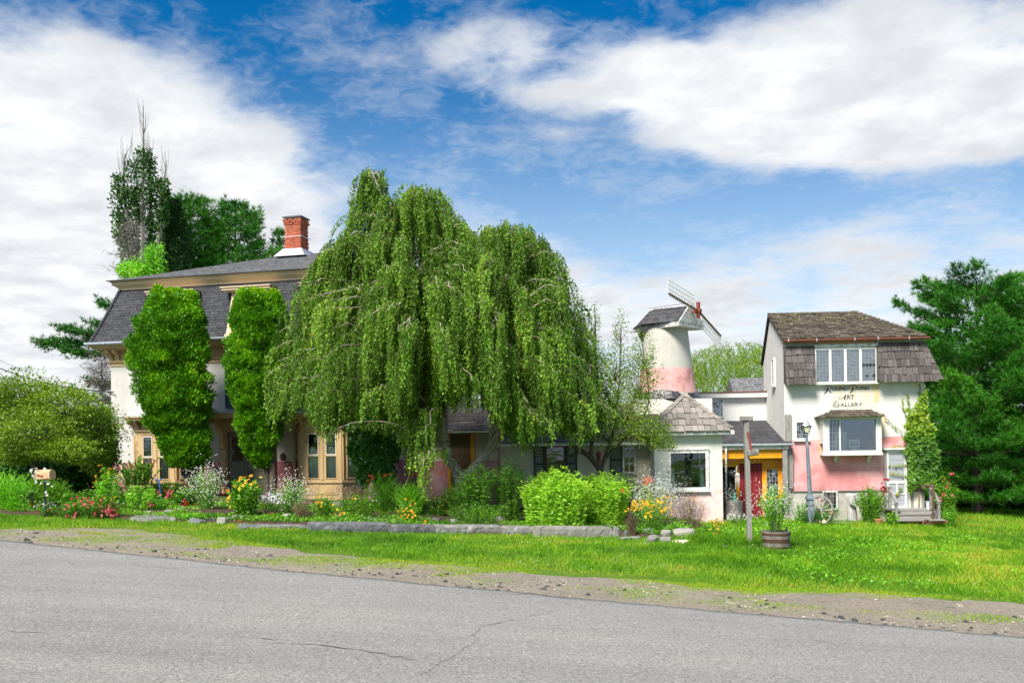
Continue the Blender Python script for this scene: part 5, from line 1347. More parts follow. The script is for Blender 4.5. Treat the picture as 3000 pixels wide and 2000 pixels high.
def stroke(pts, wid, mat):
    """a brushed script stroke: swelling ribbon along a smoothed path (crop pixels of the sign)"""
    pp = [Vector((2330 + x / 6.03, 1100 + y / 6.03, 0)) for x, y in pts]; sm = []
    for i in range(len(pp) - 1):
        p0, p1, p2, p3 = pp[max(i - 1, 0)], pp[i], pp[i + 1], pp[min(i + 2, len(pp) - 1)]
        for k in range(8):
            u = k / 8; sm.append(.5 * ((2 * p1) + (p2 - p0) * u + (2 * p0 - 5 * p1 + 4 * p2 - p3) * u * u + (3 * p1 - p0 - 3 * p2 + p3) * u ** 3))
    sm.append(pp[-1]); m = MB(); n = len(sm); L, R = [], []
    for i in range(n):
        tn = (sm[min(i + 1, n - 1)] - sm[max(i - 1, 0)]); tn = tn.normalized() if tn.length else Vector((1, 0, 0)); nn = Vector((-tn.y, tn.x, 0))
        w = wid * (.35 + .75 * math.sin(math.pi * i / (n - 1)) ** .8) * (.55 + .55 * abs(tn.y)) / 2
        for lst, s in ((L, 1), (R, -1)):
            q = sm[i] + nn * w * s; x, z = GF.L(q.x, q.y, -.008); lst.append((x, z))
    b0 = []
    for i in range(n): b0.append([(L[i][0], -.008, L[i][1]), (R[i][0], -.008, R[i][1]), (R[i][0], -.002, R[i][1]), (L[i][0], -.002, L[i][1])])
    m.loft(b0); m.obj('script_stroke', M[mat], gal)
stroke([(575, 200), (570, 240), (545, 290), (505, 325)], 3.6, 'paint_black')                                  # R stem
stroke([(520, 265), (525, 215), (565, 180), (610, 180), (635, 205), (620, 235), (575, 248)], 1.9, 'paint_black')  # R bowl
stroke([(580, 245), (600, 265), (605, 285), (625, 298), (648, 285)], 2.4, 'paint_black')                      # R leg
stroke([(1025, 185), (1015, 235), (990, 285), (960, 310)], 3.6, 'paint_black')                                # P stem
stroke([(948, 240), (955, 195), (1000, 168), (1055, 168), (1085, 200), (1070, 240), (1030, 252)], 1.9, 'paint_black')
stroke([(895, 330), (880, 370), (862, 420)], 3.2, 'paint_black')                                              # A
stroke([(905, 330), (860, 370), (810, 405), (775, 410), (770, 385), (800, 372)], 1.3, 'paint_faded'); stroke([(862, 420), (885, 424), (900, 405)], 1.4, 'paint_faded'); stroke([(845, 385), (890, 385)], 1.2, 'paint_faded')
stroke([(770, 470), (735, 448), (690, 480), (675, 525), (700, 548), (745, 535), (765, 505)], 2.0, 'paint_faded')    # G
stroke([(735, 505), (775, 500), (760, 545), (735, 552)], 1.6, 'paint_faded'); stroke([(645, 530), (690, 520), (735, 490)], 1.2, 'paint_faded')
# bay display window
yf = -.55; x0, x1 = gx_(2412, yf, 1280), gx_(2583, yf, 1280); z0, z1 = gzz(1333, 2500, yf), gzz(1224, 2500, yf)
gl0, gl1, gl2, gl3 = [gx_(p, yf, 1280) for p in (2430, 2459, 2463, 2567)]; gz0, gz1 = gzz(1319, 2500, yf), gzz(1228, 2500, yf)
m = MB()
m.box(x0, gl0, yf, yf + .10, z0, z1); m.box(gl3, x1, yf, yf + .10, z0, z1); m.box(gl0, gl3, yf + .002, yf + .10, z0, gz0); m.box(gl0, gl3, yf + .002, yf + .10, gz1, z1); m.box(gl1, gl2, yf + .004, yf + .09, gz0, gz1)
m.box(x0 - .04, x1 + .03, yf - .04, yf - .001, z0, z0 + .07); m.box(x0 + .001, x1 - .001, yf + .101, 0, z0 + .001, z0 + .12)
m.box(x0 + .001, x0 + .08, yf + .101, 0, gz0 + .25, gz1); m.box(x1 - .08, x1 - .001, yf + .101, 0, z0 + .121, z1 - .01); m.box(x0 - .03, x1 + .03, yf - .03, 0, z1 + .001, z1 + .05)
disp = m.obj('display_window', M['white_paint'], gal)
for a, b_, mt in ((gl0, gl1, 'glass_sky'), (gl2, gl3, 'glass_sky')):
    q = MB(); q.hexa([(a, yf + .035, gz0), (b_, yf + .035, gz0), (b_, yf + .04, gz0), (a, yf + .04, gz0), (a, yf + .085, gz1), (b_, yf + .085, gz1), (b_, yf + .09, gz1), (a, yf + .09, gz1)]); q.obj('pane', M[mt], disp)
q = MB()
for i in range(1, 3): q.box(gl0 + (gl1 - gl0) * i / 3 - .006, gl0 + (gl1 - gl0) * i / 3 + .006, yf + .03, yf + .037, gz0, gz1)
for j in range(1, 7): q.box(gl0, gl1, yf + .031, yf + .036, gz0 + (gz1 - gz0) * j / 7 - .005, gz0 + (gz1 - gz0) * j / 7 + .005)
q.obj('leading', M['lead'], disp)
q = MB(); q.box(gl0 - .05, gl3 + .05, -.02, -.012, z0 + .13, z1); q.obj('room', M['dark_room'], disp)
bx0, bx1, bz0, bz1 = gx_(2445, -.05), gx_(2480, -.05), gzz(1318, 2460, -.05), gzz(1265, 2460, -.05)
window(disp, (bx0, -.03, bz0), bx1 - bx0, bz1 - bz0, 0, 'blind', .03, .03, 5, 8, 'screen_grey', .012, 'white_paint', name='reflected_sash', flat=True)  # panels modelled in place of a leaded window's reflection in the glass
rz0 = z1 + .05
m = MB(); rl, rr_ = gx_(2399, yf - .18, 1220), gx_(2597, yf - .18, 1220); tl, tr = gx_(2436, 0, 1204), gx_(2548, 0, 1204); rzt = gzz(1203, 2490, 0)
m.loft([[(rl, yf - .18, rz0), (rr_, yf - .18, rz0), (rr_, 0, rz0), (rl, 0, rz0)], [(tl, -.03, rzt), (tr, -.03, rzt), (tr, 0, rzt), (tl, 0, rzt)]]); br = m.obj('bay_roof', M['shake_dark'], gal)
sl_ = straight(yf - .20, rz0 + .005, -.03, rzt + .03); Lb = sl_(None)
shingle_face(br, lambda s: rl + (tl - rl) * s / Lb, lambda s: rr_ + (tr - rr_) * s / Lb, sl_, Lb / 3, .20, M['shake_dark'], 'bay_shake', .03, 100, None, .3, 1.3, jit=.015)
for px in (2448, 2545): bracket(disp, (gx_(px, -.05, 1340), 0, gzz(1354, px, -.1)), .11, .26, z0 - gzz(1354, px, -.1), 'white_paint')
# small leaded window and corner timbers
def gwin(pl, pr, yt, yb, cols, rows, fr='white_paint', fw=.05, yo=0., **kw):
    return window(gal, (gx_(pl, yo, (yt + yb) / 2), yo - .005, gzz(yb, (pl + pr) / 2, yo)), gx_(pr, yo) - gx_(pl, yo), gzz(yt, pl, yo) - gzz(yb, pl, yo), 0, fr, fw, .06, cols, rows, lambda x, z: random.choice(['pane_dark', 'pane_dark', 'pane_leaded']), .014, 'lead', **kw)
gwin(2328, 2368, 1232, 1288, 5, 4, sill=.05, fw=.06)
gwin(2409, 2453, 1437, 1492, 4, 4, yo=.04)
for (pl, pr, yt, yb, yo) in ((2301, 2319, 1214, 1292, -.05), (2292, 2306, 1317, 1480, -.30), (2307, 2322, 1312, 1430, -.10)):
    m = MB(); m.box(gx_(pl, yo), gx_(pr, yo), yo - .02, yo + .08, gzz(yb, pl, yo), gzz(yt, pl, yo)); m.obj('corner_post', M['grey_wood'], gal)
# narrow window in the side wall, seen at a slant
wsd = window(gal, (-.01, 1.9, gzz(1130, 2268, 1.7)), .46, gzz(1050, 2268, 1.7) - gzz(1130, 2268, 1.7), -math.pi / 2, 'white_paint', .05, .06, 3, 6, 'pane_leaded', .014, 'lead', sill=.04)
# screen door
xa, xb = gx_(2597, -.03, 1400), gx_(2657, -.03, 1400); za, zc_ = gzz(1488, 2625), gzz(1319, 2625)
m = MB(); f_ = .085
m.box(xa, xa + f_, -.05, 0, za, zc_); m.box(xb - f_, xb, -.05, 0, za, zc_); zm = za + (zc_ - za) * .43; zm2 = za + (zc_ - za) * .18
for z_ in (za + .001, zm, zc_ - .09): m.box(xa + f_, xb - f_, -.048, -.002, z_, z_ + .085)
m.box(xa + f_, xb - f_, -.047, -.003, zm2 + .12, zm2 + .17); m.box((xa + xb) / 2 - .025, (xa + xb) / 2 + .025, -.046, -.004, zm2 + .17, zm)
dr = m.obj('screen_door', M['white_paint'], gal)
m = MB(); m.box(xa + f_, xb - f_, -.022, -.012, za + .08, zc_ - .09)
for z_ in (.25, .62, 1.0, 1.35, 1.65): m.box(xa + f_ + .06, xb - f_ - .06, -.030, -.022, za + z_ + .05, za + z_ + .22)
m.obj('screen', M['screen_grey'], dr)
m = MB(); m.box(xa - .12, xb + .15, -.16, .0, zc_ + .03, zc_ + .10); m.box(xa - .05, xb + .05, -.08, 0, zc_ + .0, zc_ + .03); m.obj('door_head', M['white_peeling'], gal)
m = MB(); m.box(gx_(2587), gx_(2595.5), -.06, 0, za, zc_ + .02); m.obj('door_jamb', M['grey_wood'], gal)
m = MB(); m.box(xb + .04, gx_(2705, 0, 1460), -.04, 0, za - .05, gzz(1440, 2680)); m.obj('side_panel', M['frame_cream'], gal)
for p in (2668, 2700):
    m = MB(); m.box(gx_(p - 4), gx_(p + 4), -.07, -.03, za - .05, gzz(1430 if p > 2680 else 1440, 2680)); m.obj('panel_post', M['grey_wood'], gal)

# ---- wooden steps at the side door
steps = thing('porch_steps', 'weathered grey wooden porch with steps and handrails at the screen door', 'steps', GF.world(gx_(2680, -.8), -.8, GF.ground(gx_(2680, -.8), -.8)), -GF.a)
so = Vector((gx_(2680, -.8), -.8, GF.ground(gx_(2680, -.8), -.8)))
def SP(px, py, yo): x, z = GF.L(px, py, yo); return Vector((x, yo, z)) - so
dk = SP(2680, 1490, -.6); xL, xR = SP(2600, 1490, -.6).x, SP(2740, 1490, -.6).x
for i in range(7):
    m = MB(); y0 = -.02 - i * .15 - so.y; m.box(xL, xR, y0 - .142, y0, dk.z - .035, dk.z); m.obj('deck_board', M['grey_wood_h'], steps)
yF = -1.10 - so.y
m = MB(); m.box(xL + .25, xR - .01, yF - .03, yF, dk.z - .21, dk.z - .04); m.obj('riser', M['grey_wood_h'], steps)
xa_, xb_ = SP(2622, 1510, -1.4).x, SP(2748, 1510, -1.4).x; z2 = SP(2690, 1507, -1.3).z; z3 = SP(2690, 1523, -1.6).z
m = MB(); m.box(xa_ + .1, xb_ - .06, yF - .33, yF - .031, z2, z2 + .035); m.obj('tread', M['grey_wood_h'], steps)
m = MB(); m.box(xa_ + .1, xb_ - .06, yF - .30, yF - .27, z3 + .03, z2 - .003); m.obj('riser', M['grey_wood_h'], steps)
m = MB(); m.box(xa_ - .05, xb_ + .12, yF - .62, yF - .302, z3 - .02, z3 + .025); m.obj('tread', M['grey_wood_h'], steps)
for i in range(6):
    m = MB(); m.bbox(0, .20, 0, .1, 0, .07, .006); m.obj('brick', M['brick_red'], steps, (xa_ + .35 + i * .215, yF - .55, z3 - .095))
def post(px, yt, yb, yo, w=.10):
    a, b_ = SP(px, yt, yo), SP(px, yb, yo); m = MB(); m.bbox(a.x - w / 2, a.x + w / 2, a.y - w / 2, a.y + w / 2, b_.z, a.z, .008); m.bbox(a.x - w * .7, a.x + w * .7, a.y - w * .7, a.y + w * .7, a.z + .001, a.z + .045, .008); m.obj('post', M['grey_wood'], steps); return a
pA = post(2606, 1428, 1492, -1.05); pB = post(2626, 1478, 1523, -1.42, .095); pC = post(2727, 1424, 1492, -1.05); pD = post(2750, 1476, 1523, -1.42, .095)
for a, b_ in ((pA, pB), (pC, pD)):
    m = MB(); d_ = (b_ - a); m.bar(a + Vector((0, 0, -.02)), b_ + Vector((0, -.06, .06)), .09, .05); m.obj('handrail', M['grey_wood_h'], steps)
for py in (1440, 1468):
    m = MB(); a = SP(2606, py, -1.05); m.bar(a, a + Vector((-.12, .95, 0)), .035, .09); m.obj('side_rail', M['grey_wood_h'], steps)

# ---- yellow porch entrance beside the gallery
porch = frame_thing('yellow_porch', 'yellow entrance porch with dark red plank door under a dark shingled roof', 'porch', GF)
yo = -.35; zE2 = gzz(1300, 2220, yo); xL, xR = gx_(2085, yo, 1300), gx_(2321, yo, 1295); zT = gzz(1231, 2222, 3.4)
m = MB(); m.prism([(yo, zE2), (3.4, zT), (3.4, zT - .08), (yo, zE2 - .06)], xL, -.02, 'x'); m.prism([(yo, zE2), (-.03, zE2 + (zT - zE2) * (.32 / 3.75)), (-.03, zE2 - .06), (yo, zE2 - .06)], -.019, xR, 'x'); pr_ = m.obj('roof', M['dark_shingle'], porch)
shingle_face(pr_, lambda s: xL, lambda s: xR if s < .30 else -.02, straight(yo - .02, zE2 + .008, 3.4, zT + .012), .14, .30, M['dark_shingle'], 'roof_shingle', .014, 300, None, .15, 1.2, jit=.004)
m = MB(); gutter(m, (xL, yo - .06, zE2 - .02), (xR + .02, yo - .06, zE2 - .02), .05); m.obj('gutter', M['gutter_blue'], porch)
m = MB(); m.box(xL, gx_(2310, yo + .06, 1310), yo + .0, yo + .05, gzz(1315, 2220, yo), zE2 - .065); m.obj('fascia', M['white_peeling'], porch)
zb1, zb2 = gzz(1342, 2200, -.2), gzz(1314, 2200, -.2)
m = MB(); m.box(xL, gx_(2292, -.2), -.22, -.10, zb1, zb2); m.obj('beam', M['paint_yellow'], porch)
yw = .25; xw0, xw1 = gx_(2095, yw), gx_(2293, yw); zf = gzz(1516, 2210, yw)
X = lambda p, py=1420: gx_(p, yw, py); Z = lambda p: gzz(p, 2220, yw)
m = MB()
m.box(X(2157), X(2166), yw, yw + .1, zf, zb1 + .3); m.box(X(2233.5), X(2243), yw, yw + .1, zf, zb1 + .3); m.box(X(2282), xw1, yw, yw + .1, Z(1462), zb1 + .3)
m.box(X(2243), X(2282), yw + .002, yw + .09, Z(1371), zb1 + .3); m.box(X(2166), X(2233.5), yw + .003, yw + .09, Z(1356), zb1 + .3); m.box(X(2243), X(2282), yw + .001, yw + .1, Z(1463), Z(1455))
m.box(xw0, X(2157), yw + .002, yw + .1, Z(1366), zb1 + .3)
for a, b_ in ((2247, 2281), (2120, 2153)): m.box(X(a), X(b_), yw - .012, yw + .002, Z(1366), Z(1349))
m.obj('framing', M['paint_yellow'], porch)
m = MB(); m.box(X(2234), X(2290), yw + .02, yw + .1, zf - .3, Z(1463) - .002); m.box(X(2236), X(2243), yw - .01, yw + .02, zf - .3, Z(1463) - .002); m.obj('base_panel', M['panel_grey'], porch)
window(porch, (X(2242), yw + .0, Z(1457)), X(2283) - X(2242), Z(1370) - Z(1457), 0, 'paint_yellow', .05, .03, 4, 7, lambda x, z: random.choice(['pane_dark', 'pane_dark', 'pane_dark', 'pane_leaded']), .014, 'lead')
xa, xb = X(2166.5), X(2233); n = 5; dr = None
m = MB(); m.box(xa, xb, yw + .06, yw + .085, zf, Z(1357)); dr = m.obj('door', M['door_red'], porch)
for i in range(n):
    m = MB(); a = xa + (xb - xa) * i / n; m.bbox(a + .003, a + (xb - xa) / n - .003, yw + .03, yw + .059, zf + .01, Z(1357) - .003, .006); m.obj('plank', M['door_red'], dr)
m = MB(); cx_, cz_ = X(2176), Z(1394); m.tube([(cx_ + .055 * math.cos(k), yw + .015, cz_ + .065 * math.sin(k)) for k in np.linspace(0, 6.283, 13)], .012, 6); m.bar((cx_, yw + .03, cz_ + .07), (cx_, yw + .01, cz_ + .07), .04, .05); m.obj('ring_knocker', M['iron_black'], dr)
m = MB(); m.box(X(2169), X(2172), yw + .012, yw + .03, Z(1446), Z(1437)); m.obj('latch', M['flashing'], dr)
m = MB(); m.box(xw0 - .3, 0.3, -.75, yw + .12, zf - .9, zf - .012); m.obj('step_slab', M['concrete'], porch)
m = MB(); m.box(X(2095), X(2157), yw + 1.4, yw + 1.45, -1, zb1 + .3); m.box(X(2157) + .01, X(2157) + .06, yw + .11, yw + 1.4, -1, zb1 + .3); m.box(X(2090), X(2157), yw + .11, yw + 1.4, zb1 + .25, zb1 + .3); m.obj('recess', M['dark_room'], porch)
m = MB(); pz = SP  # white pole carrying the eave
a = GF.L(2127, 1536, -.40); b_ = GF.L(2127, 1313, -.40); m.tube([(a[0], -.40, a[1] - .1), (b_[0], -.40, b_[1])], .035, 10); m.obj('eave_pole', M['white_peeling'], porch)
# ------------------------------------------------------------------ vegetation tools
def nrm(v): return v / np.maximum(np.linalg.norm(v, axis=-1, keepdims=True), 1e-9)
def leaf_quads(P, D, size, asp=0.5, fold=0.12, mid=0.42, flat=None):
    """diamond leaves: base P, axis D (unit), length size; returns verts, faces"""
    n = len(P); D = nrm(D); r = RNG.normal(0, 1, (n, 3))
    if flat is not None: r = flat + 0.35 * r
    Wd = nrm(np.cross(D, r)); N = np.cross(Wd, D); s = np.asarray(size).reshape(-1, 1) * np.ones((n, 1)); a = np.asarray(asp).reshape(-1, 1) * np.ones((n, 1))
    V = np.empty((n, 4, 3)); m = P + D * s * mid + N * s * fold
    V[:, 0] = P; V[:, 1] = m + Wd * s * a / 2; V[:, 2] = P + D * s; V[:, 3] = m - Wd * s * a / 2
    i = np.arange(n) * 4
    return V.reshape(-1, 3), np.stack([i, i + 1, i + 2, i + 3], 1)
def leaf_obj(name, P, D, size, mat, parent, tone, asp=0.5, fold=0.12, flat=None, kind='stuff'):
    P = np.asarray(P, float); D = np.asarray(D, float)
    V, Fc = leaf_quads(P, D, size, asp, fold, flat=flat)
    o = obj_new(name, mesh_np(name, V, Fc, M[mat], attr=np.clip(tone, 0, 1)), parent)
    if kind: o['kind'] = kind
    return o
def needle_obj(name, P, D, ln, wd, k, mat, parent, tone, spread=0.9):
    """tufts of k needles at P pointing about D"""
    n = len(P); D = nrm(D)
    d = nrm(D[:, None] + spread * RNG.normal(0, 0.6, (n, k, 3))).reshape(-1, 3)
    p = np.repeat(P, k, 0) + 0.15 * ln * d
    w = nrm(np.cross(d, RNG.normal(0, 1, d.shape))) * wd / 2
    l = (ln * RNG.uniform(.7, 1.2, len(p)))[:, None]
    V = np.stack([p - w, p + w, p + d * l], 1).reshape(-1, 3)
    o = obj_new(name, mesh_np(name, V, np.arange(len(p) * 3).reshape(-1, 3), M[mat], attr=np.clip(np.repeat(tone, k) + RNG.normal(0, .08, n * k), 0, 1)), parent)
    o['kind'] = 'stuff'; return o
def bez(a, c, b, n):
    t = np.linspace(0, 1, n)[:, None]; a, b, c = map(np.asarray, (a, b, c))
    return (1 - t) ** 2 * a + 2 * t * (1 - t) * c + t * t * b
def catmull(pts, k=6):
    pts = [np.asarray(p, float) for p in pts]; o = []
    for i in range(len(pts) - 1):
        p0, p1, p2, p3 = pts[max(i - 1, 0)], pts[i], pts[i + 1], pts[min(i + 2, len(pts) - 1)]
        for j in range(k):
            u = j / k; o.append(.5 * (2 * p1 + (p2 - p0) * u + (2 * p0 - 5 * p1 + 4 * p2 - p3) * u * u + (3 * p1 - p0 - 3 * p2 + p3) * u ** 3))
    o.append(pts[-1]); return np.array(o)
def taper(n, a, b, p=1.0): return [a + (b - a) * (i / max(1, n - 1)) ** p for i in range(n)]
def n3(P, s, seed):
    return fbm(P[:, 0] + .7 * P[:, 2], P[:, 1] - .6 * P[:, 2] + P[:, 0] * .3, s, seed, 3)
def local(root, P): return np.asarray(P) - np.array(root.location)
def ev(pts, x):
    xs = [p[0] for p in pts]; ys = [p[1] for p in pts]; return np.interp(x, xs, ys)
def tubes(segs, seg=4):
    """many branches joined: list of (points, r0, r1)"""
    m = MB()
    for pts, r0, r1 in segs: m.tube(pts, taper(len(pts), r0, r1), seg, cap=False)
    return m
# ------------------------------------------------------------------ weeping birch
BD = 28.0
b0 = at(1352, 1518, BD); b0.z = gz(b0.x) - .05
birch = thing('weeping_birch', 'large weeping birch with forked white trunk and hanging green foliage in front of the house', 'tree', b0)
def bp_(px, py, d=0.0):
    p = at(px, py, BD + d); return np.array(p) - np.array(birch.location)
tr = [catmull([bp_(1350, 1530), bp_(1350, 1460), bp_(1347, 1400), bp_(1318, 1345), bp_(1302, 1280), bp_(1296, 1200), bp_(1260, 1050, .2), bp_(1215, 880, .1), bp_(1165, 700), bp_(1105, 540), bp_(1082, 490)]),
      catmull([bp_(1350, 1470), bp_(1352, 1420), bp_(1392, 1365), bp_(1432, 1318), bp_(1447, 1240), bp_(1450, 1150), bp_(1462, 1000, -.2), bp_(1485, 850, -.2), bp_(1500, 700)]),
      catmull([bp_(1296, 1230), bp_(1240, 1120, -.3), bp_(1232, 1000, -.3), bp_(1240, 820), bp_(1235, 640), bp_(1250, 560)])]
m = MB(); m.tube(tr[0], [.24] * 4 + taper(len(tr[0]) - 4, .22, .015, .7), 12); m.tube(tr[1], taper(len(tr[1]), .19, .03, .8), 12); m.tube(tr[2], taper(len(tr[2]), .11, .02), 8)
shade_auto(m.obj('trunk', M['bark_birch'], birch), 60)
crest = [(780, 1100), (800, 1010), (835, 900), (870, 830), (930, 725), (1000, 690), (1035, 570), (1060, 490), (1090, 490), (1120, 545), (1160, 590), (1200, 548), (1250, 545), (1290, 562), (1330, 620), (1390, 665), (1450, 655), (1510, 642), (1570, 690), (1620, 725), (1655, 790), (1680, 880), (1720, 950), (1762, 1030), (1795, 1130), (1810, 1200)]
low = [(780, 1190), (800, 1240), (835, 1275), (880, 1260), (920, 1250), (975, 1372), (1000, 1300), (1050, 1250), (1100, 1290), (1150, 1270), (1190, 1330), (1225, 1420), (1245, 1500), (1262, 1430), (1285, 1230), (1330, 1205), (1380, 1215), (1420, 1205), (1470, 1300), (1520, 1330), (1560, 1295), (1620, 1310), (1680, 1325), (1720, 1300), (1770, 1290), (1810, 1260)]
PXC, PXR = 1285., 525.
pts_l, dir_l, tone_l, size_l = [], [], [], []; segs = []; thin = []
rs = random.Random(5)
n_arch = 370
for ia in range(n_arch):
    # target on the dome
    if ia < 60:  # along the skyline so the outline is right
        px = 790 + (1805 - 790) * (ia + .5) / 60; u = rs.uniform(-.25, .25); hfac = 0.0
    elif ia > 318:
        px = rs.uniform(1330, 1470); u = rs.uniform(-.9, .1); hfac = rs.random() * .7
    else:
        px = rs.uniform(785, 1805); u = rs.uniform(-1, .9); hfac = rs.random() ** .9 * 0.80
    dm = 3.9 * math.sqrt(max(0.06, 1 - ((px - PXC) / PXR) ** 2)); d = u * dm
    yt = ev(crest, px); yl = ev(low, px)
    y = yt + (yl - yt) * (0.50 * u * u + hfac * (1 - .35 * u * u)) + 12
    if y > yl - 60: continue
    T = bp_(px, y, d)
    lim = tr[1] if px > 1400 else (tr[2] if px > 1180 and rs.random() < .5 else tr[0])
    zz = T[2] - rs.uniform(.1, .9) - .12 * abs(px - PXC) / 100
    k = int(np.argmin(abs(lim[:, 2] - zz))); S = lim[min(k, len(lim) - 4)]
    hd = T - S; hl = np.linalg.norm(hd[:2])
    Cc = S + hd * .55; Cc[2] = max(S[2], T[2]) + .25 * hl + rs.uniform(.05, .3)
    arc = bez(S, Cc, T, 14); arc[1:-1] += RNG.normal(0, .045, (12, 3))
    segs.append((arc, .014 + .016 * min(hl, 3), .006))
    tone0 = rs.gauss(.44, .10); nb = 12 if hl > 1 else 8
    outw = nrm(np.array([hd[0], hd[1], 0]) + 1e-6)
    for s_ in range(nb):            # tresses: bundles of twigs hanging together
        t = .28 + .72 * (s_ + rs.random()) / nb; f = min(t, .999) * 13; i0 = min(int(f), 12); p0 = arc[i0] + (arc[i0 + 1] - arc[i0]) * (f - i0)
        p0 = p0 + RNG.normal(0, .12, 3) * np.array([1, 1, .4])
        pw = proj(p0 + np.array(birch.location)); zl = at(pw[0], ev(low, pw[0]) + rs.uniform(-70, 20), p0[1] + birch.location.y).z - birch.location.z
        L0 = min(rs.uniform(.7, 2.5), max(.3, p0[2] - zl)); aa0 = rs.uniform(.08, .40); sw0 = RNG.normal(0, .07, 2); tb = tone0 + rs.gauss(0, .10)
        for q_ in range(5):
            L = L0 * rs.uniform(.55, 1.0); nl = int(L / .036)
            if nl < 4: continue
            s = np.linspace(0, L, nl)[:, None]; aa = aa0 * rs.uniform(.8, 1.2); pj = p0 + RNG.normal(0, .045, 3)
            path = pj + outw * aa * (1 - np.exp(-s / .35)) + np.concatenate([sw0[0] * s * np.sin(s * 1.3), sw0[1] * s * np.cos(s), -s + .12 * np.sin(np.minimum(s, .5) * 3)], 1)
            path = path + RNG.normal(0, .020, path.shape); pts_l.append(path)
            dir_l.append(np.tile(np.array([0, 0, -1.0]), (nl, 1)) + RNG.normal(0, .42, (nl, 3)))
            tone_l.append(tb + RNG.normal(0, .12, nl)); size_l.append(RNG.uniform(.045, .095, nl))
            if q_ < 2: thin.append((path[:: max(1, nl // 5)], .003, .002))
P = np.concatenate(pts_l); 
leaf_obj('crown', P, np.concatenate(dir_l), np.concatenate(size_l), 'leaf_birch', birch, np.concatenate(tone_l) + .16 * (n3(P, 1.1, 71) - .5), .62, .14)
o = tubes([s for s in segs if len(s[0]) > 1]).obj('branches', M['twig_pale'], birch); o['kind'] = 'stuff'
o = tubes([s for s in thin if len(s[0]) > 1], 3).obj('hanging_twigs', M['twig'], birch); o['kind'] = 'stuff'
# ------------------------------------------------------------------ arborvitae, pines, poplar, willow
def arborvitae(label, D, left, right, peaks, pxc, trunk):
    base = at(pxc, 1440, D); base.z = gz(base.x)
    o = thing('arborvitae', label, 'shrub', base, group='pair of arborvitae before the house')
    yb = max(left[-1][1], right[-1][1]); yt = 850
    n = 17000
    y = RNG.uniform(yt + 4, yb, n); th = RNG.uniform(-math.pi, math.pi, n)
    xl = np.interp(y, [p[1] for p in left], [p[0] for p in left]); xr = np.interp(y, [p[1] for p in right], [p[0] for p in right])
    xc = (xl + xr) / 2; hw = (xr - xl) / 2 * .97 * np.clip((y - 846) / 90, .05, 1) ** .5
    lump = .80 + .28 * fbm(th * 1.6 + y * .004, y * .030, 1.5, 81) + .46 * (fbm(th * 4.2, y * .085, 1.0, 82) - .5)
    inner = 1 - .42 * RNG.uniform(0, 1, n) ** 2.2
    r = hw * lump * inner * .98
    px = xc + r * np.sin(th); dep = -r * np.cos(th) * .95 / (F / D)
    # extra leader tops
    k = int(n * .26); ti = RNG.integers(0, len(peaks), k); tp_ = np.array(peaks, float)[ti]; u = RNG.uniform(0, 1, k) ** .8
    y2 = tp_[:, 1] + u * 95; rad = 3 + 36 * u ** .8; th2 = RNG.uniform(-math.pi, math.pi, k)
    px = np.concatenate([px, tp_[:, 0] + rad * np.sin(th2)]); y = np.concatenate([y, y2]); dep = np.concatenate([dep, -rad * np.cos(th2) / (F / D)]); th = np.concatenate([th, th2]); hwA = np.concatenate([r, rad])
    Dn = D + dep; a = (px - 1500) / F; b = (YH - y) / F
    P = np.stack([(a * cr + b * sr) * D, Dn, (-a * sr + b * cr) * D], 1) - np.array(base)
    out = np.stack([np.sin(th), -np.cos(th), 0 * th], 1)
    kk = 6; n = len(P)
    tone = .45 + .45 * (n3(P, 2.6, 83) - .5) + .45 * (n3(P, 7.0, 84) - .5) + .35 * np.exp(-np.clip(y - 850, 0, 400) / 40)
    D1 = nrm(out * .55 + np.array([0, 0, 1.0]) + RNG.normal(0, .32, (n, 3)))
    Dl = nrm(np.repeat(D1, kk, 0) + RNG.normal(0, .42, (n * kk, 3))); Pl = np.repeat(P, kk, 0) + Dl * .015 + RNG.normal(0, .035, (n * kk, 3))
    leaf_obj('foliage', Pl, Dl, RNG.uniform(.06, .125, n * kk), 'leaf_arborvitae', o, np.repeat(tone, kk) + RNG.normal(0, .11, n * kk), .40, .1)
    # inner mass of larger, darker leaves that fills see-through gaps
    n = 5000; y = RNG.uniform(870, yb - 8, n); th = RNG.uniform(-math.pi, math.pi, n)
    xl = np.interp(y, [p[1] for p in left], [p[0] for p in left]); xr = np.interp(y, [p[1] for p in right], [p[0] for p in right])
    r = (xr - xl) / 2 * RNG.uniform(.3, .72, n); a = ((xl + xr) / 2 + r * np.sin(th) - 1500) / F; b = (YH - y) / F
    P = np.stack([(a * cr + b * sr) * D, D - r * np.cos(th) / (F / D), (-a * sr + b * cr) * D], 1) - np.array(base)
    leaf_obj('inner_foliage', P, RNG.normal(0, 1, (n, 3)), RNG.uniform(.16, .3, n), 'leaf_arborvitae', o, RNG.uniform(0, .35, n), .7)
    m = MB()
    for (q0, q1, w) in trunk: m.tube(catmull([np.array(at(*q0, D)) - np.array(base), np.array(at((q0[0] + q1[0]) / 2 + 4, (q0[1] + q1[1]) / 2, D)) - np.array(base), np.array(at(*q1, D)) - np.array(base)]), w, 8)
    m.obj('trunk', M['bark_brown'], o)
    return o
arborvitae('tall green arborvitae with three pointed tops in front of the left bay window', 31.3,
           [(440, 848), (418, 880), (402, 940), (392, 1000), (392, 1070), (400, 1120), (412, 1180), (428, 1240), (462, 1290), (478, 1330), (500, 1366)],
           [(580, 848), (598, 900), (610, 960), (616, 1030), (604, 1090), (620, 1140), (626, 1180), (608, 1220), (612, 1280), (622, 1325), (600, 1362)],
           [(463, 842), (515, 852), (560, 856), (490, 868), (540, 872)], 508, [((562, 1480), (560, 1330), .09), ((572, 1480), (580, 1330), .06)])
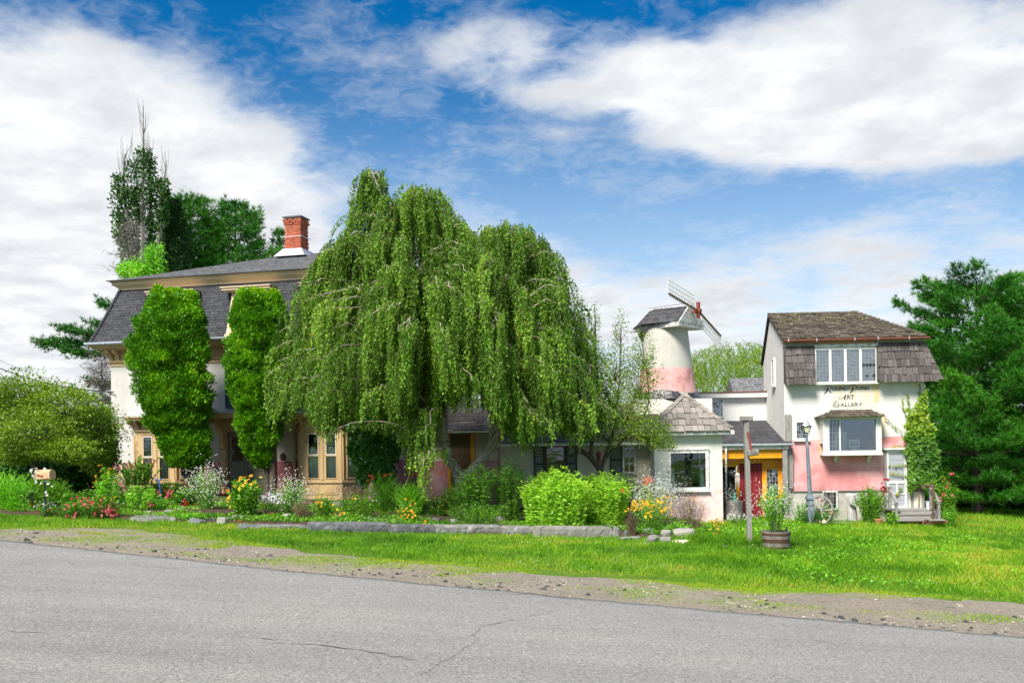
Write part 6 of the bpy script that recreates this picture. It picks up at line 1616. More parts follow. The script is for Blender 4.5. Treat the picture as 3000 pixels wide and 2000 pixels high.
arborvitae('tall green arborvitae with three pointed tops in front of the front door', 31.0,
           [(702, 848), (688, 890), (680, 960), (676, 1020), (668, 1080), (672, 1140), (690, 1200), (694, 1250), (706, 1300), (730, 1340), (760, 1366)],
           [(808, 848), (822, 890), (838, 960), (848, 1020), (860, 1070), (862, 1110), (846, 1150), (838, 1210), (820, 1270), (806, 1310), (790, 1350)],
           [(713, 850), (742, 850), (803, 854), (770, 872), (725, 866)], 760, [((798, 1480), (792, 1280), .12), ((785, 1480), (770, 1290), .08)])

def pine(name, label, px, D, ytop, ybase, rad, mat, n_wh=16, per=6, dens=50, ln=.17, wd=.016, needles=9, low=.06, droop=.0, group=None, shape=.75, trunk_r=.22, lean=0.0, spread=.28, pxl=None, seed=1, ragged=.25, cat='tree', bark='bark_brown', tone0=.45, gap=0.0, zj=.07):
    rg = random.Random(seed)
    base = at(px, 1290, D); base.z = gz(base.x) if ybase is None else at(px, ybase, D).z
    o = thing(name, label, cat, base, group=group)
    top = np.array(at(px + lean, ytop, D)) - np.array(base); Ht = top[2]
    segs = [([np.array([0, 0, -.5]), top * .3, top * .65, top], trunk_r, .02)]; P = []; Dd = []; T = []
    for w in range(n_wh):
        f = low + (1 - low) * (w + .5) / n_wh; c = top * f
        Lm = rad * (1 - f) ** shape * (1 if f > .18 else .75 + 1.4 * f)
        for b in range(per):
            if rg.random() < gap: continue
            a = 2 * math.pi * (b + rg.random() * .8) / per + w * .7; L = Lm * rg.uniform(1 - ragged * 1.4, 1 + ragged) + .12
            up = .30 + .5 * f - droop
            e = c + np.array([math.cos(a) * L, math.sin(a) * L, L * up * .55 + rg.uniform(-.12, .12)])
            ctl = c + np.array([math.cos(a) * L * .5, math.sin(a) * L * .5, L * up * .05])
            arc = bez(c, ctl, e, 10); segs.append((arc, .012 + .014 * L, .006))
            nt = max(7, int(dens * (L / rad) ** .8)); t = .28 + .72 * RNG.uniform(0, 1, nt) ** .7
            i0 = np.minimum((t * 9).astype(int), 8); q = arc[i0] + (arc[i0 + 1] - arc[i0]) * (t * 9 - i0)[:, None]
            lat = spread * L * (1.15 - t) + .10; sd_ = np.array([-math.sin(a), math.cos(a), 0])
            off = RNG.normal(0, 1, nt); q = q + sd_ * (off * lat)[:, None] + np.array([0, 0, 1]) * RNG.normal(0.03, zj, nt)[:, None] * (1 + .5 * L)
            P.append(q); Dd.append(nrm(np.array([math.cos(a) * .6, math.sin(a) * .6, .75]) + sd_ * off[:, None] * .4 + RNG.normal(0, .25, (nt, 3)))); T.append(np.full(nt, tone0 + rg.gauss(0, .10)) + .25 * (t - .6))
    P.append(top + np.stack([RNG.normal(0, .05, 14), RNG.normal(0, .05, 14), RNG.uniform(-.9, .12, 14)], 1)); Dd.append(np.tile(np.array([0, 0, 1.]), (14, 1)) + RNG.normal(0, .3, (14, 3))); T.append(np.full(14, .6))
    P = np.concatenate(P); Dd = np.concatenate(Dd); T = np.concatenate(T)
    needle_obj('crown', P, Dd, ln, wd, needles, mat, o, T)
    t_ = tubes(segs, 5).obj('trunk', M[bark], o); t_['kind'] = 'stuff'
    return o
# behind the house
pine('pine_tree', 'bushy dark green pine behind the house roof, just right of the poplar', 556, 50, 590, None, 3.2, 'needle_pine', 18, 8, 80, .26, .034, 9, low=.35, seed=3, shape=.38, spread=.34)
pine('pine_tree', 'bushy dark green pine behind the house roof, left of the brick chimney', 690, 51, 606, None, 3.6, 'needle_pine', 18, 8, 84, .26, .034, 9, low=.35, seed=4, shape=.42, spread=.34)
pine('pine_tree', 'small pine peeking out behind the left side of the brick chimney', 820, 52, 672, None, 2.2, 'needle_pine', 12, 7, 50, .24, .03, 8, low=.5, seed=5, shape=.7, spread=.34)
pine('spruce_tree', 'narrow dark spruce between the poplar and the pines behind the roof', 512, 47, 585, None, 2.3, 'needle_spruce', 24, 9, 60, .14, .03, 8, low=.45, droop=.55, seed=6, shape=.8, spread=.3)
SPD = 44.0; base = at(352, 1290, SPD); base.z = gz(base.x)
sp_t = thing('pine_tree', 'pine reaching a long branch out at the left of the house above the apple tree', 'tree', base)
segs = [([np.array([0, 0, -.3]), np.array(at(352, 1100, SPD)) - np.array(base), np.array(at(350, 850, SPD)) - np.array(base)], .2, .05)]; P = []; Dd = []; T = []
for (a, c, nt, wd_) in (((345, 1000), (112, 1008), 330, 15), ((345, 985), (175, 965), 200, 12), ((345, 1040), (190, 1032), 190, 12), ((340, 900), (296, 885), 60, 10), ((345, 1180), (200, 1150), 130, 12), ((345, 1220), (225, 1200), 160, 20), ((345, 1280), (230, 1290), 200, 26), ((345, 1130), (262, 1118), 80, 10), ((345, 960), (262, 946), 70, 9)):
    arc = bez(np.array(at(*a, SPD)) - np.array(base), np.array(at((a[0] + c[0]) / 2, (a[1] + c[1]) / 2 + 14, SPD - .5)) - np.array(base), np.array(at(*c, SPD - 1)) - np.array(base), 12); segs.append((arc, .05, .01))
    t = .10 + .9 * RNG.uniform(0, 1, nt) ** .8; i0 = np.minimum((t * 11).astype(int), 10); q = arc[i0] + (arc[i0 + 1] - arc[i0]) * (t * 11 - i0)[:, None]
    P.append(q + np.stack([RNG.normal(0, .12, nt), RNG.normal(0, .35, nt), RNG.normal(.05, wd_ / 62 * .55, nt)], 1)); Dd.append(np.array([-.5, -.2, .7]) + RNG.normal(0, .35, (nt, 3))); T.append(.35 + RNG.normal(0, .12, nt))
needle_obj('crown', np.concatenate(P), np.concatenate(Dd), .24, .032, 10, 'needle_pine', sp_t, np.concatenate(T))
tubes(segs, 5).obj('trunk', M['bark_brown'], sp_t)['kind'] = 'stuff'
# the big pines at the right
pine('pine_tree', 'tall dense pine filling the right side behind the gallery corner', 2862, 42, 850, None, 4.2, 'needle_pine', 14, 9, 210, .24, .028, 10, low=.01, seed=12, shape=.24, gap=.08, spread=.22, zj=.035, trunk_r=.30, tone0=.5, ragged=.2)
pine('pine_tree', 'dense pine cut off by the right edge of the picture', 3070, 44, 880, None, 4.4, 'needle_pine', 13, 9, 200, .24, .028, 10, low=.01, seed=13, shape=.3, gap=.08, spread=.22, zj=.035, trunk_r=.28, tone0=.44)
pine('pine_tree', 'lower dark pine seen between the gallery and the tall pine', 2760, 50, 1010, None, 3.6, 'needle_spruce', 13, 7, 80, .24, .03, 8, low=.03, seed=14, shape=.5, spread=.3)
pine('pine_tree', 'dark pine far behind the board fence at the right edge', 2960, 56, 960, None, 4.6, 'needle_spruce', 12, 7, 80, .26, .035, 8, low=.02, seed=15, shape=.4, spread=.3)

# dead grey spruce and light green saplings below the poplar
def dead_tree(label, px, D, ytop, ybase, rad, seed, name='dead_tree'):
    rg = random.Random(seed); base = at(px, 1290, D); base.z = gz(base.x); o = thing(name, label, 'tree', base)
    z0, z1 = at(px, ybase, D).z - base.z, at(px, ytop, D).z - base.z; segs = [([np.array([0, 0, 0]), np.array([.05, 0, z1 * .5]), np.array([0, 0, z1])], .10, .015)]
    P = []; Dd = []
    for i in range(120):
        z = rg.uniform(z0, z1); a = rg.uniform(0, 6.283); L = rad * (1.1 - .7 * (z - z0) / (z1 - z0)) * rg.uniform(.4, 1.1)
        c = np.array([0, 0, z]); e = c + np.array([math.cos(a) * L, math.sin(a) * L, rg.uniform(-.1, .45) * L]); arc = bez(c, (c + e) / 2 - np.array([0, 0, .15 * L]), e, 6); segs.append((arc, .014, .004))
        for j in range(16):
            t = rg.uniform(.25, 1); P.append(c + (e - c) * t + RNG.normal(0, .08, 3)); Dd.append(RNG.normal(0, 1, 3) + (e - c) / L)
    leaf_obj('twigs', np.array(P), np.array(Dd), RNG.uniform(.1, .3, len(P)), 'twig_grey', o, RNG.uniform(0, 1, len(P)), .09, .02)
    tubes(segs).obj('trunk', M['bark_grey'], o)['kind'] = 'stuff'
dead_tree('bare grey dead spruce at the foot of the poplar behind the roof', 382, 43, 650, 830, 1.15, 21)
dead_tree('bare grey dead branches of a spruce at the left of the house wall', 300, 42, 1040, 1180, 1.2, 22)

# lombardy poplar
PD = 46.0; base = at(418, 1290, PD); base.z = gz(base.x)
pop = thing('poplar_tree', 'tall narrow poplar with leafy columns and bare twigs at its top, left behind the house', 'tree', base)
segs = []; P = []; Dd = []; rg = random.Random(31)
def pp_(px, py, d=0): return np.array(at(px, py, PD + d)) - np.array(base)
stems = [((395, 1000), (392, 800), (372, 640), (362, 520), (368, 450)), ((418, 1000), (420, 800), (418, 620), (420, 450), (419, 312)), ((432, 1000), (436, 780), (442, 640), (438, 520), (440, 430)), ((450, 1000), (462, 780), (472, 640), (478, 560), (488, 470)), ((405, 1000), (404, 760), (398, 640), (402, 560), (396, 470))]
for st_ in stems:
    c = catmull([pp_(*q, rg.uniform(-.5, .5)) for q in st_]); segs.append((c, .16, .012))
    for i in range(46):
        k = int(rg.uniform(.15, .97) * (len(c) - 1)); a = rg.uniform(0, 6.283); L = rg.uniform(.5, 1.5); r = L * rg.uniform(.12, .3)
        e = c[k] + np.array([math.cos(a) * r, math.sin(a) * r, L]); segs.append(([c[k], (c[k] + e) / 2 + np.array([math.cos(a) * r * .35, math.sin(a) * r * .35, -.05]), e], .014, .005))
cols = [((350, 520), (340, 590), (352, 700), 24, .9), ((372, 560), (362, 620), (375, 740), 26, 1), ((388, 480), (385, 560), (395, 640), 22, .8), ((420, 445), (425, 520), (428, 640), 30, 1.2), ((440, 470), (448, 540), (446, 600), 24, .8), ((432, 640), (438, 700), (436, 770), 20, .8), ((478, 530), (476, 580), (474, 650), 24, .9), ((482, 560), (484, 600), (480, 650), 16, .6), ((402, 560), (400, 640), (402, 730), 20, .9), ((360, 640), (365, 690), (380, 780), 26, .9), ((455, 660), (462, 720), (470, 790), 26, .5)]
for a, b, c, w, k in cols:
    cv = catmull([pp_(*a), pp_(*b), pp_(*c)]); n = int(720 * k); i = RNG.integers(0, len(cv), n); rr = .85 * w / (F / PD) * np.sqrt(RNG.uniform(0, 1, n)) * (.8 + .5 * fbm(i * 1.0, 0 * i, 1.3, 33)); th = RNG.uniform(0, 6.283, n)
    P.append(cv[i] + np.stack([rr * np.cos(th), rr * np.sin(th), RNG.normal(0, .12, n)], 1))
P = np.concatenate(P); n = len(P)
leaf_obj('crown', P, RNG.normal(0, 1, (n, 3)) + np.array([0, -.2, -.3]), RNG.uniform(.10, .17, n), 'leaf_poplar', pop, .5 + .5 * (n3(P, 1.5, 34) - .5) + RNG.normal(0, .16, n), .8, .1)
tubes(segs).obj('trunk', M['bark_grey'], pop)['kind'] = 'stuff'
# light sapling
def leafy_blob(name, label, blobs, D, mat, n, ls, cat='shrub', asp=.6, seed=1, upright=.0, trunk=None, base_px=None, bark='bark_brown', group=None, lay=.0, tone0=.48, hole=.25, lean=None):
    """crown made of several uneven leaf masses [(px, py, rx_px, ry_px, depth_off, share)] with twigs and gaps"""
    bpx = base_px or blobs[0][0]; base = at(bpx, 1290, D); base.z = gz(base.x); o = thing(name, label, cat, base, group=group)
    P = []; Dd = []; T = []; segs = []; tot = sum(b[5] for b in blobs); rg = random.Random(seed)
    for bi, (px, py, rx, ry, dd, sh) in enumerate(blobs):
        c = np.array(at(px, py, D + dd)) - np.array(base); k = (F / (D + dd)); A, B = rx / k, ry / k; N = int(n * sh / tot)
        v = nrm(RNG.normal(0, 1, (N, 3))); r = RNG.uniform(0, 1, N) ** .42
        # clumps: leaves gather round random twig ends
        m_ = max(8, N // 26); tv = nrm(RNG.normal(0, 1, (m_, 3))); tr_ = RNG.uniform(.25, 1, m_) ** .5 * (.78 + .4 * RNG.uniform(0, 1, m_))
        tw = tv * tr_[:, None]; ci = RNG.integers(0, m_, N)
        q = tw[ci] + RNG.normal(0, .13 + .10 * (1 - lay), (N, 3)) * np.array([1, 1, 1 - .6 * lay])
        q = q * np.array([A, min(A, 2.2) if A > 1 else A, B]); P.append(c + q)
        outd = nrm(q + 1e-6); Dd.append(outd * .8 + np.array([0, 0, upright - .15]) + RNG.normal(0, .55, (N, 3))); T.append(tone0 + RNG.normal(0, .10, m_)[ci] + RNG.normal(0, .12, N))
        for j in range(0, m_, 3):
            e = c + tw[j] * np.array([A, min(A, 2.2) if A > 1 else A, B]); s0 = c + np.array([0, 0, -.6 * B]); segs.append((bez(s0, (s0 + e) / 2 + np.array([0, 0, .1 * B]), e, 5), .010, .003))
    P = np.concatenate(P); Dd = np.concatenate(Dd); T = np.concatenate(T) + .3 * (n3(P, 2.0, seed + 90) - .5)
    leaf_obj('crown', P, Dd, RNG.uniform(ls * .6, ls * 1.25, len(P)), mat, o, T, asp, .12)
    if trunk:
        for pts, r0, r1 in trunk: segs.append((catmull([np.array(at(*q[:2], D + (q[2] if len(q) > 2 else 0))) - np.array(base) for q in pts]), r0, r1))
    else: segs.append(([np.array([0, 0, -.1]), (np.array(at(blobs[0][0], blobs[0][1], D)) - np.array(base))], .05, .02))
    tubes(segs, 6).obj('branches', M[bark], o)['kind'] = 'stuff'
    return o
leafy_blob('sapling', 'light green sapling at the foot of the poplar just above the roof edge', [(450, 770, 34, 45, 0, 1), (410, 790, 40, 26, 0, .6), (372, 790, 26, 26, .3, .5)], 42, 'leaf_bright', 2600, .13, 'tree', seed=41)
# weeping willow beyond the annex
WD = 58.0; base = at(2130, 1290, WD); base.z = gz(base.x); wil = thing('willow_tree', 'pale green weeping willow behind the white annex and the windmill', 'tree', base)
P = []; Dd = []; T = []; rg = random.Random(51)
wc = [(1990, 1080), (2030, 1020), (2060, 1005), (2110, 1000), (2170, 990), (2230, 1005), (2300, 1040), (2350, 1090)]
for i in range(1900):
    px = rg.uniform(1985, 2350); u = rg.uniform(-1, 1); y = ev(wc, px) + 60 * u * u + rg.random() ** 1.2 * 130; d = u * 3.0 * math.sqrt(max(.1, 1 - ((px - 2165) / 190) ** 2))
    p0 = np.array(at(px, y, WD + d)) - np.array(base); L = rg.uniform(.5, 1.6); n = int(L / .05); s = np.linspace(0, L, n)[:, None]; a = rg.uniform(0, 6.283); o_ = rg.uniform(.1, .7)
    P.append(p0 + np.concatenate([math.cos(a) * o_ * (1 - np.exp(-s / .5)) + .10, math.sin(a) * o_ * (1 - np.exp(-s / .5)), .25 * np.sin(np.minimum(s / .5, 3.14)) - .8 * s], 1) + RNG.normal(0, .04, (n, 3)))
    Dd.append(np.tile(np.array([.25, 0, -1.]), (n, 1)) + RNG.normal(0, .5, (n, 3))); T.append(np.full(n, rg.gauss(.5, .15)) + RNG.normal(0, .15, n))
P = np.concatenate(P); leaf_obj('crown', P, np.concatenate(Dd), RNG.uniform(.10, .2, len(P)), 'leaf_willow', wil, np.concatenate(T), .22, .05)
tubes([([np.array([0, 0, -.2]), np.array([.1, 0, 2.5]), np.array([-.2, 0, 4.5])], .3, .08)], 8).obj('trunk', M['bark_brown'], wil)
# apple trees
leafy_blob('apple_tree', 'spreading apple tree with yellowing leaves at the left edge beside the house', [(60, 1150, 100, 62, .3, 1.0), (190, 1190, 110, 60, 0, 1.1), (270, 1250, 85, 65, .6, .9), (100, 1260, 120, 60, -.8, 1.2), (200, 1320, 90, 38, -1.0, .8), (10, 1220, 70, 90, 0, .8), (280, 1330, 60, 60, .8, .5), (40, 1320, 80, 40, -.6, .6)], 27.0, 'leaf_apple', 34000, .085, 'tree', .42, seed=42, base_px=110, lay=.75,
           trunk=[(((110, 1500), (105, 1400), (95, 1320), (80, 1250)), .13, .07), (((95, 1320), (60, 1240), (40, 1180)), .07, .02), (((95, 1320), (130, 1250), (200, 1190)), .07, .02), (((95, 1330), (150, 1290), (250, 1260)), .06, .02), (((95, 1330), (30, 1290), (-20, 1260)), .06, .02)])
leafy_blob('apple_tree', 'small crooked apple tree with upright shoots left of the kiosk', [(1760, 1180, 62, 85, 0, 1.0), (1830, 1200, 80, 70, -.3, 1.1), (1870, 1120, 50, 75, 0, .8), (1730, 1060, 38, 80, .3, .55), (1800, 1080, 60, 60, .2, .6), (1900, 1260, 62, 42, -.4, .7), (1885, 1030, 34, 60, .2, .26), (1818, 970, 24, 60, .2, .13), (1742, 950, 26, 60, .3, .13), (1692, 920, 26, 60, .3, .11), (1780, 1270, 80, 40, -.2, .5), (1945, 1300, 30, 22, -.5, .2)], 29.2, 'leaf_apple', 20000, .068, 'tree', .45, seed=43, base_px=1772, tone0=.40,
           trunk=[(((1775, 1520), (1772, 1440), (1760, 1380), (1730, 1340), (1700, 1318), (1672, 1300)), .13, .05), (((1760, 1380), (1775, 1330), (1800, 1250), (1815, 1100), (1818, 960)), .07, .01), (((1730, 1340), (1740, 1200), (1745, 1050), (1742, 890)), .06, .01), (((1775, 1340), (1840, 1270), (1900, 1180), (1880, 1000)), .05, .01), (((1700, 1318), (1685, 1330), (1668, 1335)), .05, .03), (((1800, 1290), (1880, 1280), (1950, 1300)), .035, .01), (((1745, 1100), (1700, 980), (1690, 880)), .03, .006)])
# dark shrubbery at the left
leafy_blob('shrub', 'dark green leafy shrub mass behind the mailbox', [(60, 1400, 90, 75, 0, 1), (170, 1400, 90, 80, .3, 1), (270, 1400, 60, 90, .4, .8), (110, 1460, 120, 50, -.6, .8), (300, 1300, 45, 90, .8, .6)], 28.5, 'leaf_dark', 15000, .12, seed=44, lay=.3, tone0=.45)
leafy_blob('tree', 'dark broadleaf tree far behind the apple tree at the left edge', [(60, 1300, 170, 150, 0, 1), (260, 1330, 90, 130, 0, .7), (-120, 1280, 150, 170, 0, .7)], 40, 'leaf_dark', 15000, .19, 'tree', seed=45, lay=.3, tone0=.4)
leafy_blob('shrub', 'bright green yew-like shrub at the left edge by the road', [(20, 1450, 52, 55, 0, 1), (45, 1490, 40, 30, -.2, .4)], 24.3, 'leaf_bright', 5200, .10, asp=.22, seed=46, upright=.6, tone0=.42)
leafy_blob('shrub', 'mid green shrub with whorled leaves between yew and mailbox', [(110, 1450, 55, 50, 0, 1), (170, 1470, 45, 45, .2, .7)], 25.6, 'leaf_mid', 4600, .11, asp=.25, seed=47, upright=.5, tone0=.4)
leafy_blob('thicket', 'dense dark thicket at the far right below the pines', [(2790, 1480, 80, 60, 0, 1), (2900, 1470, 100, 70, 1, 1), (3020, 1480, 80, 80, 1, 1)], 45, 'leaf_dark', 9000, .2, seed=48, tone0=.3)
# ------------------------------------------------------------------ garden plants
def flowers_mesh(name, C, N, size, petals, mat, parent, asp=.5, eye=None, ball=False, cup=.15):
    C = np.asarray(C, float); n = len(C); N = nrm(np.asarray(N, float)); U = nrm(np.cross(N, RNG.normal(0, 1, (n, 3)))); Vv = np.cross(N, U)
    s = np.asarray(size) * np.ones(n)
    if ball:
        d = nrm(RNG.normal(0, 1, (n, petals, 3)) + .9 * N[:, None]).reshape(-1, 3)
    else:
        a = (np.arange(petals) / petals * 2 * math.pi)[None] + RNG.uniform(0, 6.28, (n, 1)) + RNG.normal(0, .1, (n, petals))
        d = (np.cos(a)[..., None] * U[:, None] + np.sin(a)[..., None] * Vv[:, None] + cup * N[:, None]).reshape(-1, 3)
    P = np.repeat(C, petals, 0); ss = np.repeat(s, petals) * RNG.uniform(.8, 1.15, n * petals)
    V, Fc = leaf_quads(P, d, ss, asp, .08, mid=.6, flat=np.repeat(N, petals, 0))
    o = obj_new(name, mesh_np(name, V, Fc, M[mat], attr=np.clip(np.repeat(RNG.uniform(0, 1, n), petals) + RNG.normal(0, .12, n * petals), 0, 1)), parent); o['kind'] = 'stuff'
    if eye:
        V = []; k = 6
        a = np.arange(k) / k * 2 * math.pi; es = s * eye
        ringp = C[:, None] + (np.cos(a)[None, :, None] * U[:, None] + np.sin(a)[None, :, None] * Vv[:, None]) * es[:, None, None] + N[:, None] * (s * .10)[:, None, None]
        topp = C + N * (s * .28)[:, None]
        V = np.concatenate([ringp, topp[:, None]], 1).reshape(-1, 3); i = np.arange(n) * 7
        Fc = np.concatenate([np.stack([i + j, i + (j + 1) % k, i + 6], 1) for j in range(k)])
        e = obj_new(name + '_eyes', mesh_np('eyes', V, Fc, M['flower_eye'], attr=RNG.uniform(0, 1, len(Fc))), parent); e['kind'] = 'stuff'
    return o
GROUND_PTS = []
def clump(name, label, cat, px, pyb, pyt, wpx, leaf='leaf_mid', nst=40, leafn=16, ll=.09, asp=.35, D=None, fl=None, stem='stem_green', seed=0, tone0=.5, dome=.35, basez=.05, up=.25, low=.05, sw=.0035, base_loc=None, wid=.55, bend=.18, group=None, tonevar=.12):
    if base_loc is not None: base = Vector(base_loc)
    elif D is None: base = G(px, pyb); base.z += basez - .05
    else: base = at(px, 1290, D); base.z = gz(base.x) + basez - .05
    k = F / base.y; zt = at(px, pyt, base.y).z - base.z; R = wpx / 2 / k
    o = thing(name, label, cat, base, group=group); rg = np.random.default_rng(seed + 1000); nst = int(nst * 1.5); leafn = int(leafn * 1.15); ll = ll * 1.08
    th = rg.uniform(0, 6.283, nst); rr = np.sqrt(rg.uniform(0, 1, nst)); topxy = np.stack([np.cos(th) * rr * R, np.sin(th) * rr * R * .8], 1)
    hgt = zt * (1 - dome * rr ** 2) * rg.uniform(.72, 1.0, nst); b0_ = topxy * wid; segs = []; P = []; Dd = []; T = []; tops = []; tN = []
    for i in range(nst):
        a = np.array([b0_[i, 0], b0_[i, 1], -.03]); e = np.array([topxy[i, 0], topxy[i, 1], hgt[i]]) + np.append(rg.normal(0, bend * .3, 2) * hgt[i], 0)
        c = np.array([b0_[i, 0], b0_[i, 1], hgt[i] * .6]); arc = bez(a, c, e, 7); segs.append((arc, sw, sw * .6)); tops.append(e); tN.append(e - c)
        t = low + (1 - low) * rg.uniform(0, 1, leafn); f = t * 6; i0 = np.minimum(f.astype(int), 5); q = arc[i0] + (arc[i0 + 1] - arc[i0]) * (f - i0)[:, None]
        an = rg.uniform(0, 6.283, leafn); d = np.stack([np.cos(an), np.sin(an), up + rg.normal(0, .35, leafn)], 1)
        P.append(q); Dd.append(d); T.append(tone0 + rg.normal(0, tonevar) + rg.normal(0, .12, leafn) + .12 * (t - .5))
    P = np.concatenate(P); sz = rg.uniform(ll * .55, ll * 1.2, len(P))
    leaf_obj('foliage', P, np.concatenate(Dd), sz, leaf, o, np.concatenate(T), asp, .10)
    st = tubes(segs, 3).obj('stems', M[stem], o); st['kind'] = 'stuff'
    tops = np.array(tops); tN = nrm(np.array(tN))
    for fd in (fl or []):
        n = fd['n']; idx = rg.integers(0, nst, n); jit = fd.get('jit', .04); C = tops[idx] + rg.normal(0, jit, (n, 3)) * np.array([1, 1, fd.get('jz', .7)]) + np.array([0, 0, fd.get('dz', .02)])
        if 'pts' in fd:
            C = np.array([np.array(at(x_, y_, base.y - R * .75 * fd.get('frontness', 1))) - np.array(base) for x_, y_ in fd['pts']]); rep = fd.get('rep', 1)
            C = np.repeat(C, rep, 0) + rg.normal(0, jit, (len(C) * rep, 3)) * (1 if rep > 1 else 0)
        Nn = np.array([0, -.75, .6]) + rg.normal(0, .35, (len(C), 3))
        flowers_mesh(fd.get('name', 'flowers'), C, Nn, rg.uniform(.8, 1.2, len(C)) * fd['s'], fd.get('k', 5), fd['m'], o, fd.get('asp', .55), fd.get('eye'), fd.get('ball', False), fd.get('cup', .15))
    return o
W_ = dict(m='petal_white', n=260, s=.016, k=5, asp=.7, jit=.06, jz=1.0)
# left bed, pink roses
rose = lambda pts, m='petal_pink', s=.036, rep=1: dict(m=m, n=1, s=s, k=12, asp=.9, ball=True, pts=pts, rep=rep, jit=.045)
clump('rose_bush', 'pink rose bush nearest the mailbox with a low cluster of blooms', 'rose bush', 195, 1516, 1462, 80, 'leaf_mid', 26, 20, .05, .6, fl=[rose([(193, 1476), (197, 1479), (203, 1514), (212, 1516), (196, 1516), (220, 1513)], rep=2)], seed=1, tone0=.45)
clump('rose_bush', 'pink rose bush with many salmon blooms in the middle of the left bed', 'rose bush', 250, 1516, 1450, 105, 'leaf_mid', 34, 22, .05, .6, fl=[rose([(220, 1460), (226, 1463), (238, 1457), (232, 1460), (246, 1472), (252, 1476), (262, 1468), (270, 1465), (268, 1475), (225, 1481), (240, 1486), (262, 1485), (288, 1487), (295, 1464)], rep=2)], seed=2, tone0=.45)
clump('rose_bush', 'pink rose bush with a dense deep pink cluster right of its neighbours', 'rose bush', 318, 1518, 1465, 90, 'leaf_olive', 28, 22, .05, .6, fl=[rose([(323, 1490), (326, 1497), (320, 1503), (328, 1505), (316, 1497), (323, 1510), (330, 1500), (298, 1500), (280, 1501)], rep=3), dict(m='petal_white', n=1, s=.03, k=10, ball=True, pts=[(312, 1508), (345, 1470), (362, 1474)], asp=.9)], seed=3)
clump('rose_bush', 'rose bush with coral blooms beside the flagstone path', 'rose bush', 455, 1500, 1442, 90, 'leaf_bright', 30, 22, .05, .6, fl=[rose([(492, 1452), (498, 1448), (488, 1455), (502, 1455), (436, 1481), (442, 1480), (466, 1444), (484, 1443)], rep=3)], seed=4, tone0=.4)
clump('white_flower_plant', 'low white flowering plant at the foot of the mailbox', 'plant', 140, 1512, 1470, 70, 'leaf_mid', 24, 14, .05, .5, fl=[dict(m='petal_white', n=60, s=.016, k=5, asp=.7, jit=.05), rose([(90, 1476), (108, 1497), (146, 1492)], 'petal_red', .03)], seed=5)
clump('leafy_perennial', 'leafy perennial carpet behind the pink roses', 'plant', 240, 1494, 1436, 230, 'leaf_mid', 70, 20, .09, .5, seed=6, tone0=.35, dome=.2)
for i, (px, yt) in enumerate(((312, 1362), (335, 1372), (290, 1392))):
    clump('lily', ('tallest yellow lily by the house corner', 'yellow lily just right of the tallest one by the house corner', 'shorter yellow lily left of the tallest one by the house corner')[i], 'lily', px, 1495, yt, 34, 'leaf_bright', 4, 70, .13, .12, D=25.5, fl=[dict(m='petal_yellow', n=9, s=.05, k=5, asp=.3, cup=1.2, jit=.12)], seed=7 + i, wid=.9, dome=.1, tone0=.45, up=-.1)
clump('astilbe', 'bright green feathery clump beside the stone path below the left bay window', 'plant', 410, 1500, 1412, 115, 'leaf_bright', 46, 26, .085, .28, seed=11, tone0=.5)
clump('leafy_perennial', 'dark green leafy plant under the bay window beside the white asters', 'plant', 545, 1490, 1420, 85, 'leaf_mid', 30, 22, .10, .45, seed=12, tone0=.3)
clump('leafy_perennial', 'dark green foliage at the foot of the left bay window', 'plant', 470, 1480, 1400, 140, 'leaf_mid', 50, 22, .09, .4, D=29.5, seed=13, tone0=.35)
clump('low_plant', 'low marigold clump with a few yellow blooms before the birdbath', 'plant', 285, 1500, 1462, 70, 'leaf_mid', 20, 16, .06, .4, fl=[rose([(284, 1453), (300, 1457), (307, 1457), (335, 1457), (342, 1454), (326, 1463)], 'petal_yellow', .026)], seed=14)
clump('red_flower_plant', 'small plant with bright red blooms at the top of the flagstone path', 'plant', 556, 1492, 1468, 34, 'leaf_mid', 12, 14, .05, .5, fl=[rose([(548, 1472), (551, 1478), (545, 1479), (570, 1477)], 'petal_red', .04, 3)], seed=15)
clump('trailing_plant', 'low pale green trailing plant spilling over the stones by the path', 'plant', 560, 1527, 1498, 115, 'leaf_bright', 40, 18, .04, .7, seed=16, tone0=.4, dome=.2)
# white asters and yellow daisies before the door
aster_fl = lambda n: [dict(m='petal_white', n=int(n * .8), s=.0165, k=6, asp=.6, jit=.13, jz=1.7, dz=-.13)]
clump('aster', 'tall white aster with straw brown stems left of the front door', 'flower', 605, 1500, 1358, 115, 'leaf_bright', 60, 30, .06, .18, fl=aster_fl(900), seed=20, tone0=.3, wid=.35, up=.8, low=.1)
clump('false_sunflower', 'broad-leaved yellow false sunflower in front of the door', 'flower', 718, 1518, 1392, 110, 'leaf_mid', 34, 26, .12, .42, fl=[dict(m='petal_yellow', n=1, s=.055, k=9, asp=.4, eye=.3, pts=[(705, 1400), (718, 1397), (735, 1394), (720, 1412), (745, 1412), (700, 1408), (712, 1421), (728, 1405), (755, 1425), (735, 1418), (668, 1460), (672, 1455), (670, 1465), (674, 1485), (764, 1398), (690, 1424), (702, 1432), (668, 1438)])], seed=21, tone0=.55)
clump('phlox', 'pale lilac phlox between the yellow daisies and the white asters', 'flower', 800, 1516, 1440, 80, 'leaf_mid', 26, 24, .06, .3, fl=[dict(m='petal_lilac', n=80, s=.028, k=5, asp=.8, jit=.04)], seed=22)
clump('aster', 'airy white aster in front of the right bay window', 'flower', 850, 1515, 1392, 125, 'leaf_bright', 60, 28, .06, .2, fl=aster_fl(800), seed=23, wid=.35, up=.8, tone0=.3)
clump('straw_clump', 'straw brown stalks at the foot of the airy white aster', 'plant', 885, 1530, 1460, 70, 'leaf_olive', 60, 14, .05, .15, seed=24, stem='twig', up=.9, tone0=.6)
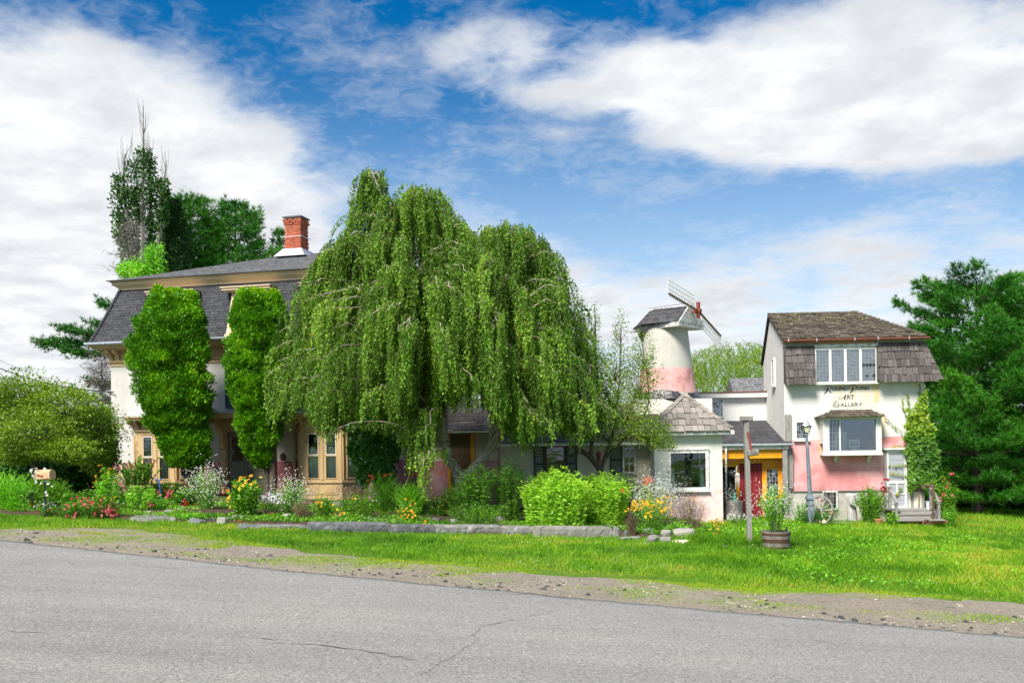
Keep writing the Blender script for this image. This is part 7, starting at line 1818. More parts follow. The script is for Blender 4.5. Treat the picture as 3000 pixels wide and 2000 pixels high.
eyed = lambda pts: [dict(m='petal_yellow', n=1, s=.042, k=9, asp=.42, eye=.34, pts=pts)]
clump('coneflower', 'yellow coneflowers with dark eyes below the right bay window', 'flower', 950, 1526, 1440, 90, 'leaf_mid', 34, 24, .07, .35, fl=eyed([(935, 1454), (952, 1449), (928, 1472), (935, 1475), (942, 1471), (941, 1482), (936, 1470), (977, 1478), (988, 1492), (981, 1506), (996, 1507), (1000, 1504), (1008, 1502)]), seed=25, tone0=.5)
clump('leafy_perennial', 'green weedy clump between the coneflowers and the daylilies', 'plant', 1050, 1522, 1432, 130, 'leaf_mid', 50, 24, .075, .3, fl=eyed([(1031, 1459), (1042, 1460)]) + [dict(m='petal_lilac', n=14, s=.018, k=5, jit=.1)], seed=26, tone0=.42)
clump('aster', 'thin white aster against the base of the right bay window', 'flower', 1030, 1490, 1385, 90, 'leaf_olive', 26, 16, .05, .2, D=29.5, fl=aster_fl(160), seed=27, stem='twig', wid=.4)
def lily_pts(pts): return [dict(m='petal_orange', n=1, s=.075, k=6, asp=.34, pts=pts, cup=.5)]
clump('daylily', 'orange daylilies beside the ivy at the house corner', 'flower', 1125, 1490, 1392, 120, 'leaf_bright', 40, 10, .38, .055, D=28.5, fl=lily_pts([(1084, 1395), (1090, 1399), (1128, 1393), (1142, 1390), (1076, 1408), (1196, 1389), (1220, 1388), (1210, 1392)]), seed=28, up=1.2, tone0=.35)
clump('daylily', 'arching strap leaves of a daylily beside the middle path', 'flower', 1195, 1490, 1425, 95, 'leaf_bright', 34, 14, .42, .055, fl=lily_pts([(1280, 1381), (1288, 1387)]), seed=29, up=1.0, D=27.5, tone0=.5)
clump('black_eyed_susan', 'dense yellow black-eyed Susans spilling over the stone edging by the middle path', 'flower', 1195, 1535, 1462, 85, 'leaf_mid', 34, 20, .055, .4, fl=eyed([(1167, 1497), (1173, 1490), (1170, 1503), (1182, 1497), (1190, 1490), (1196, 1497), (1186, 1507), (1198, 1508), (1176, 1512), (1205, 1495), (1210, 1502), (1192, 1515), (1208, 1515), (1215, 1510), (1188, 1461), (1200, 1466), (1216, 1475), (1202, 1480), (1170, 1520), (1180, 1519)]), seed=30, tone0=.5)
clump('black_eyed_susan', 'small yellow black-eyed Susan hanging in front of the kerb stones', 'flower', 1244, 1556, 1525, 34, 'leaf_mid', 12, 12, .04, .4, fl=eyed([(1230, 1540), (1238, 1543), (1243, 1534), (1248, 1545), (1252, 1538), (1240, 1548), (1254, 1546), (1246, 1526)]), seed=31)
clump('leafy_perennial', 'green shrubby plant with small crimson blooms at the birch foot', 'plant', 1300, 1520, 1432, 110, 'leaf_mid', 46, 24, .07, .4, fl=[rose([(1307, 1470), (1290, 1482), (1335, 1478), (1305, 1492), (1332, 1472)], 'petal_red', .026)], seed=32, tone0=.36)
clump('tall_perennial', 'tall dark green perennial just right of the birch trunk', 'plant', 1400, 1520, 1342, 130, 'leaf_mid', 60, 34, .10, .24, D=26.5, seed=33, tone0=.38, dome=.25)
clump('tall_perennial', 'tall dark green perennial left of the bright bush', 'plant', 1490, 1525, 1325, 120, 'leaf_mid', 56, 36, .10, .24, D=26.8, seed=34, tone0=.42, dome=.25)
clump('tall_perennial', 'dark green perennial hiding the foot of the birch trunk', 'plant', 1345, 1522, 1398, 95, 'leaf_mid', 44, 30, .09, .26, D=26.2, seed=72, tone0=.4, dome=.25)
clump('leafy_perennial', 'low green weeds behind the long granite kerb under the birch', 'plant', 1400, 1535, 1470, 210, 'leaf_mid', 80, 20, .06, .3, seed=35, tone0=.42, dome=.1, D=24.6)
clump('bright_bush', 'large rounded bright green leafy bush behind the granite kerb', 'shrub', 1630, 1548, 1362, 200, 'leaf_bright', 190, 50, .125, .24, seed=36, tone0=.92, dome=.30, wid=.85, up=.35)
clump('bright_bush', 'second bright green leafy bush, right of the large one', 'shrub', 1762, 1542, 1368, 165, 'leaf_bright', 150, 48, .125, .24, seed=37, tone0=.90, dome=.30, wid=.85, up=.35)
clump('leafy_perennial', 'dark green ferny plant behind the bright bushes by the shutter', 'plant', 1835, 1500, 1362, 90, 'leaf_mid', 46, 26, .09, .3, D=28.2, seed=38, tone0=.45)
clump('aster', 'cloud of tiny white flowers beside the kiosk window', 'flower', 1915, 1530, 1388, 150, 'leaf_bright', 90, 20, .045, .18, D=27.8, fl=aster_fl(1900), seed=39, up=.8, tone0=.6, wid=.5)
clump('lily', 'coral red lilies left of the kiosk among white flowers', 'lily', 1895, 1500, 1392, 50, 'leaf_bright', 7, 24, .12, .14, D=27.4, fl=lily_pts([(1888, 1402), (1896, 1408), (1904, 1412), (1890, 1415), (1910, 1405), (1900, 1398), (1820, 1435), (1824, 1440)]), seed=40)
clump('coreopsis', 'golden orange coreopsis clump at the end of the granite kerb', 'flower', 1905, 1560, 1450, 120, 'leaf_bright', 90, 26, .06, .12, fl=[dict(m='petal_yellow', n=110, s=.032, k=8, asp=.45, jit=.05), dict(m='petal_yellow', n=1, s=.036, k=8, asp=.45, rep=3, jit=.035, name='blooms', pts=[(1855, 1470), (1862, 1476), (1870, 1472), (1880, 1466), (1890, 1470), (1850, 1482), (1866, 1486), (1884, 1480), (1898, 1476), (1845, 1490), (1895, 1510), (1905, 1512), (1940, 1455), (1955, 1460)])], seed=41, tone0=.5, up=.6)
clump('dead_clump', 'dry grey-brown dead stalks left of the golden coreopsis', 'plant', 1850, 1572, 1488, 42, 'leaf_brown', 60, 16, .035, .3, seed=42, stem='twig', up=.8)
clump('wildflower_tangle', 'tangle of olive wildflower stems before the kiosk wall', 'flower', 2020, 1565, 1440, 110, 'leaf_olive', 60, 18, .05, .22, D=26.6, fl=[dict(m='petal_red', n=10, s=.02, k=8, ball=True, jit=.12), dict(m='petal_yellow', n=14, s=.022, k=7, jit=.1, name='yellow_flowers'), dict(m='petal_white', n=60, s=.016, k=5, jit=.12, name='white_flowers')], seed=43, stem='twig', up=.7, tone0=.45)
clump('leafy_perennial', 'low green plant among the rocks before the kiosk', 'plant', 1985, 1568, 1520, 90, 'leaf_bright', 36, 20, .055, .4, seed=44, tone0=.35)
clump('sunflower_weed', 'bright yellow dark-eyed daisies on bare stems at the kiosk corner', 'flower', 2102, 1580, 1512, 46, 'leaf_mid', 12, 7, .05, .3, fl=eyed([(2087, 1524), (2094, 1528), (2100, 1520), (2106, 1516), (2098, 1533), (2110, 1530), (2118, 1530), (2092, 1537), (2103, 1540), (2082, 1550), (2103, 1549), (2090, 1563), (2102, 1562), (2082, 1575)]), seed=45, wid=.6)
clump('daisy_plant', 'white daisies growing round the white porch pole', 'flower', 2135, 1540, 1425, 44, 'leaf_olive', 34, 18, .055, .3, D=31.3, fl=[dict(m='petal_white', n=150, s=.024, k=7, asp=.5, jit=.08, jz=1.4)], seed=46, wid=.7)
clump('daisy_plant', 'white daisies at the foot of the tree stump', 'flower', 2158, 1545, 1505, 80, 'leaf_mid', 26, 16, .05, .35, D=30.2, fl=[dict(m='petal_white', n=70, s=.024, k=7, asp=.5, jit=.07)], seed=47)
# gallery front
clump('leafy_perennial', 'pale green weeds with white tips left of the lamp post', 'plant', 2345, 1535, 1462, 60, 'leaf_bright', 34, 24, .06, .3, D=31.4, fl=[dict(m='petal_white', n=40, s=.02, k=5, jit=.06)], seed=48, tone0=.35)
clump('leafy_perennial', 'green bushy weeds round the wagon wheel', 'plant', 2410, 1535, 1470, 110, 'leaf_mid', 56, 24, .06, .35, D=31.9, fl=[rose([(2436, 1499), (2432, 1502), (2400, 1462), (2407, 1465)], 'petal_pink', .035, 2)], seed=49, tone0=.55)
clump('dark_shrub', 'dark low shrub at the foot of the lamp post', 'shrub', 2375, 1540, 1490, 90, 'leaf_dark', 40, 22, .05, .5, D=31.2, seed=50, tone0=.7)
clump('bare_shrub', 'reddish bare twiggy shrub above the wagon wheel', 'shrub', 2410, 1530, 1398, 110, 'leaf_brown', 30, 8, .05, .3, D=32.6, seed=51, stem='twig', wid=.3, tone0=.6)
clump('rose_bush', 'red rose bush beside the wooden porch steps', 'rose bush', 2550, 1532, 1412, 95, 'leaf_mid', 80, 40, .065, .55, D=32.0, fl=[rose([(2592, 1403), (2598, 1407), (2589, 1428), (2585, 1432), (2592, 1434), (2588, 1436)], 'petal_red', .05, 3)], seed=52, tone0=.55)
clump('leafy_perennial', 'leafy green weed at the left foot of the porch steps', 'plant', 2610, 1535, 1495, 44, 'leaf_mid', 14, 16, .09, .45, D=31.2, seed=53, tone0=.6)
clump('pink_flower_shrub', 'leafy shrub with pink blossoms right of the porch steps', 'shrub', 2768, 1532, 1372, 85, 'leaf_mid', 50, 26, .09, .4, D=33.2, fl=[rose([(2792, 1388), (2788, 1392), (2774, 1413), (2772, 1428), (2760, 1447), (2790, 1450), (2748, 1460), (2765, 1441)], 'petal_pink', .05, 2)], seed=54, tone0=.62)
clump('leafy_perennial', 'green weeds behind the right handrail of the porch', 'plant', 2775, 1535, 1470, 60, 'leaf_bright', 34, 18, .07, .35, D=32.6, seed=55, tone0=.35)
# ground cover over the beds and clover in the lawn
n = 60000; x = RNG.uniform(-15, BED_XMAX, n); y = bed_front(x) + .25 + 7.5 * RNG.uniform(0, 1, n) ** 1.3; k = fbm(x, y, 1.5, 91) > .42; x, y = x[k], y[k]; n = len(x)
P = np.stack([x, y, gza(x) + .06 + RNG.uniform(0, .16, n) * fbm(x, y, 1.1, 92)], 1)
o = leaf_obj('ground_cover', P, np.concatenate([RNG.normal(0, 1, (n, 2)), RNG.uniform(.1, 1.2, (n, 1))], 1), RNG.uniform(.04, .10, n), 'leaf_mid', None, .25 + .5 * fbm(x, y, 1.3, 93) + RNG.normal(0, .1, n), .5); tag(o, 'low green ground cover filling the garden beds', 'ground cover', kind='stuff')
n = 2600; x = RNG.uniform(-4, 13, n); y = RNG.uniform(15, 31, n); k = (y > grass_edge(x) + .3) & ~((x < BED_XMAX) & (y > bed_front(x) - .1)) & (fbm(x, y, 1.1, 94) > .60); x, y = x[k], y[k]
of = flowers_mesh('clover_flowers', np.stack([x, y, gza(x) + .07 + .08 * RNG.uniform(0, 1, len(x))], 1), np.tile(np.array([0, -.4, 1.]), (len(x), 1)), .011, 5, 'petal_white', None, .7); tag(of, 'tiny white clover flowers in the lawn', 'clover', kind='stuff')
# broad-leaved weeds in the right lawn
n = 15000; x = RNG.uniform(5.5, 13.5, n); y = RNG.uniform(17, 31, n); k = (y > grass_edge(x) + .8) & (fbm(x, y, 1.3, 95) > .53); x, y = x[k], y[k]; n = len(x)
o = leaf_obj('lawn_weeds', np.stack([x, y, gza(x) + RNG.uniform(.02, .16, n)], 1), np.concatenate([RNG.normal(0, 1, (n, 2)), RNG.uniform(.2, 1.2, (n, 1))], 1), RNG.uniform(.03, .085, n), 'leaf_bright', None, .45 + .4 * (fbm(x, y, 1.6, 96) - .5) + RNG.normal(0, .1, n), .45); tag(o, 'broad-leaved weeds growing in the lawn before the gallery', 'weeds', kind='stuff')

# ---- ivy on the walls
def ivy(name, label, fr, poly, n, size, mat, depth, tone, base_px, shoots=(), bulge=.25, yo=-.05):
    bx, bz = fr.L(base_px[0], base_px[1], yo); base = fr.world(bx, yo, fr.ground(bx)); o = thing(name, label, 'ivy', base); P = []
    xs = [p[0] for p in poly]; ys = [p[1] for p in poly]
    def inside(x, y):
        c = np.zeros(len(x), bool); j = len(poly) - 1
        for i in range(len(poly)):
            xi, yi, xj, yj = xs[i], ys[i], xs[j], ys[j]; cond = ((yi > y) != (yj > y)) & (x < (xj - xi) * (y - yi) / (yj - yi + 1e-9) + xi); c ^= cond; j = i
        return c
    x = RNG.uniform(min(xs) - 8, max(xs) + 8, n * 2); y = RNG.uniform(min(ys) - 8, max(ys) + 8, n * 2); wob = 46 * (fbm(x * .06, y * .06, 1.0, 97) - .5); k = inside(x + wob, y + wob * .7) & (RNG.uniform(0, 1, n * 2) < .55 + .6 * fbm(x * .04, y * .04, 1, 98)); x, y = x[k], y[k]
    dep = yo - depth * RNG.uniform(0.1, 1, len(x)) - bulge * fbm(x * .03, y * .03, 1, 99)
    w = []
    for a, b, d in zip(x, y, dep):
        lx, lz = fr.L(a, b, 0); w.append(fr.world(lx, d, lz))
    P = np.array([list(v) for v in w]) - np.array(base); tn = tone(x, y) + RNG.normal(0, .12, len(x))
    D_ = np.array([fr.s * -.4, -.45, -.75]) + RNG.normal(0, .38, (len(x), 3)); fl_ = np.tile(np.array([0, -1., .35]), (len(x), 1))
    leaf_obj('foliage', P, D_, RNG.uniform(size * .6, size * 1.25, len(x)), mat, o, tn, .85, .08, flat=fl_)
    segs = []; SP_, SD, ST = [], [], []
    for sh in shoots:
        pts = []
        for a, b in sh: lx, lz = fr.L(a, b, 0); pts.append(np.array(list(fr.world(lx, yo - .03, lz))) - np.array(base))
        c = catmull(pts, 10); segs.append((c, .006, .003))
        for i, p in enumerate(c):
            f = i / len(c)
            for r in range(3): SP_.append(p + RNG.normal(0, .02, 3)); SD.append(np.array([0, -.5, -.6]) + RNG.normal(0, .5, 3)); ST.append(.55 + .45 * f + RNG.normal(0, .08))
    if SP_: leaf_obj('shoots', np.array(SP_), np.array(SD), RNG.uniform(.03, .065, len(SP_)), 'leaf_ivy_light', o, np.array(ST), .85, .05)
    segs.append((np.array([P[np.argmin(P[:, 2])] * .3, P.mean(0), P[np.argmax(P[:, 2])]]), .025, .006)); t_ = tubes(segs, 5).obj('vine_stems', M['twig'], o); t_['kind'] = 'stuff'
ivy('ivy', 'yellow-green ivy climbing the right corner of the gallery', GF, [(2706, 1130), (2716, 1180), (2716, 1255), (2732, 1310), (2738, 1370), (2734, 1425), (2712, 1412), (2700, 1432), (2660, 1442), (2654, 1400), (2660, 1340), (2640, 1318), (2658, 1300), (2625, 1272), (2640, 1258), (2655, 1235), (2648, 1200), (2672, 1190), (2688, 1160)], 5200, .115, 'leaf_ivy_light', .10,
    lambda x, y: .48 - .42 * np.exp(-((y - 1345) / 55) ** 2 - ((x - 2705) / 38) ** 2) + .20 * (y < 1270), (2700, 1460), [[(2640, 1265), (2615, 1245), (2590, 1222)], [(2650, 1210), (2642, 1190), (2640, 1165)], [(2660, 1190), (2658, 1170), (2656, 1155)], [(2655, 1360), (2630, 1362), (2600, 1364)], [(2655, 1395), (2630, 1388), (2605, 1384)], [(2650, 1310), (2625, 1305), (2605, 1312)], [(2690, 1160), (2692, 1140), (2690, 1125)], [(2640, 1430), (2628, 1442), (2622, 1452)]], bulge=.22)
ivy('ivy', 'dark green ivy smothering the right corner of the mansard house', H, [(1062, 1290), (1075, 1225), (1100, 1195), (1150, 1180), (1195, 1195), (1205, 1260), (1200, 1330), (1185, 1390), (1165, 1420), (1130, 1410), (1100, 1420), (1070, 1405), (1060, 1360)], 6500, .12, 'leaf_ivy', .25, lambda x, y: .5 + .3 * (fbm(x * .03, y * .03, 1, 77) - .5), (1110, 1440), (), bulge=.4, yo=-.75)
# climbing rose and its trellis at the left bay
cr_o = clump('climbing_rose', 'climbing rose with small red blooms on the trellis beside the left bay', 'rose bush', 400, 1470, 1328, 120, 'leaf_mid', 34, 90, .06, .6, D=32.3, fl=[rose([(450, 1358), (446, 1362), (453, 1362), (448, 1350), (384, 1362), (404, 1367), (352, 1368), (366, 1425), (440, 1355)], 'petal_red', .032, 2)], seed=60, wid=.6, low=.3, bend=.6, stem='bark_brown', sw=.010, tone0=.5)
# ------------------------------------------------------------------ stones
def rock_mesh(sx, sy, sz, mat, seed, flat=.0, sub=2):
    """irregular fieldstone: rounded box pushed about by noise"""
    r = np.random.default_rng(seed); n = 2 ** sub + 1; V = {}; Fs = []; vl = []
    def vid(p):
        k = tuple(np.round(p, 5))
        if k not in V: V[k] = len(vl); vl.append(np.array(p, float))
        return V[k]
    g = np.linspace(-1, 1, n)
    for ax in range(3):
        for s in (-1, 1):
            for i in range(n - 1):
                for j in range(n - 1):
                    q = []
                    for (a, b) in ((i, j), (i + 1, j), (i + 1, j + 1), (i, j + 1)):
                        p = [0, 0, 0]; p[ax] = s; p[(ax + 1) % 3] = g[a]; p[(ax + 2) % 3] = g[b]; q.append(vid(p))
                    Fs.append(q if s > 0 else q[::-1])
    v = np.array(vl); sph = v / np.linalg.norm(v, axis=1, keepdims=True); v = sph * (1 - .45) * 1.15 + v * .45 * .9
    for k in range(4):
        d = nrm(r.normal(0, 1, 3)); h = r.uniform(.55, .85); t = v @ d; v = v - np.outer(np.maximum(t - h, 0), d) * .8
    v = v * (1 + .16 * (fbm(v[:, 0] * 2 + v[:, 2], v[:, 1] * 2 - v[:, 2], 1.2, seed % 97, 3)[:, None] - .5)) + r.normal(0, .02, v.shape)
    v = v * np.array([sx / 2, sy / 2, sz / 2]); v[:, 2] -= v[:, 2].min() * .8
    return mesh_np('stone', v, np.array(Fs), M[mat], smooth=True)
def stone(px, pyc, w, h, mat, label, name='stone', depth=.8, cat='stone', group=None, lift=0.0, rz=None):
    b = G(px, pyc + h / 2); k = F / b.y; sx, sz = w / k * 1.06, h / k * 1.15
    me = rock_mesh(sx, max(sx * depth, .06), sz * 1.25, mat, int(px * 7 + pyc * 13) % 9973, sub=2)
    o = obj_new(name, me, None, (b.x, b.y + sx * depth * .4, b.z - .02 + lift), (0, 0, rz if rz is not None else random.uniform(-.25, .25))); BARE.append((b.x, b.y + sx * .3, sx * .4))
    return tag(o, label, cat, group)
EG = 'loose stones edging the garden bed'
ST = [(433, 1503, 26, 12, 'stone_pale', 'round pale stone at the left side of the flagstone path'), (425, 1513, 30, 14, 'stone_grey', 'grey stone in front of the round pale stone by the path'),
      (526, 1489, 32, 12, 'stone_grey', 'angular grey stone at the top of the flagstone path'), (499, 1494, 22, 9, 'stone_grey', 'small grey stone beside the angular one at the top of the path'),
      (503, 1523, 24, 15, 'stone_grey', 'blocky grey stone at the lower right end of the flagstone path'), (569, 1526, 40, 15, 'stone_dark', 'long dark slate stone at the left end of the stone edging'),
      (597, 1527, 16, 11, 'stone_dark', 'small dark stone right of the long dark slate'), (620, 1523, 30, 13, 'stone_grey', 'flat grey stone left of the egg-shaped stone'),
      (647, 1525, 25, 19, 'stone_pale', 'egg-shaped tan stone in the edging below the front door'), (671, 1524, 28, 13, 'stone_grey', 'flat grey stone right of the egg-shaped stone'),
      (696, 1518, 38, 15, 'stone_grey', 'wide grey stone lying over a red brick'), (726, 1525, 15, 13, 'stone_pale', 'small tan block at the end of the red brick'),
      (803, 1531, 24, 9, 'stone_grey', 'small grey stone below the stacked brick pieces'), (838, 1518, 32, 19, 'stone_pale', 'large pale pointed boulder in the edging left of the straw stalks'),
      (861, 1529, 26, 7, 'stone_dark', 'thin dark slate in front of the pale pointed boulder'), (983, 1520, 36, 17, 'stone_grey', 'rounded grey boulder below the yellow coneflowers'),
      (993, 1481, 52, 18, 'stone_grey', 'big grey rock lying deep in the bed behind the coneflowers'), (1064, 1503, 11, 10, 'stone_pale', 'small white stone in the soil left of the middle path'),
      (1178, 1530, 20, 10, 'stone_pale', 'small pale stone under the black-eyed Susans'), (1277, 1528, 28, 18, 'stone_dark', 'dark blue-grey angular rock on the kerb right of the black-eyed Susans'),
      (1331, 1530, 29, 17, 'stone_pale', 'white rounded stone on the kerb below the birch'), (1350, 1527, 13, 14, 'stone_dark', 'small dark pointed stone right of the white rounded stone'),
      (1366, 1529, 13, 8, 'stone_grey', 'tiny grey stone behind the kerb near the birch'), (1405, 1532, 38, 9, 'stone_dark', 'flat dark slate on the kerb below the tall perennial'),
      (1450, 1525, 60, 20, 'stone_pale', 'long pale boulder resting on the kerb left of the bright bush'), (1770, 1531, 44, 20, 'stone_pale', 'large pale fieldstone behind the right end of the granite kerb'),
      (1738, 1530, 30, 9, 'stone_grey', 'flat grey stone under the single red brick'), (1806, 1519, 36, 18, 'stone_pale', 'tilted pale stone on top of the rock pile'),
      (1812, 1533, 40, 15, 'stone_grey', 'grey stone under the tilted one in the rock pile'), (1834, 1537, 32, 13, 'stone_pale', 'pale flat stone at the right of the rock pile'),
      (1779, 1544, 46, 12, 'stone_pale', 'thin pale stone on the end of the granite kerb'), (1816, 1546, 36, 11, 'stone_pale', 'thin pale stone bridging the rock pile and the kerb'),
      (1805, 1560, 24, 28, 'stone_grey', 'upright leaning grey stone against the end of the kerb'), (1830, 1504, 36, 14, 'stone_dark', 'dark flat stone at the top of the rock pile'),
      (1834, 1517, 32, 7, 'stone_dark', 'thin dark slate in the middle of the rock pile'), (1834, 1563, 16, 17, 'stone_dark', 'small black block at the foot of the rock pile'),
      (1907, 1561, 46, 20, 'stone_grey', 'domed grey boulder below the golden coreopsis'), (1916, 1571, 46, 9, 'stone_dark', 'thin grey slate in front of the domed boulder'),
      (1953, 1565, 32, 22, 'stone_pale', 'angular stone leaning right of the domed boulder'), (2003, 1566, 70, 26, 'stone_pale', 'large flat-topped pale boulder before the kiosk'),
      (1913, 1581, 36, 14, 'stone_grey', 'flat grey paving stone sunk in the grass below the domed boulder'), (1951, 1581, 32, 15, 'stone_grey', 'flat grey stone sunk in the grass below the angular stone'),
      (1998, 1587, 52, 9, 'stone_warm', 'low tan stone in the grass below the flat-topped boulder'), (1830, 1576, 46, 7, 'stone_grey', 'flat grey stone sunk in the grass at the foot of the rock pile'),
      (1863, 1575, 32, 8, 'stone_grey', 'flat grey stone sunk in the grass under the coreopsis'), (2062, 1574, 24, 13, 'stone_grey', 'rough grey stone left of the dark-eyed daisies'),
      (2404, 1533, 42, 14, 'stone_warm', 'pale yellow rock in the grass below the wagon wheel'), (2128, 1598, 18, 5, 'stone_grey', 'small flat stone in the lawn left of the wooden post')]
for (px, py, w, h, mt, lab) in ST: stone(px, py, w, h, mt, lab, group=EG if px < 2070 else None)
for (px, py, w, h, lab, lf) in ((696, 1528, 30, 8, 'red brick under the wide grey stone', 0), (746, 1514, 28, 6, 'flat red brick lying behind the edging below the yellow false sunflower', .02), (792, 1515, 24, 8, 'red brick on top of the small brick stack', .10), (800, 1523, 20, 8, 'broken red brick at the bottom of the small brick stack', 0), (1744, 1523, 24, 9, 'single red brick beside the bright bushes', .08)):
    b = G(px, py + h / 2); k = F / b.y; m = MB(); m.bbox(-w / k / 2, w / k / 2, 0, .10, 0, h / k, .006); o = m.obj('brick', M['brick_red']); o.location = (b.x, b.y, b.z + lf); o.rotation_euler = (random.uniform(-.05, .05), random.uniform(-.06, .06), random.uniform(-.3, .3)); tag(o, lab, 'brick', 'loose bricks in the edging')
def kerb(p0, p1, yt, yb, mat, label, rough=.010):
    """granite block between two pixels"""
    a, b = G(p0, yb), G(p1, yb); k = F / a.y; h = (yb - yt) / k; L = (b - a).length; n = max(8, int(L / .10)); d = (b - a) / L; rings = []
    dep = .38
    for i in range(n + 1):
        u = i / n; c = a.lerp(b, u); e = .02 if i in (0, n) else 0; ring = []
        for (yy, zz) in ((0, -.06), (-.012, h * .35), (0.0, h * .75), (.03, h * .985), (.10, h), (dep * .6, h * 1.0), (dep, h * .97), (dep, -.06)):
            ring.append((L * u + (-e if i else e), yy + random.gauss(0, rough * .6), zz + random.gauss(0, rough * .5) + (b.z - a.z) * u - (e if zz > h * .8 else 0)))
        rings.append(ring)
    m = MB(); m.loft(rings); o = m.obj('kerb_stone', M[mat]); o.location = a; o.rotation_euler = (0, 0, math.atan2(b.y - a.y, b.x - a.x)); tag(o, label, 'kerb stone', 'granite kerb stones along the bed'); return o
kerb(700, 905, 1537, 1551, 'stone_dark', 'rough low granite kerb stone left of the coneflowers', .014)
kerb(909, 1145, 1529, 1558, 'stone_dark', 'long dark granite kerb stone below the coneflowers and the middle path')
kerb(1147, 1277, 1536, 1562, 'stone_dark', 'dark granite kerb stone under the black-eyed Susans')
kerb(1280, 1474, 1537, 1564, 'stone_grey', 'granite kerb stone below the birch')
kerb(1476, 1573, 1541, 1566, 'stone_grey', 'short granite kerb stone left of the bright bush')
kerb(1578, 1794, 1541, 1573, 'stone_pale', 'pale long granite kerb stone below the bright bushes', .009)
def flag(pts, mat, label):
    w = [G(*p) for p in pts]; c = sum(w, Vector()) / len(w); m = MB(); ring0 = [(q.x - c.x, q.y - c.y, q.z - c.z + .02) for q in w]; ring1 = [((q.x - c.x) * .96, (q.y - c.y) * .96, q.z - c.z + .095 + random.uniform(-.006, .006)) for q in w]
    m.loft([ring0, ring1]); o = m.obj('flagstone', M[mat]); o.location = c; tag(o, label, 'flagstone', 'flagstones of the garden paths')
flag([(470, 1511), (515, 1510), (552, 1502), (556, 1494), (525, 1494), (488, 1501)], 'stone_pale', 'big pale flagstone of the left path, farther from the lawn')
flag([(378, 1527), (430, 1531), (515, 1530), (512, 1519), (440, 1516), (400, 1519)], 'stone_grey', 'wide grey flagstone of the left path next to the lawn')
flag([(1103, 1521), (1165, 1521), (1170, 1508), (1135, 1506)], 'stone_pale', 'pale flagstone of the middle path nearest the kerb')
flag([(1138, 1503), (1175, 1504), (1200, 1494), (1160, 1492)], 'stone_pale', 'pale flagstone of the middle path, second from the kerb')
flag([(1028, 1535), (1185, 1537), (1190, 1527), (1050, 1526)], 'stone_dark', 'long dark threshold slab of the middle path behind the kerb')
flag([(1500, 1538), (1548, 1537), (1552, 1520), (1515, 1519)], 'stone_grey', 'grey flagstone beside the bright bush')

# ------------------------------------------------------------------ mailbox
b = G(132, 1514); mail = thing('mailbox', 'tan mailbox with rusty patches and number 2 on a thin black post', 'mailbox', b); BARE.append((b.x, b.y, .05))
k = F / b.y; zt = (1514 - 1402) / k
m = MB(); m.tube([(.02, 0, -.3), (.012, 0, zt * .5), (0, 0, zt)], .022, 8); m.obj('post', M['paint_black'], mail)
bo = []
def mb_prof(w, h): return [(-w / 2, 0), (w / 2, 0), (w / 2, h * .55)] + [(w / 2 * math.cos(t), h * .55 + h * .45 * math.sin(t)) for t in np.linspace(.2, math.pi - .2, 9)] + [(-w / 2, h * .55)]
ra = math.radians(-24)
m = MB(); m.prism(mb_prof(.185, .225), -.25, .25, 'x'); shade_auto(m.obj('box', M['mailbox_paint'], mail, (0.02, 0, zt), (0, math.radians(-1.5), ra)), 35)
m = MB(); m.prism(mb_prof(.195, .235), -.268, -.251, 'x'); door_m = m.obj('door', M['carved_white'], mail, (0.02, 0, zt - .004), (0, math.radians(-1.5), ra))
m = MB(); m.box(-.15, .03, -.108, -.096, .055, .085); m.box(-.17, -.15, -.11, -.095, .05, .09); m.obj('flag', M['mailbox_flag'], mail, (0.02, 0, zt), (0, math.radians(9), ra))
cu = bpy.data.curves.new('number', 'FONT'); cu.body = '2'; cu.size = .13; cu.extrude = .002; cu.offset = .003
to = bpy.data.objects.new('tmp', cu); COL.objects.link(to); me = bpy.data.meshes.new_from_object(to.evaluated_get(bpy.context.evaluated_depsgraph_get())); bpy.data.objects.remove(to)
me.materials.clear(); me.materials.append(M['paint_black']); no = obj_new('number', me, mail)
no.matrix_local = Matrix.Translation((0.02, 0, zt)) @ Euler((0, 0, ra)).to_matrix().to_4x4() @ Matrix.Translation((-.271, .035, .05)) @ Euler((math.pi / 2, 0, -math.pi / 2)).to_matrix().to_4x4()
m = MB(); m.box(-.10, .10, -.05, .05, -.02, -.001); m.obj('bracket', M['rust'], mail, (0, 0, zt), (0, 0, ra))
# flowering vine round the mailbox post
clump('vine', 'white-tipped vine winding behind the mailbox', 'vine', 128, 1514, 1378, 52, 'leaf_mid', 7, 8, .05, .6, base_loc=(b.x, b.y + .12, b.z), fl=[dict(m='petal_white', n=1, s=.045, k=5, asp=.9, pts=[(103, 1372), (92, 1377), (96, 1393), (93, 1382), (135, 1407), (142, 1416), (152, 1424), (105, 1410), (121, 1415), (133, 1442), (137, 1450), (131, 1373)])], seed=70)
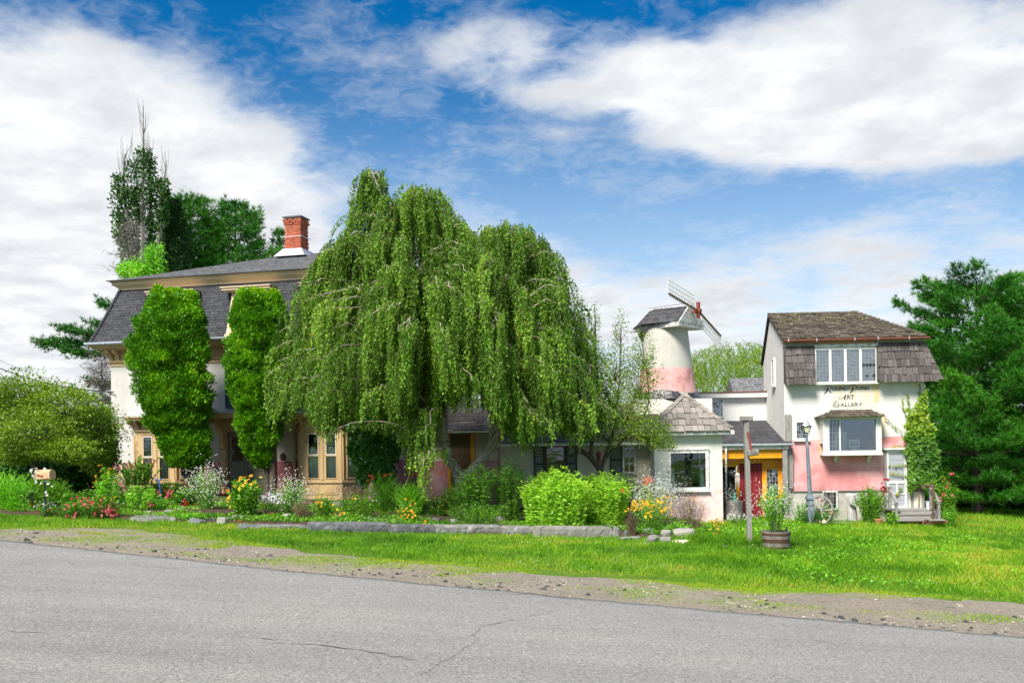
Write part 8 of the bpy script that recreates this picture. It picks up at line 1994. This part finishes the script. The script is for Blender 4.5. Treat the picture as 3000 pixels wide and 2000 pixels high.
# stack of slates, urn, birdbath
b = at(72, 1490, 24.6); b.z = gz(b.x) + .02; t_ = thing('slate_stack', 'stack of dark slates on a pale block at the left edge by the yew', 'stones', b)
for i in range(6):
    m = MB(); w = .42 - .02 * i + random.uniform(-.06, .06); m.bbox(-w / 2, w / 2, -.15, .15, .14 + i * .055, .185 + i * .055, .008); m.obj('slate', M['stone_dark' if i % 2 else 'wood_brown'], t_, (random.uniform(-.03, .03), 0, 0), (0, 0, random.uniform(-.2, .2)))
m = MB(); m.bbox(-.16, .16, -.14, .14, -.05, .135, .015); m.obj('block', M['stone_pale'], t_)
def lathe_thing(name, label, cat, px, D, pyb, prof, mat, seg=20, sub=None, basez=0.0, rot=(0, 0, 0)):
    b = at(px, pyb, D); b.z = min(b.z, gz(b.x) + basez) if pyb is None else b.z; o = thing(name, label, cat, b)
    m = MB(); m.lathe(prof, seg); s = shade_auto(m.obj('body', M[mat], o, None, rot), 45); return o
lathe_thing('urn', 'dark brown clay urn with wide flat rim behind the pink roses', 'urn', 253, 26.5, 1490, [(.10, -.35), (.16, -.2), (.20, 0), (.22, .15), (.19, .30), (.15, .36), (.155, .40), (.24, .43), (.245, .47), (.17, .475), (.14, .42)], 'urn_brown')
lathe_thing('birdbath', 'stone birdbath on a slender pedestal beside the lilies', 'birdbath', 290, 26.0, 1492, [(.15, -.25), (.14, -.05), (.08, .05), (.06, .15), (.065, .22), (.10, .28), (.22, .34), (.275, .40), (.265, .41), (.20, .375), (.05, .36)], 'stone_grey')
lathe_thing('clay_lantern', 'small red clay lantern figure on the door step beside the door', 'lantern', 656, 31.6, 1447, [(.065, 0), (.075, .02), (.055, .05), (.06, .09), (.058, .16), (.04, .19), (.052, .21), (.035, .235), (.045, .25), (.025, .27), (.01, .29)], 'red_pottery', 14)
# trellis
tb = at(352, 1450, 33.3); tb.z = gz(tb.x); tre = thing('trellis', 'white ladder trellis leaning on the house corner beside the left bay', 'trellis', tb)
def tl(px, py, d=33.3): return Vector(at(px, py, d)) - tb
for (a, c) in (((352, 1283), (358, 1410)), ((373, 1275), (379, 1340))):
    m = MB(); m.bar(tl(*a), tl(*c), .035, .03, (0, 1, 0)); m.obj('upright', M['white_paint'], tre)
for (a, c) in (((348, 1284), (386, 1273)), ((350, 1309), (387, 1299)), ((351, 1335), (389, 1323))):
    m = MB(); m.bar(tl(*a, 33.26), tl(*c, 33.26), .03, .03, (0, 1, 0)); m.obj('rung', M['white_paint'], tre)
# blue Y-topped stake
sb = G(472, 1495); sb.y = sb.y; stk = thing('garden_stake', 'blue metal garden stake with a forked top in the left bed', 'stake', sb); kk = F / sb.y
def skp(px, py): return Vector(at(px, py, sb.y)) - sb
m = MB(); m.tube([skp(473, 1500), skp(469, 1430), skp(465, 1406)], .017, 6); m.obj('shaft', M['hose_blue'], stk)
for e in (((454, 1402)), ((477, 1399))):
    m = MB(); m.tube([skp(465, 1407), skp((465 + e[0]) / 2, 1404), skp(*e)], .015, 6); m.obj('prong', M['hose_blue'], stk)
m = MB(); m.box(-.02, .02, -.02, .02, 0, .5); o = m.obj('garden_marker', M['white_paint']); o.location = G(851, 1500); tag(o, 'small white post standing among the white asters', 'post')

# ------------------------------------------------------------------ lamp post
LD = 31.3; b = at(2374, 1532, LD); b.z = gz(b.x); lamp = thing('lamp_post', 'weathered blue-grey street lamp with glass lantern in front of the gallery', 'street lamp', b)
k = F / LD; hz = lambda py: at(2374, py, LD).z - b.z
m = MB()
for (w0, w1, z0, z1) in ((.22, .20, -.1, hz(1478)), (.24, .24, hz(1478), hz(1474)), (.20, .19, hz(1474), hz(1462)), (.25, .25, hz(1462), hz(1456)), (.25, .13, hz(1456), hz(1447))):
    m.loft([[(sx * w / 2, sy * w / 2, z) for sx, sy in ((-1, -1), (1, -1), (1, 1), (-1, 1))] for w, z in ((w0, z0), (w1, z1))])
m.obj('base', M['iron_blue'], lamp)
ln_ = Vector((-(2374 - 2366) / k, 0, 0))
m = MB(); m.tube([Vector((0, 0, hz(1449))), Vector((-.02, 0, hz(1400))), ln_ * .6 + Vector((0, 0, hz(1330))), ln_ + Vector((0, 0, hz(1273)))], [.075, .066, .056, .045], 14); shade_auto(m.obj('shaft', M['iron_blue'], lamp), 60)
m = MB(); tz_ = hz(1273); m.lathe([(.05, -.03), (.075, -.02), (.07, .01), (.05, .03), (.06, .06), (.085, .075), (.05, .09)], 14, (ln_.x, 0, tz_)); m.obj('collar', M['iron_blue'], lamp)
g0, g1 = hz(1267), hz(1249)
m = MB(); m.loft([[(ln_.x + sx * w, sy * w, z) for sx, sy in ((-1, -1), (1, -1), (1, 1), (-1, 1))] for w, z in ((.062, g0), (.118, g1))]); m.obj('lantern_glass', M['lamp_glass'], lamp, None, None)
m = MB()
for sx, sy in ((-1, -1), (1, -1), (1, 1), (-1, 1)): m.bar((ln_.x + sx * .066, sy * .066, g0 - .01), (ln_.x + sx * .124, sy * .124, g1 + .01), .018)
m.box(ln_.x - .14, ln_.x + .14, -.14, .14, g1, g1 + .025); m.obj('lantern_frame', M['iron_black'], lamp)
m = MB(); m.lathe([(.145, g1 + .026), (.13, g1 + .06), (.085, g1 + .12), (.06, g1 + .19), (.055, g1 + .20), (.02, g1 + .22), (.015, g1 + .25)], 14, (ln_.x, 0, 0)); m.tube([(ln_.x + .025 * math.cos(t), 0, g1 + .275 + .025 * math.sin(t)) for t in np.linspace(0, 6.283, 11)], .006, 5); m.obj('lantern_cap', M['lamp_cap'], lamp)
# ------------------------------------------------------------------ wooden sign post
b = G(2196, 1591); sp_ = thing('wooden_post', 'tall grey wooden post with two cross blocks standing in the lawn before the porch', 'post', b); k = F / b.y; BARE.append((b.x, b.y, .09))
Hh = (1591 - 1232) / k
m = MB(); m.loft([[(x + dx_, y, z) for x, y in ((-.058, -.058), (.058, -.058), (.058, .058), (-.058, .058))] for dx_, z in ((0, -.3), (-.01, Hh * .3), (-.035, Hh * .7), (-.045, Hh))]); m.obj('upright', M['grey_wood'], sp_)
m = MB(); m.bbox(-.145, .145, -.10, .10, 0, .115, .012); m.obj('cap_block', M['grey_wood_h'], sp_, (-.035, 0, Hh + .001), (0, .02, .15))
cz_ = (1591 - 1336) / k
m = MB(); m.bbox(-.06, .24, -.11, .03, 0, .15, .02); m.obj('arm_block', M['stump'], sp_, (0.03, -.06, cz_), (0, -.16, -.25))
m = MB(); m.bar((-.03, -.075, (1591 - 1265) / k), (.06, -.10, cz_ + .16), .05, .03); m.obj('red_strip', M['mailbox_flag'], sp_)
m = MB(); m.tube([(-.06, -.06, cz_ - .02), (-.4, -.02, cz_ - .10), (-.78, .02, cz_ - .12)], .005, 4); m.tube([(.10, -.12, cz_), (.14, -.13, cz_ - .10), (.10, -.1, cz_ - .18), (.05, -.06, cz_ - .16)], .005, 4); m.obj('wire', M['rust'], sp_)
# ------------------------------------------------------------------ half barrel planter
b = G(2284, 1612); tub = thing('barrel_planter', 'half barrel planter with rusty hoops in the lawn before the porch', 'planter', b); k = F / b.y; b_tub = b; BARE.append((b.x, b.y + .25, .36))
ty = .30; Ht = .45; R1, R0 = .345, .295; ns = 22
def rad(z): return R0 + (R1 - R0) * (z / Ht) ** .8
for i in range(ns):
    a0, a1 = 2 * math.pi * i / ns + .006, 2 * math.pi * (i + 1) / ns - .006; m = MB(); rings = []; tp_ = Ht + random.uniform(-.012, .008)
    for z in (-.03, Ht * .5, tp_): r = rad(max(z, 0)); rings.append([(r * math.cos(a0), r * math.sin(a0), z), (r * math.cos(a1), r * math.sin(a1), z), ((r - .028) * math.cos(a1), (r - .028) * math.sin(a1), z), ((r - .028) * math.cos(a0), (r - .028) * math.sin(a0), z)])
    m.loft(rings); m.obj('stave', M['barrel_wood'], tub, (0, ty, 0))
for z0, z1 in ((.03, .08), (.18, .265), (.355, .405)):
    m = MB(); n = 36; rr = [(rad(z0) + .004, z0), (rad(z1) + .004, z1), (rad(z1) - .004, z1), (rad(z0) - .004, z0)]
    rings = [[((r) * math.cos(a), r * math.sin(a), z) for r, z in rr] for a in np.linspace(0, 2 * math.pi, n)]; m.loft(rings, False); shade_auto(m.obj('hoop', M['barrel_hoop'], tub, (0, ty, 0)), 40)
m = MB(); m.lathe([(.01, Ht - .03), (.18, Ht - .035), (rad(Ht) - .03, Ht - .06), (rad(Ht) - .03, Ht - .10)], 20, (0, ty, 0), True, .05); m.obj('soil', M['soil'], tub)
m = MB(); m.tube([(.22, ty - .08, Ht - .05), (.235, ty - .08, Ht + .05), (.25, ty - .08, Ht + .10)], [.028, .026, .016], 8); o = m.obj('bottle', M['iron_black']); o.location = b; tag(o, 'black bottle neck sticking out of the barrel soil', 'bottle')
m = MB(); m.tube([(-.02, ty, Ht - .05), (-.05, ty, 1.45)], .009, 6); o = m.obj('stake', M['white_paint']); o.location = b; tag(o, 'thin white stake supporting the flowers in the barrel', 'stake')
clump('aster', 'tall white aster with brown lower stems growing in the barrel', 'flower', 2290, 1560, 1405, 115, 'leaf_bright', 46, 34, .065, .22, base_loc=(b.x, b.y + ty, b.z + Ht - .03), fl=aster_fl(620), seed=71, wid=.30, low=.3, up=.7, tone0=.4)
# ------------------------------------------------------------------ wagon wheel
b = at(2402, 1532, 31.8); b.z = gz(b.x); wh = thing('wagon_wheel', 'grey wooden wagon wheel leaning in the weeds by the lamp post', 'wheel', b, math.radians(-52)); r_ = .50
Rw = Euler((math.radians(-14), 0, 0)).to_matrix(); cc = Vector((0, 0, r_ * .97))
def wp(a, r, y=0): return Rw @ Vector((r * math.cos(a), y, r * math.sin(a))) + cc
m = MB(); rings = [[wp(a, r_, -.02), wp(a, r_, .02), wp(a, r_ - .045, .02), wp(a, r_ - .045, -.02)] for a in np.linspace(0, 2 * math.pi, 41)]; m.loft(rings, False); m.obj('rim', M['grey_wood'], wh)
for i in range(12):
    m = MB(); a = 2 * math.pi * i / 12 + .1; m.tube([wp(a, .05), wp(a, r_ - .04)], [.018, .013], 6); m.obj('spoke', M['driftwood'], wh)
m = MB(); m.tube([wp(0, 0, -.10), wp(0, 0, .10)], .062, 12); m.obj('hub', M['grey_wood'], wh)
# ------------------------------------------------------------------ driftwood sculpture
b = at(2497, 1524, 32.4); b.z = gz(b.x); dw = thing('driftwood_sculpture', 'pale twisted driftwood sculpture standing by the basement window', 'sculpture', b); k = F / 32.4
secs = [(1524, 2484, 2512, .10), (1505, 2482, 2510, .10), (1488, 2483, 2508, .09), (1475, 2485, 2506, .08), (1466, 2483, 2510, .09), (1458, 2480, 2512, .10), (1450, 2478, 2513, .09), (1445, 2479, 2516, .06)]
rings = []
for j, (py, l, r, d) in enumerate(secs):
    z = at(2497, py, 32.4).z - b.z; ring = []
    for t in np.linspace(0, 2 * math.pi, 17)[:-1]:
        x = (l + r) / 2 + (r - l) / 2 * math.cos(t) * (1 + .10 * math.sin(3 * t + j)); ring.append(((x - 2497) / k, d * math.sin(t) * (1 + .3 * math.sin(2 * t + j * .7)), z + .02 * math.sin(2 * t)))
    rings.append(ring)
m = MB(); m.loft(rings); shade_auto(m.obj('trunk', M['driftwood'], dw), 70)
fp = [[(2490, 1452), (2500, 1450), (2508, 1456)], [(2488, 1462), (2500, 1460), (2512, 1466)], [(2487, 1470), (2498, 1472), (2508, 1480)], [(2490, 1474), (2500, 1480), (2507, 1486)]]
m = MB(); V = [[Vector(at(x, y, 32.4 - .13 - (.03 if i == 1 else 0))) - b for i, (x, y) in enumerate(r)] for r in fp]
for i in range(3):
    for j in range(2): m.quad(V[i][j], V[i][j + 1], V[i + 1][j + 1], V[i + 1][j])
fo = m.obj('fold', M['driftwood'], dw); so_ = fo.modifiers.new('thick', 'SOLIDIFY'); so_.thickness = .05
m = MB(); m.tube([Vector(at(2510, 1462, 32.35)) - b, Vector(at(2513, 1452, 32.33)) - b, Vector(at(2516, 1446, 32.3)) - b], [.035, .028, .008], 8); m.obj('horn', M['driftwood'], dw)
# ------------------------------------------------------------------ stump with statuettes
b = at(2150, 1545, 30.9); b.z = gz(b.x); k = F / 30.9; sm_ = thing('tree_stump', 'thick grey tree stump beside the red door', 'stump', b); hs_ = at(2150, 1467, 30.9).z - b.z
rings = []
for j, (z, r) in enumerate(((-.1, .34), (.08, .31), (.25, .285), (.42, .27), (.58, .265), (.72, .275), (hs_ - .015, .285), (hs_, .265))):
    rings.append([(r * (1 + .10 * math.sin(3 * t + j * .3) + .07 * math.sin(7 * t + j * .8) + random.uniform(-.03, .03)) * math.cos(t), r * .9 * (1 + .08 * math.sin(4 * t + j * .5) + random.uniform(-.03, .03)) * math.sin(t), z) for t in np.linspace(0, 2 * math.pi, 29)[:-1]])
m = MB(); m.loft(rings); shade_auto(m.obj('trunk', M['stump'], sm_), 50)
m = MB(); m.lathe([(.10, 0), (.11, .015), (.10, .03), (.05, .045), (.04, .08), (.055, .12), (.05, .16), (.03, .19), (.04, .215), (.035, .245), (.01, .27)], 12); o = shade_auto(m.obj('statuette', M['verdigris']), 50); o.location = (b.x + .03, b.y - .05, b.z + hs_ - .005); tag(o, 'small green bronze statuette on top of the tree stump', 'statuette')
# white carved figure on the door post
b = at(2159, 1440, 33.5); cf = thing('carved_figure', 'white carved wooden figure with long folded wings hanging beside the red door', 'sculpture', b)
def cfp(px, py, d=0): return Vector(at(px, py, 33.5 + d)) - b
m = MB(); m.loft([[cfp(2154, 1398, -.05), cfp(2166, 1398, -.05), cfp(2167, 1398, .08), cfp(2153, 1398, .08)], [cfp(2153, 1391, -.07), cfp(2167, 1391, -.07), cfp(2167, 1391, .08), cfp(2153, 1391, .08)], [cfp(2156, 1385, -.03), cfp(2164, 1385, -.03), cfp(2164, 1385, .06), cfp(2156, 1385, .06)]]); m.obj('shoulders', M['carved_white'], cf)
for x0, x1, y1 in ((2153, 2157.5, 1432), (2158, 2162, 1420), (2162.5, 2167, 1428)):
    m = MB(); m.loft([[cfp(x0, 1398, -.05), cfp(x1, 1398, -.05), cfp(x1, 1398, .04), cfp(x0, 1398, .04)], [cfp(x0 + .5, 1412, -.08), cfp(x1 - .2, 1412, -.08), cfp(x1, 1412, .02), cfp(x0, 1412, .02)], [cfp(x0 + 1, y1, -.04), cfp(x1 - 1, y1, -.04), cfp(x1 - 1, y1, .02), cfp(x0 + 1, y1, .02)]]); m.obj('wing', M['carved_white'], cf)
m = MB(); m.tube([cfp(2158, 1386), cfp(2157, 1374), cfp(2160, 1363)], [.02, .03, .01], 6); m.obj('neck', M['driftwood'], cf)
# black metal figure in the recess
b = at(2140, 1470, 33.9); bs = thing('black_sculpture', 'shiny black curved sculpture in the dark opening left of the red door', 'sculpture', b)
def bsp(px, py, d=0): return Vector(at(px, py, 33.9 + d)) - b
m = MB(); m.tube(catmull([bsp(2151, 1395), bsp(2143, 1398), bsp(2137, 1412), bsp(2146, 1428), bsp(2152, 1445), bsp(2151, 1462), bsp(2150, 1490), bsp(2150, 1512)], 5), [.22, .24, .26, .28, .27, .24, .20, .16, .14, .12, .12, .11, .10, .10, .09, .09, .08, .08] + [.07] * 18, 12); shade_auto(m.obj('body', M['plastic_black'], bs), 70)
m = MB(); m.tube([bsp(2138, 1381), bsp(2146, 1383), bsp(2154, 1380)], [.02, .06, .03], 8); m.obj('crest', M['flashing'], bs)
# pot, board, bucket, chain with gear
b = at(2574, 1526, 31.6); b.z = gz(b.x); o = thing('flower_pot', 'terracotta flower pot at the foot of the red rose', 'pot', b); m = MB(); m.lathe([(.085, 0), (.125, .25), (.128, .26), (.14, .262), (.142, .30), (.12, .30), (.115, .24)], 20); shade_auto(m.obj('body', M['terracotta'], o), 40)
m = MB(); a, c = Vector(at(2400, 1524, 31.9)), Vector(at(2545, 1522, 31.9)); m.bbox(0, (c - a).length, -.12, .12, 0, .05, .006); o = m.obj('board', M['grey_wood_h']); o.location = (a.x, a.y, gz(a.x) + .09); o.rotation_euler = (0, math.atan2(a.z - c.z, (c - a).length) + .055, 0); tag(o, 'long grey board lying in the grass below the driftwood sculpture', 'board')
bx, bz = GF.L(2722, 1488, -.75); b = GF.world(bx, -.75, dk.z + so.z + .002); o = thing('bucket', 'white bucket standing on the wooden porch', 'bucket', b); m = MB(); m.lathe([(.09, 0), (.105, .24), (.115, .245), (.115, .27), (.10, .27)], 18); shade_auto(m.obj('body', M['bucket_white'], o), 40)
m = MB(); m.tube([(.11 * math.cos(t), -.02 - .05 * math.sin(t), .245 - .06 * math.sin(t)) for t in np.linspace(0, math.pi, 9)], .004, 4); m.obj('handle', M['lead'], o)
cb = GF.world(GF.x(2733, -1.55), -1.55, GF.ground(GF.x(2733, -1.55), -1.55)); chn = thing('rusty_chain', 'heavy rusty chain hanging from the right porch post', 'chain', cb)
def cl(px, py, yo): x, z = GF.L(px, py, yo); return GF.world(x, yo, z) - cb
path = [cl(2702, 1426, -1.1), cl(2702, 1422, -1.15), cl(2712, 1423, -1.2), cl(2724, 1422, -1.3), cl(2733, 1424, -1.42)] + [cl(2733.5 - (i % 2) * .0, 1424 + i * 9.2, -1.45) for i in range(1, 12)]
pc = catmull(path, 8); dd = np.cumsum([0] + [np.linalg.norm(pc[i + 1] - pc[i]) for i in range(len(pc) - 1)]); nlk = int(dd[-1] / .085)
tor = MB(); rings = []
for t in np.linspace(0, 2 * math.pi, 13): rings.append([((.052 + .013 * math.cos(u)) * math.cos(t), .013 * math.sin(u), (.064 + .013 * math.cos(u)) * math.sin(t)) for u in np.linspace(0, 2 * math.pi, 7)[:-1]])
tor.loft(rings, False); lm = tor.mesh('link', M['rust'], True)
for i in range(nlk):
    s = (i + .5) * dd[-1] / nlk; p = np.array([np.interp(s, dd, pc[:, q]) for q in range(3)]); q2 = np.array([np.interp(min(s + .03, dd[-1]), dd, pc[:, q]) for q in range(3)]); tq = Vector(q2 - p); tq = tq if tq.length > 1e-6 else Vector((0, 0, -1))
    o = obj_new('link', lm, chn); o.matrix_local = Matrix.Translation(p) @ tq.to_track_quat('Z', 'X').to_matrix().to_4x4() @ Matrix.Rotation((math.pi / 2 if i % 2 else 0) + .25, 4, 'Z')
gb = GF.world(GF.x(2712, -1.75), -1.75, GF.ground(GF.x(2712, -1.75), -1.75)); gw = thing('gear_wheel', 'rusty spoked iron wheel leaning on the bottom porch step', 'wheel', gb, -GF.a); gr = .165
Rg = Euler((math.radians(-12), 0, math.radians(18))).to_matrix(); gc = Vector((0, 0, gr + .0))
def gp(a, r, y=0): return Rg @ Vector((r * math.cos(a), y, r * math.sin(a))) + gc
m = MB(); rings = []
for i, a in enumerate(np.linspace(0, 2 * math.pi, 49)):
    e = .010 if i % 2 else 0; rings.append([gp(a, gr - e, -.025), gp(a, gr - e, .025), gp(a, gr - .035, .025), gp(a, gr - .035, -.025)])
m.loft(rings, False); m.obj('rim', M['rust'], gw)
for i in range(5):
    m = MB(); a = 2 * math.pi * i / 5 + .4; m.tube([gp(a, .03), gp(a + .12, gr - .03)], [.018, .014], 6); m.obj('spoke', M['rust'], gw)
m = MB(); m.tube([gp(0, 0, -.04), gp(0, 0, .04)], .035, 10); m.obj('hub', M['rust'], gw)
# gallery window display
zs_ = z0_disp = gz0
o = thing('framed_painting', 'small landscape painting in a cream frame propped in the gallery display window', 'painting', GF.world(gx_(2503, -.35), -.35, gz0 + .005), -GF.a)
m = MB(); w, h = .185, .28; hh = .10; 
for (a, b_, c, d) in ((-w, w, 0, .045), (-w, w, h - .045, h), (-w, -w + .045, .0451, h - .0451), (w - .045, w, .0451, h - .0451)): m.box(a, b_, -.02, .02, c + hh, d + hh)
m.obj('frame', M['frame_cream'], o, None, (math.radians(-8), 0, 0))
def art_mat():
    mm, t, b2, out = new_mat('landscape_art'); v = t.add('ShaderNodeTexCoord').outputs['Object']; s2 = t.add('ShaderNodeSeparateXYZ', ins={0: v}); nz = t.noise(v, 9, 4, .6).outputs[0]
    hgt = t.math('ADD', s2.outputs[2], t.math('MULTIPLY', nz, .10)); c = t.ramp(t.smooth(hgt, hh + .05, hh + h), [(.0, (.09, .10, .11)), (.32, (.05, .05, .06)), (.45, (.06, .05, .05)), (.6, (.22, .38, .10)), (.9, (.45, .6, .30))]); t.l.new(c, b2.inputs['Base Color']); return mm
m = MB(); m.box(-w + .045, w - .045, -.004, .004, hh + .045, hh + h - .045); m.obj('canvas', art_mat(), o, None, (math.radians(-8), 0, 0))
m = MB(); m.lathe([(.10, 0), (.14, .03), (.13, .07), (.08, .095), (.02, .10)], 14); m.obj('cushion', M['curtain'], o)
b = GF.world(gx_(2545, -.30), -.30, gz0 + .005); o = thing('brass_disc', 'round dark brass disc standing in the gallery display window', 'disc', b, -GF.a); m = MB()
rings = [[(r * math.cos(t), y, .185 + r * math.sin(t)) for t in np.linspace(0, 2 * math.pi, 29)[:-1]] for r, y in ((.185, 0), (.18, -.02), (.13, -.005), (.08, .01), (.035, .0), (.02, -.03))]; m.loft(rings); pmat('brass_old', (.10, .065, .03), .35, .3, 8, .1, 30, metal=.7); shade_auto(m.obj('dish', M['brass_old'], o), 60)
# ------------------------------------------------------------------ wires and far fence
for i, (a, c, d0, d1, sag_, lab) in enumerate((((-40, 1062), (332, 1148), 40, 34.5, .25, 'thick black power cable running to the left house wall'), ((-40, 1035), (330, 1140), 44, 36, .3, 'thin upper power line at the left edge'), ((150, 1128), (330, 1138), 44, 36, .15, 'thin power line below the upper one at the left of the house'))):
    p, q = Vector(at(*a, d0)), Vector(at(*c, d1)); pts = [p.lerp(q, t) - Vector((0, 0, sag_ * 4 * t * (1 - t))) for t in np.linspace(0, 1, 17)]; m = MB(); m.tube(pts, (.022, .008, .008)[i], 6); o = m.obj('power_line', M['wire_black']); tag(o, lab, 'power line')
fb = at(2975, 1520, 46); fb.z = gz(fb.x); fe = thing('board_fence', 'brown wooden board fence in the shade under the right pines', 'fence', fb); k = F / 46
for i in range(15):
    m = MB(); x = -1.1 + i * .16; m.bbox(x, x + .145, 0, .022, -.3, 1.25 + random.uniform(-.02, .02), .006); m.obj('board', M['fence_wood'], fe)
for z in (.25, .95):
    m = MB(); m.box(-1.1, 1.3, .024, .07, z, z + .09); m.obj('rail', M['fence_wood'], fe)
grass_patch('lawn_grass', 330000, lawn_sampler((-14.5, 13.5), (13.5, 33.5)), h_lawn, 0.013, 'green lawn grass between the gravel shoulder and the buildings', 0.7)
grass_patch('far_lawn_grass', 90000, lawn_sampler((11.0, 32.0), (15.5, 48)), h_lawn, 0.020, 'green lawn grass to the right of the gallery under the pine', 0.7)
grass_patch('verge_grass', 130000, verge_sampler, lambda x, y: 0.028 + 0.02 * fbm(x, y, 3, 63), 0.012, 'sparse yellowish grass creeping over the dirt shoulder', 0.9)
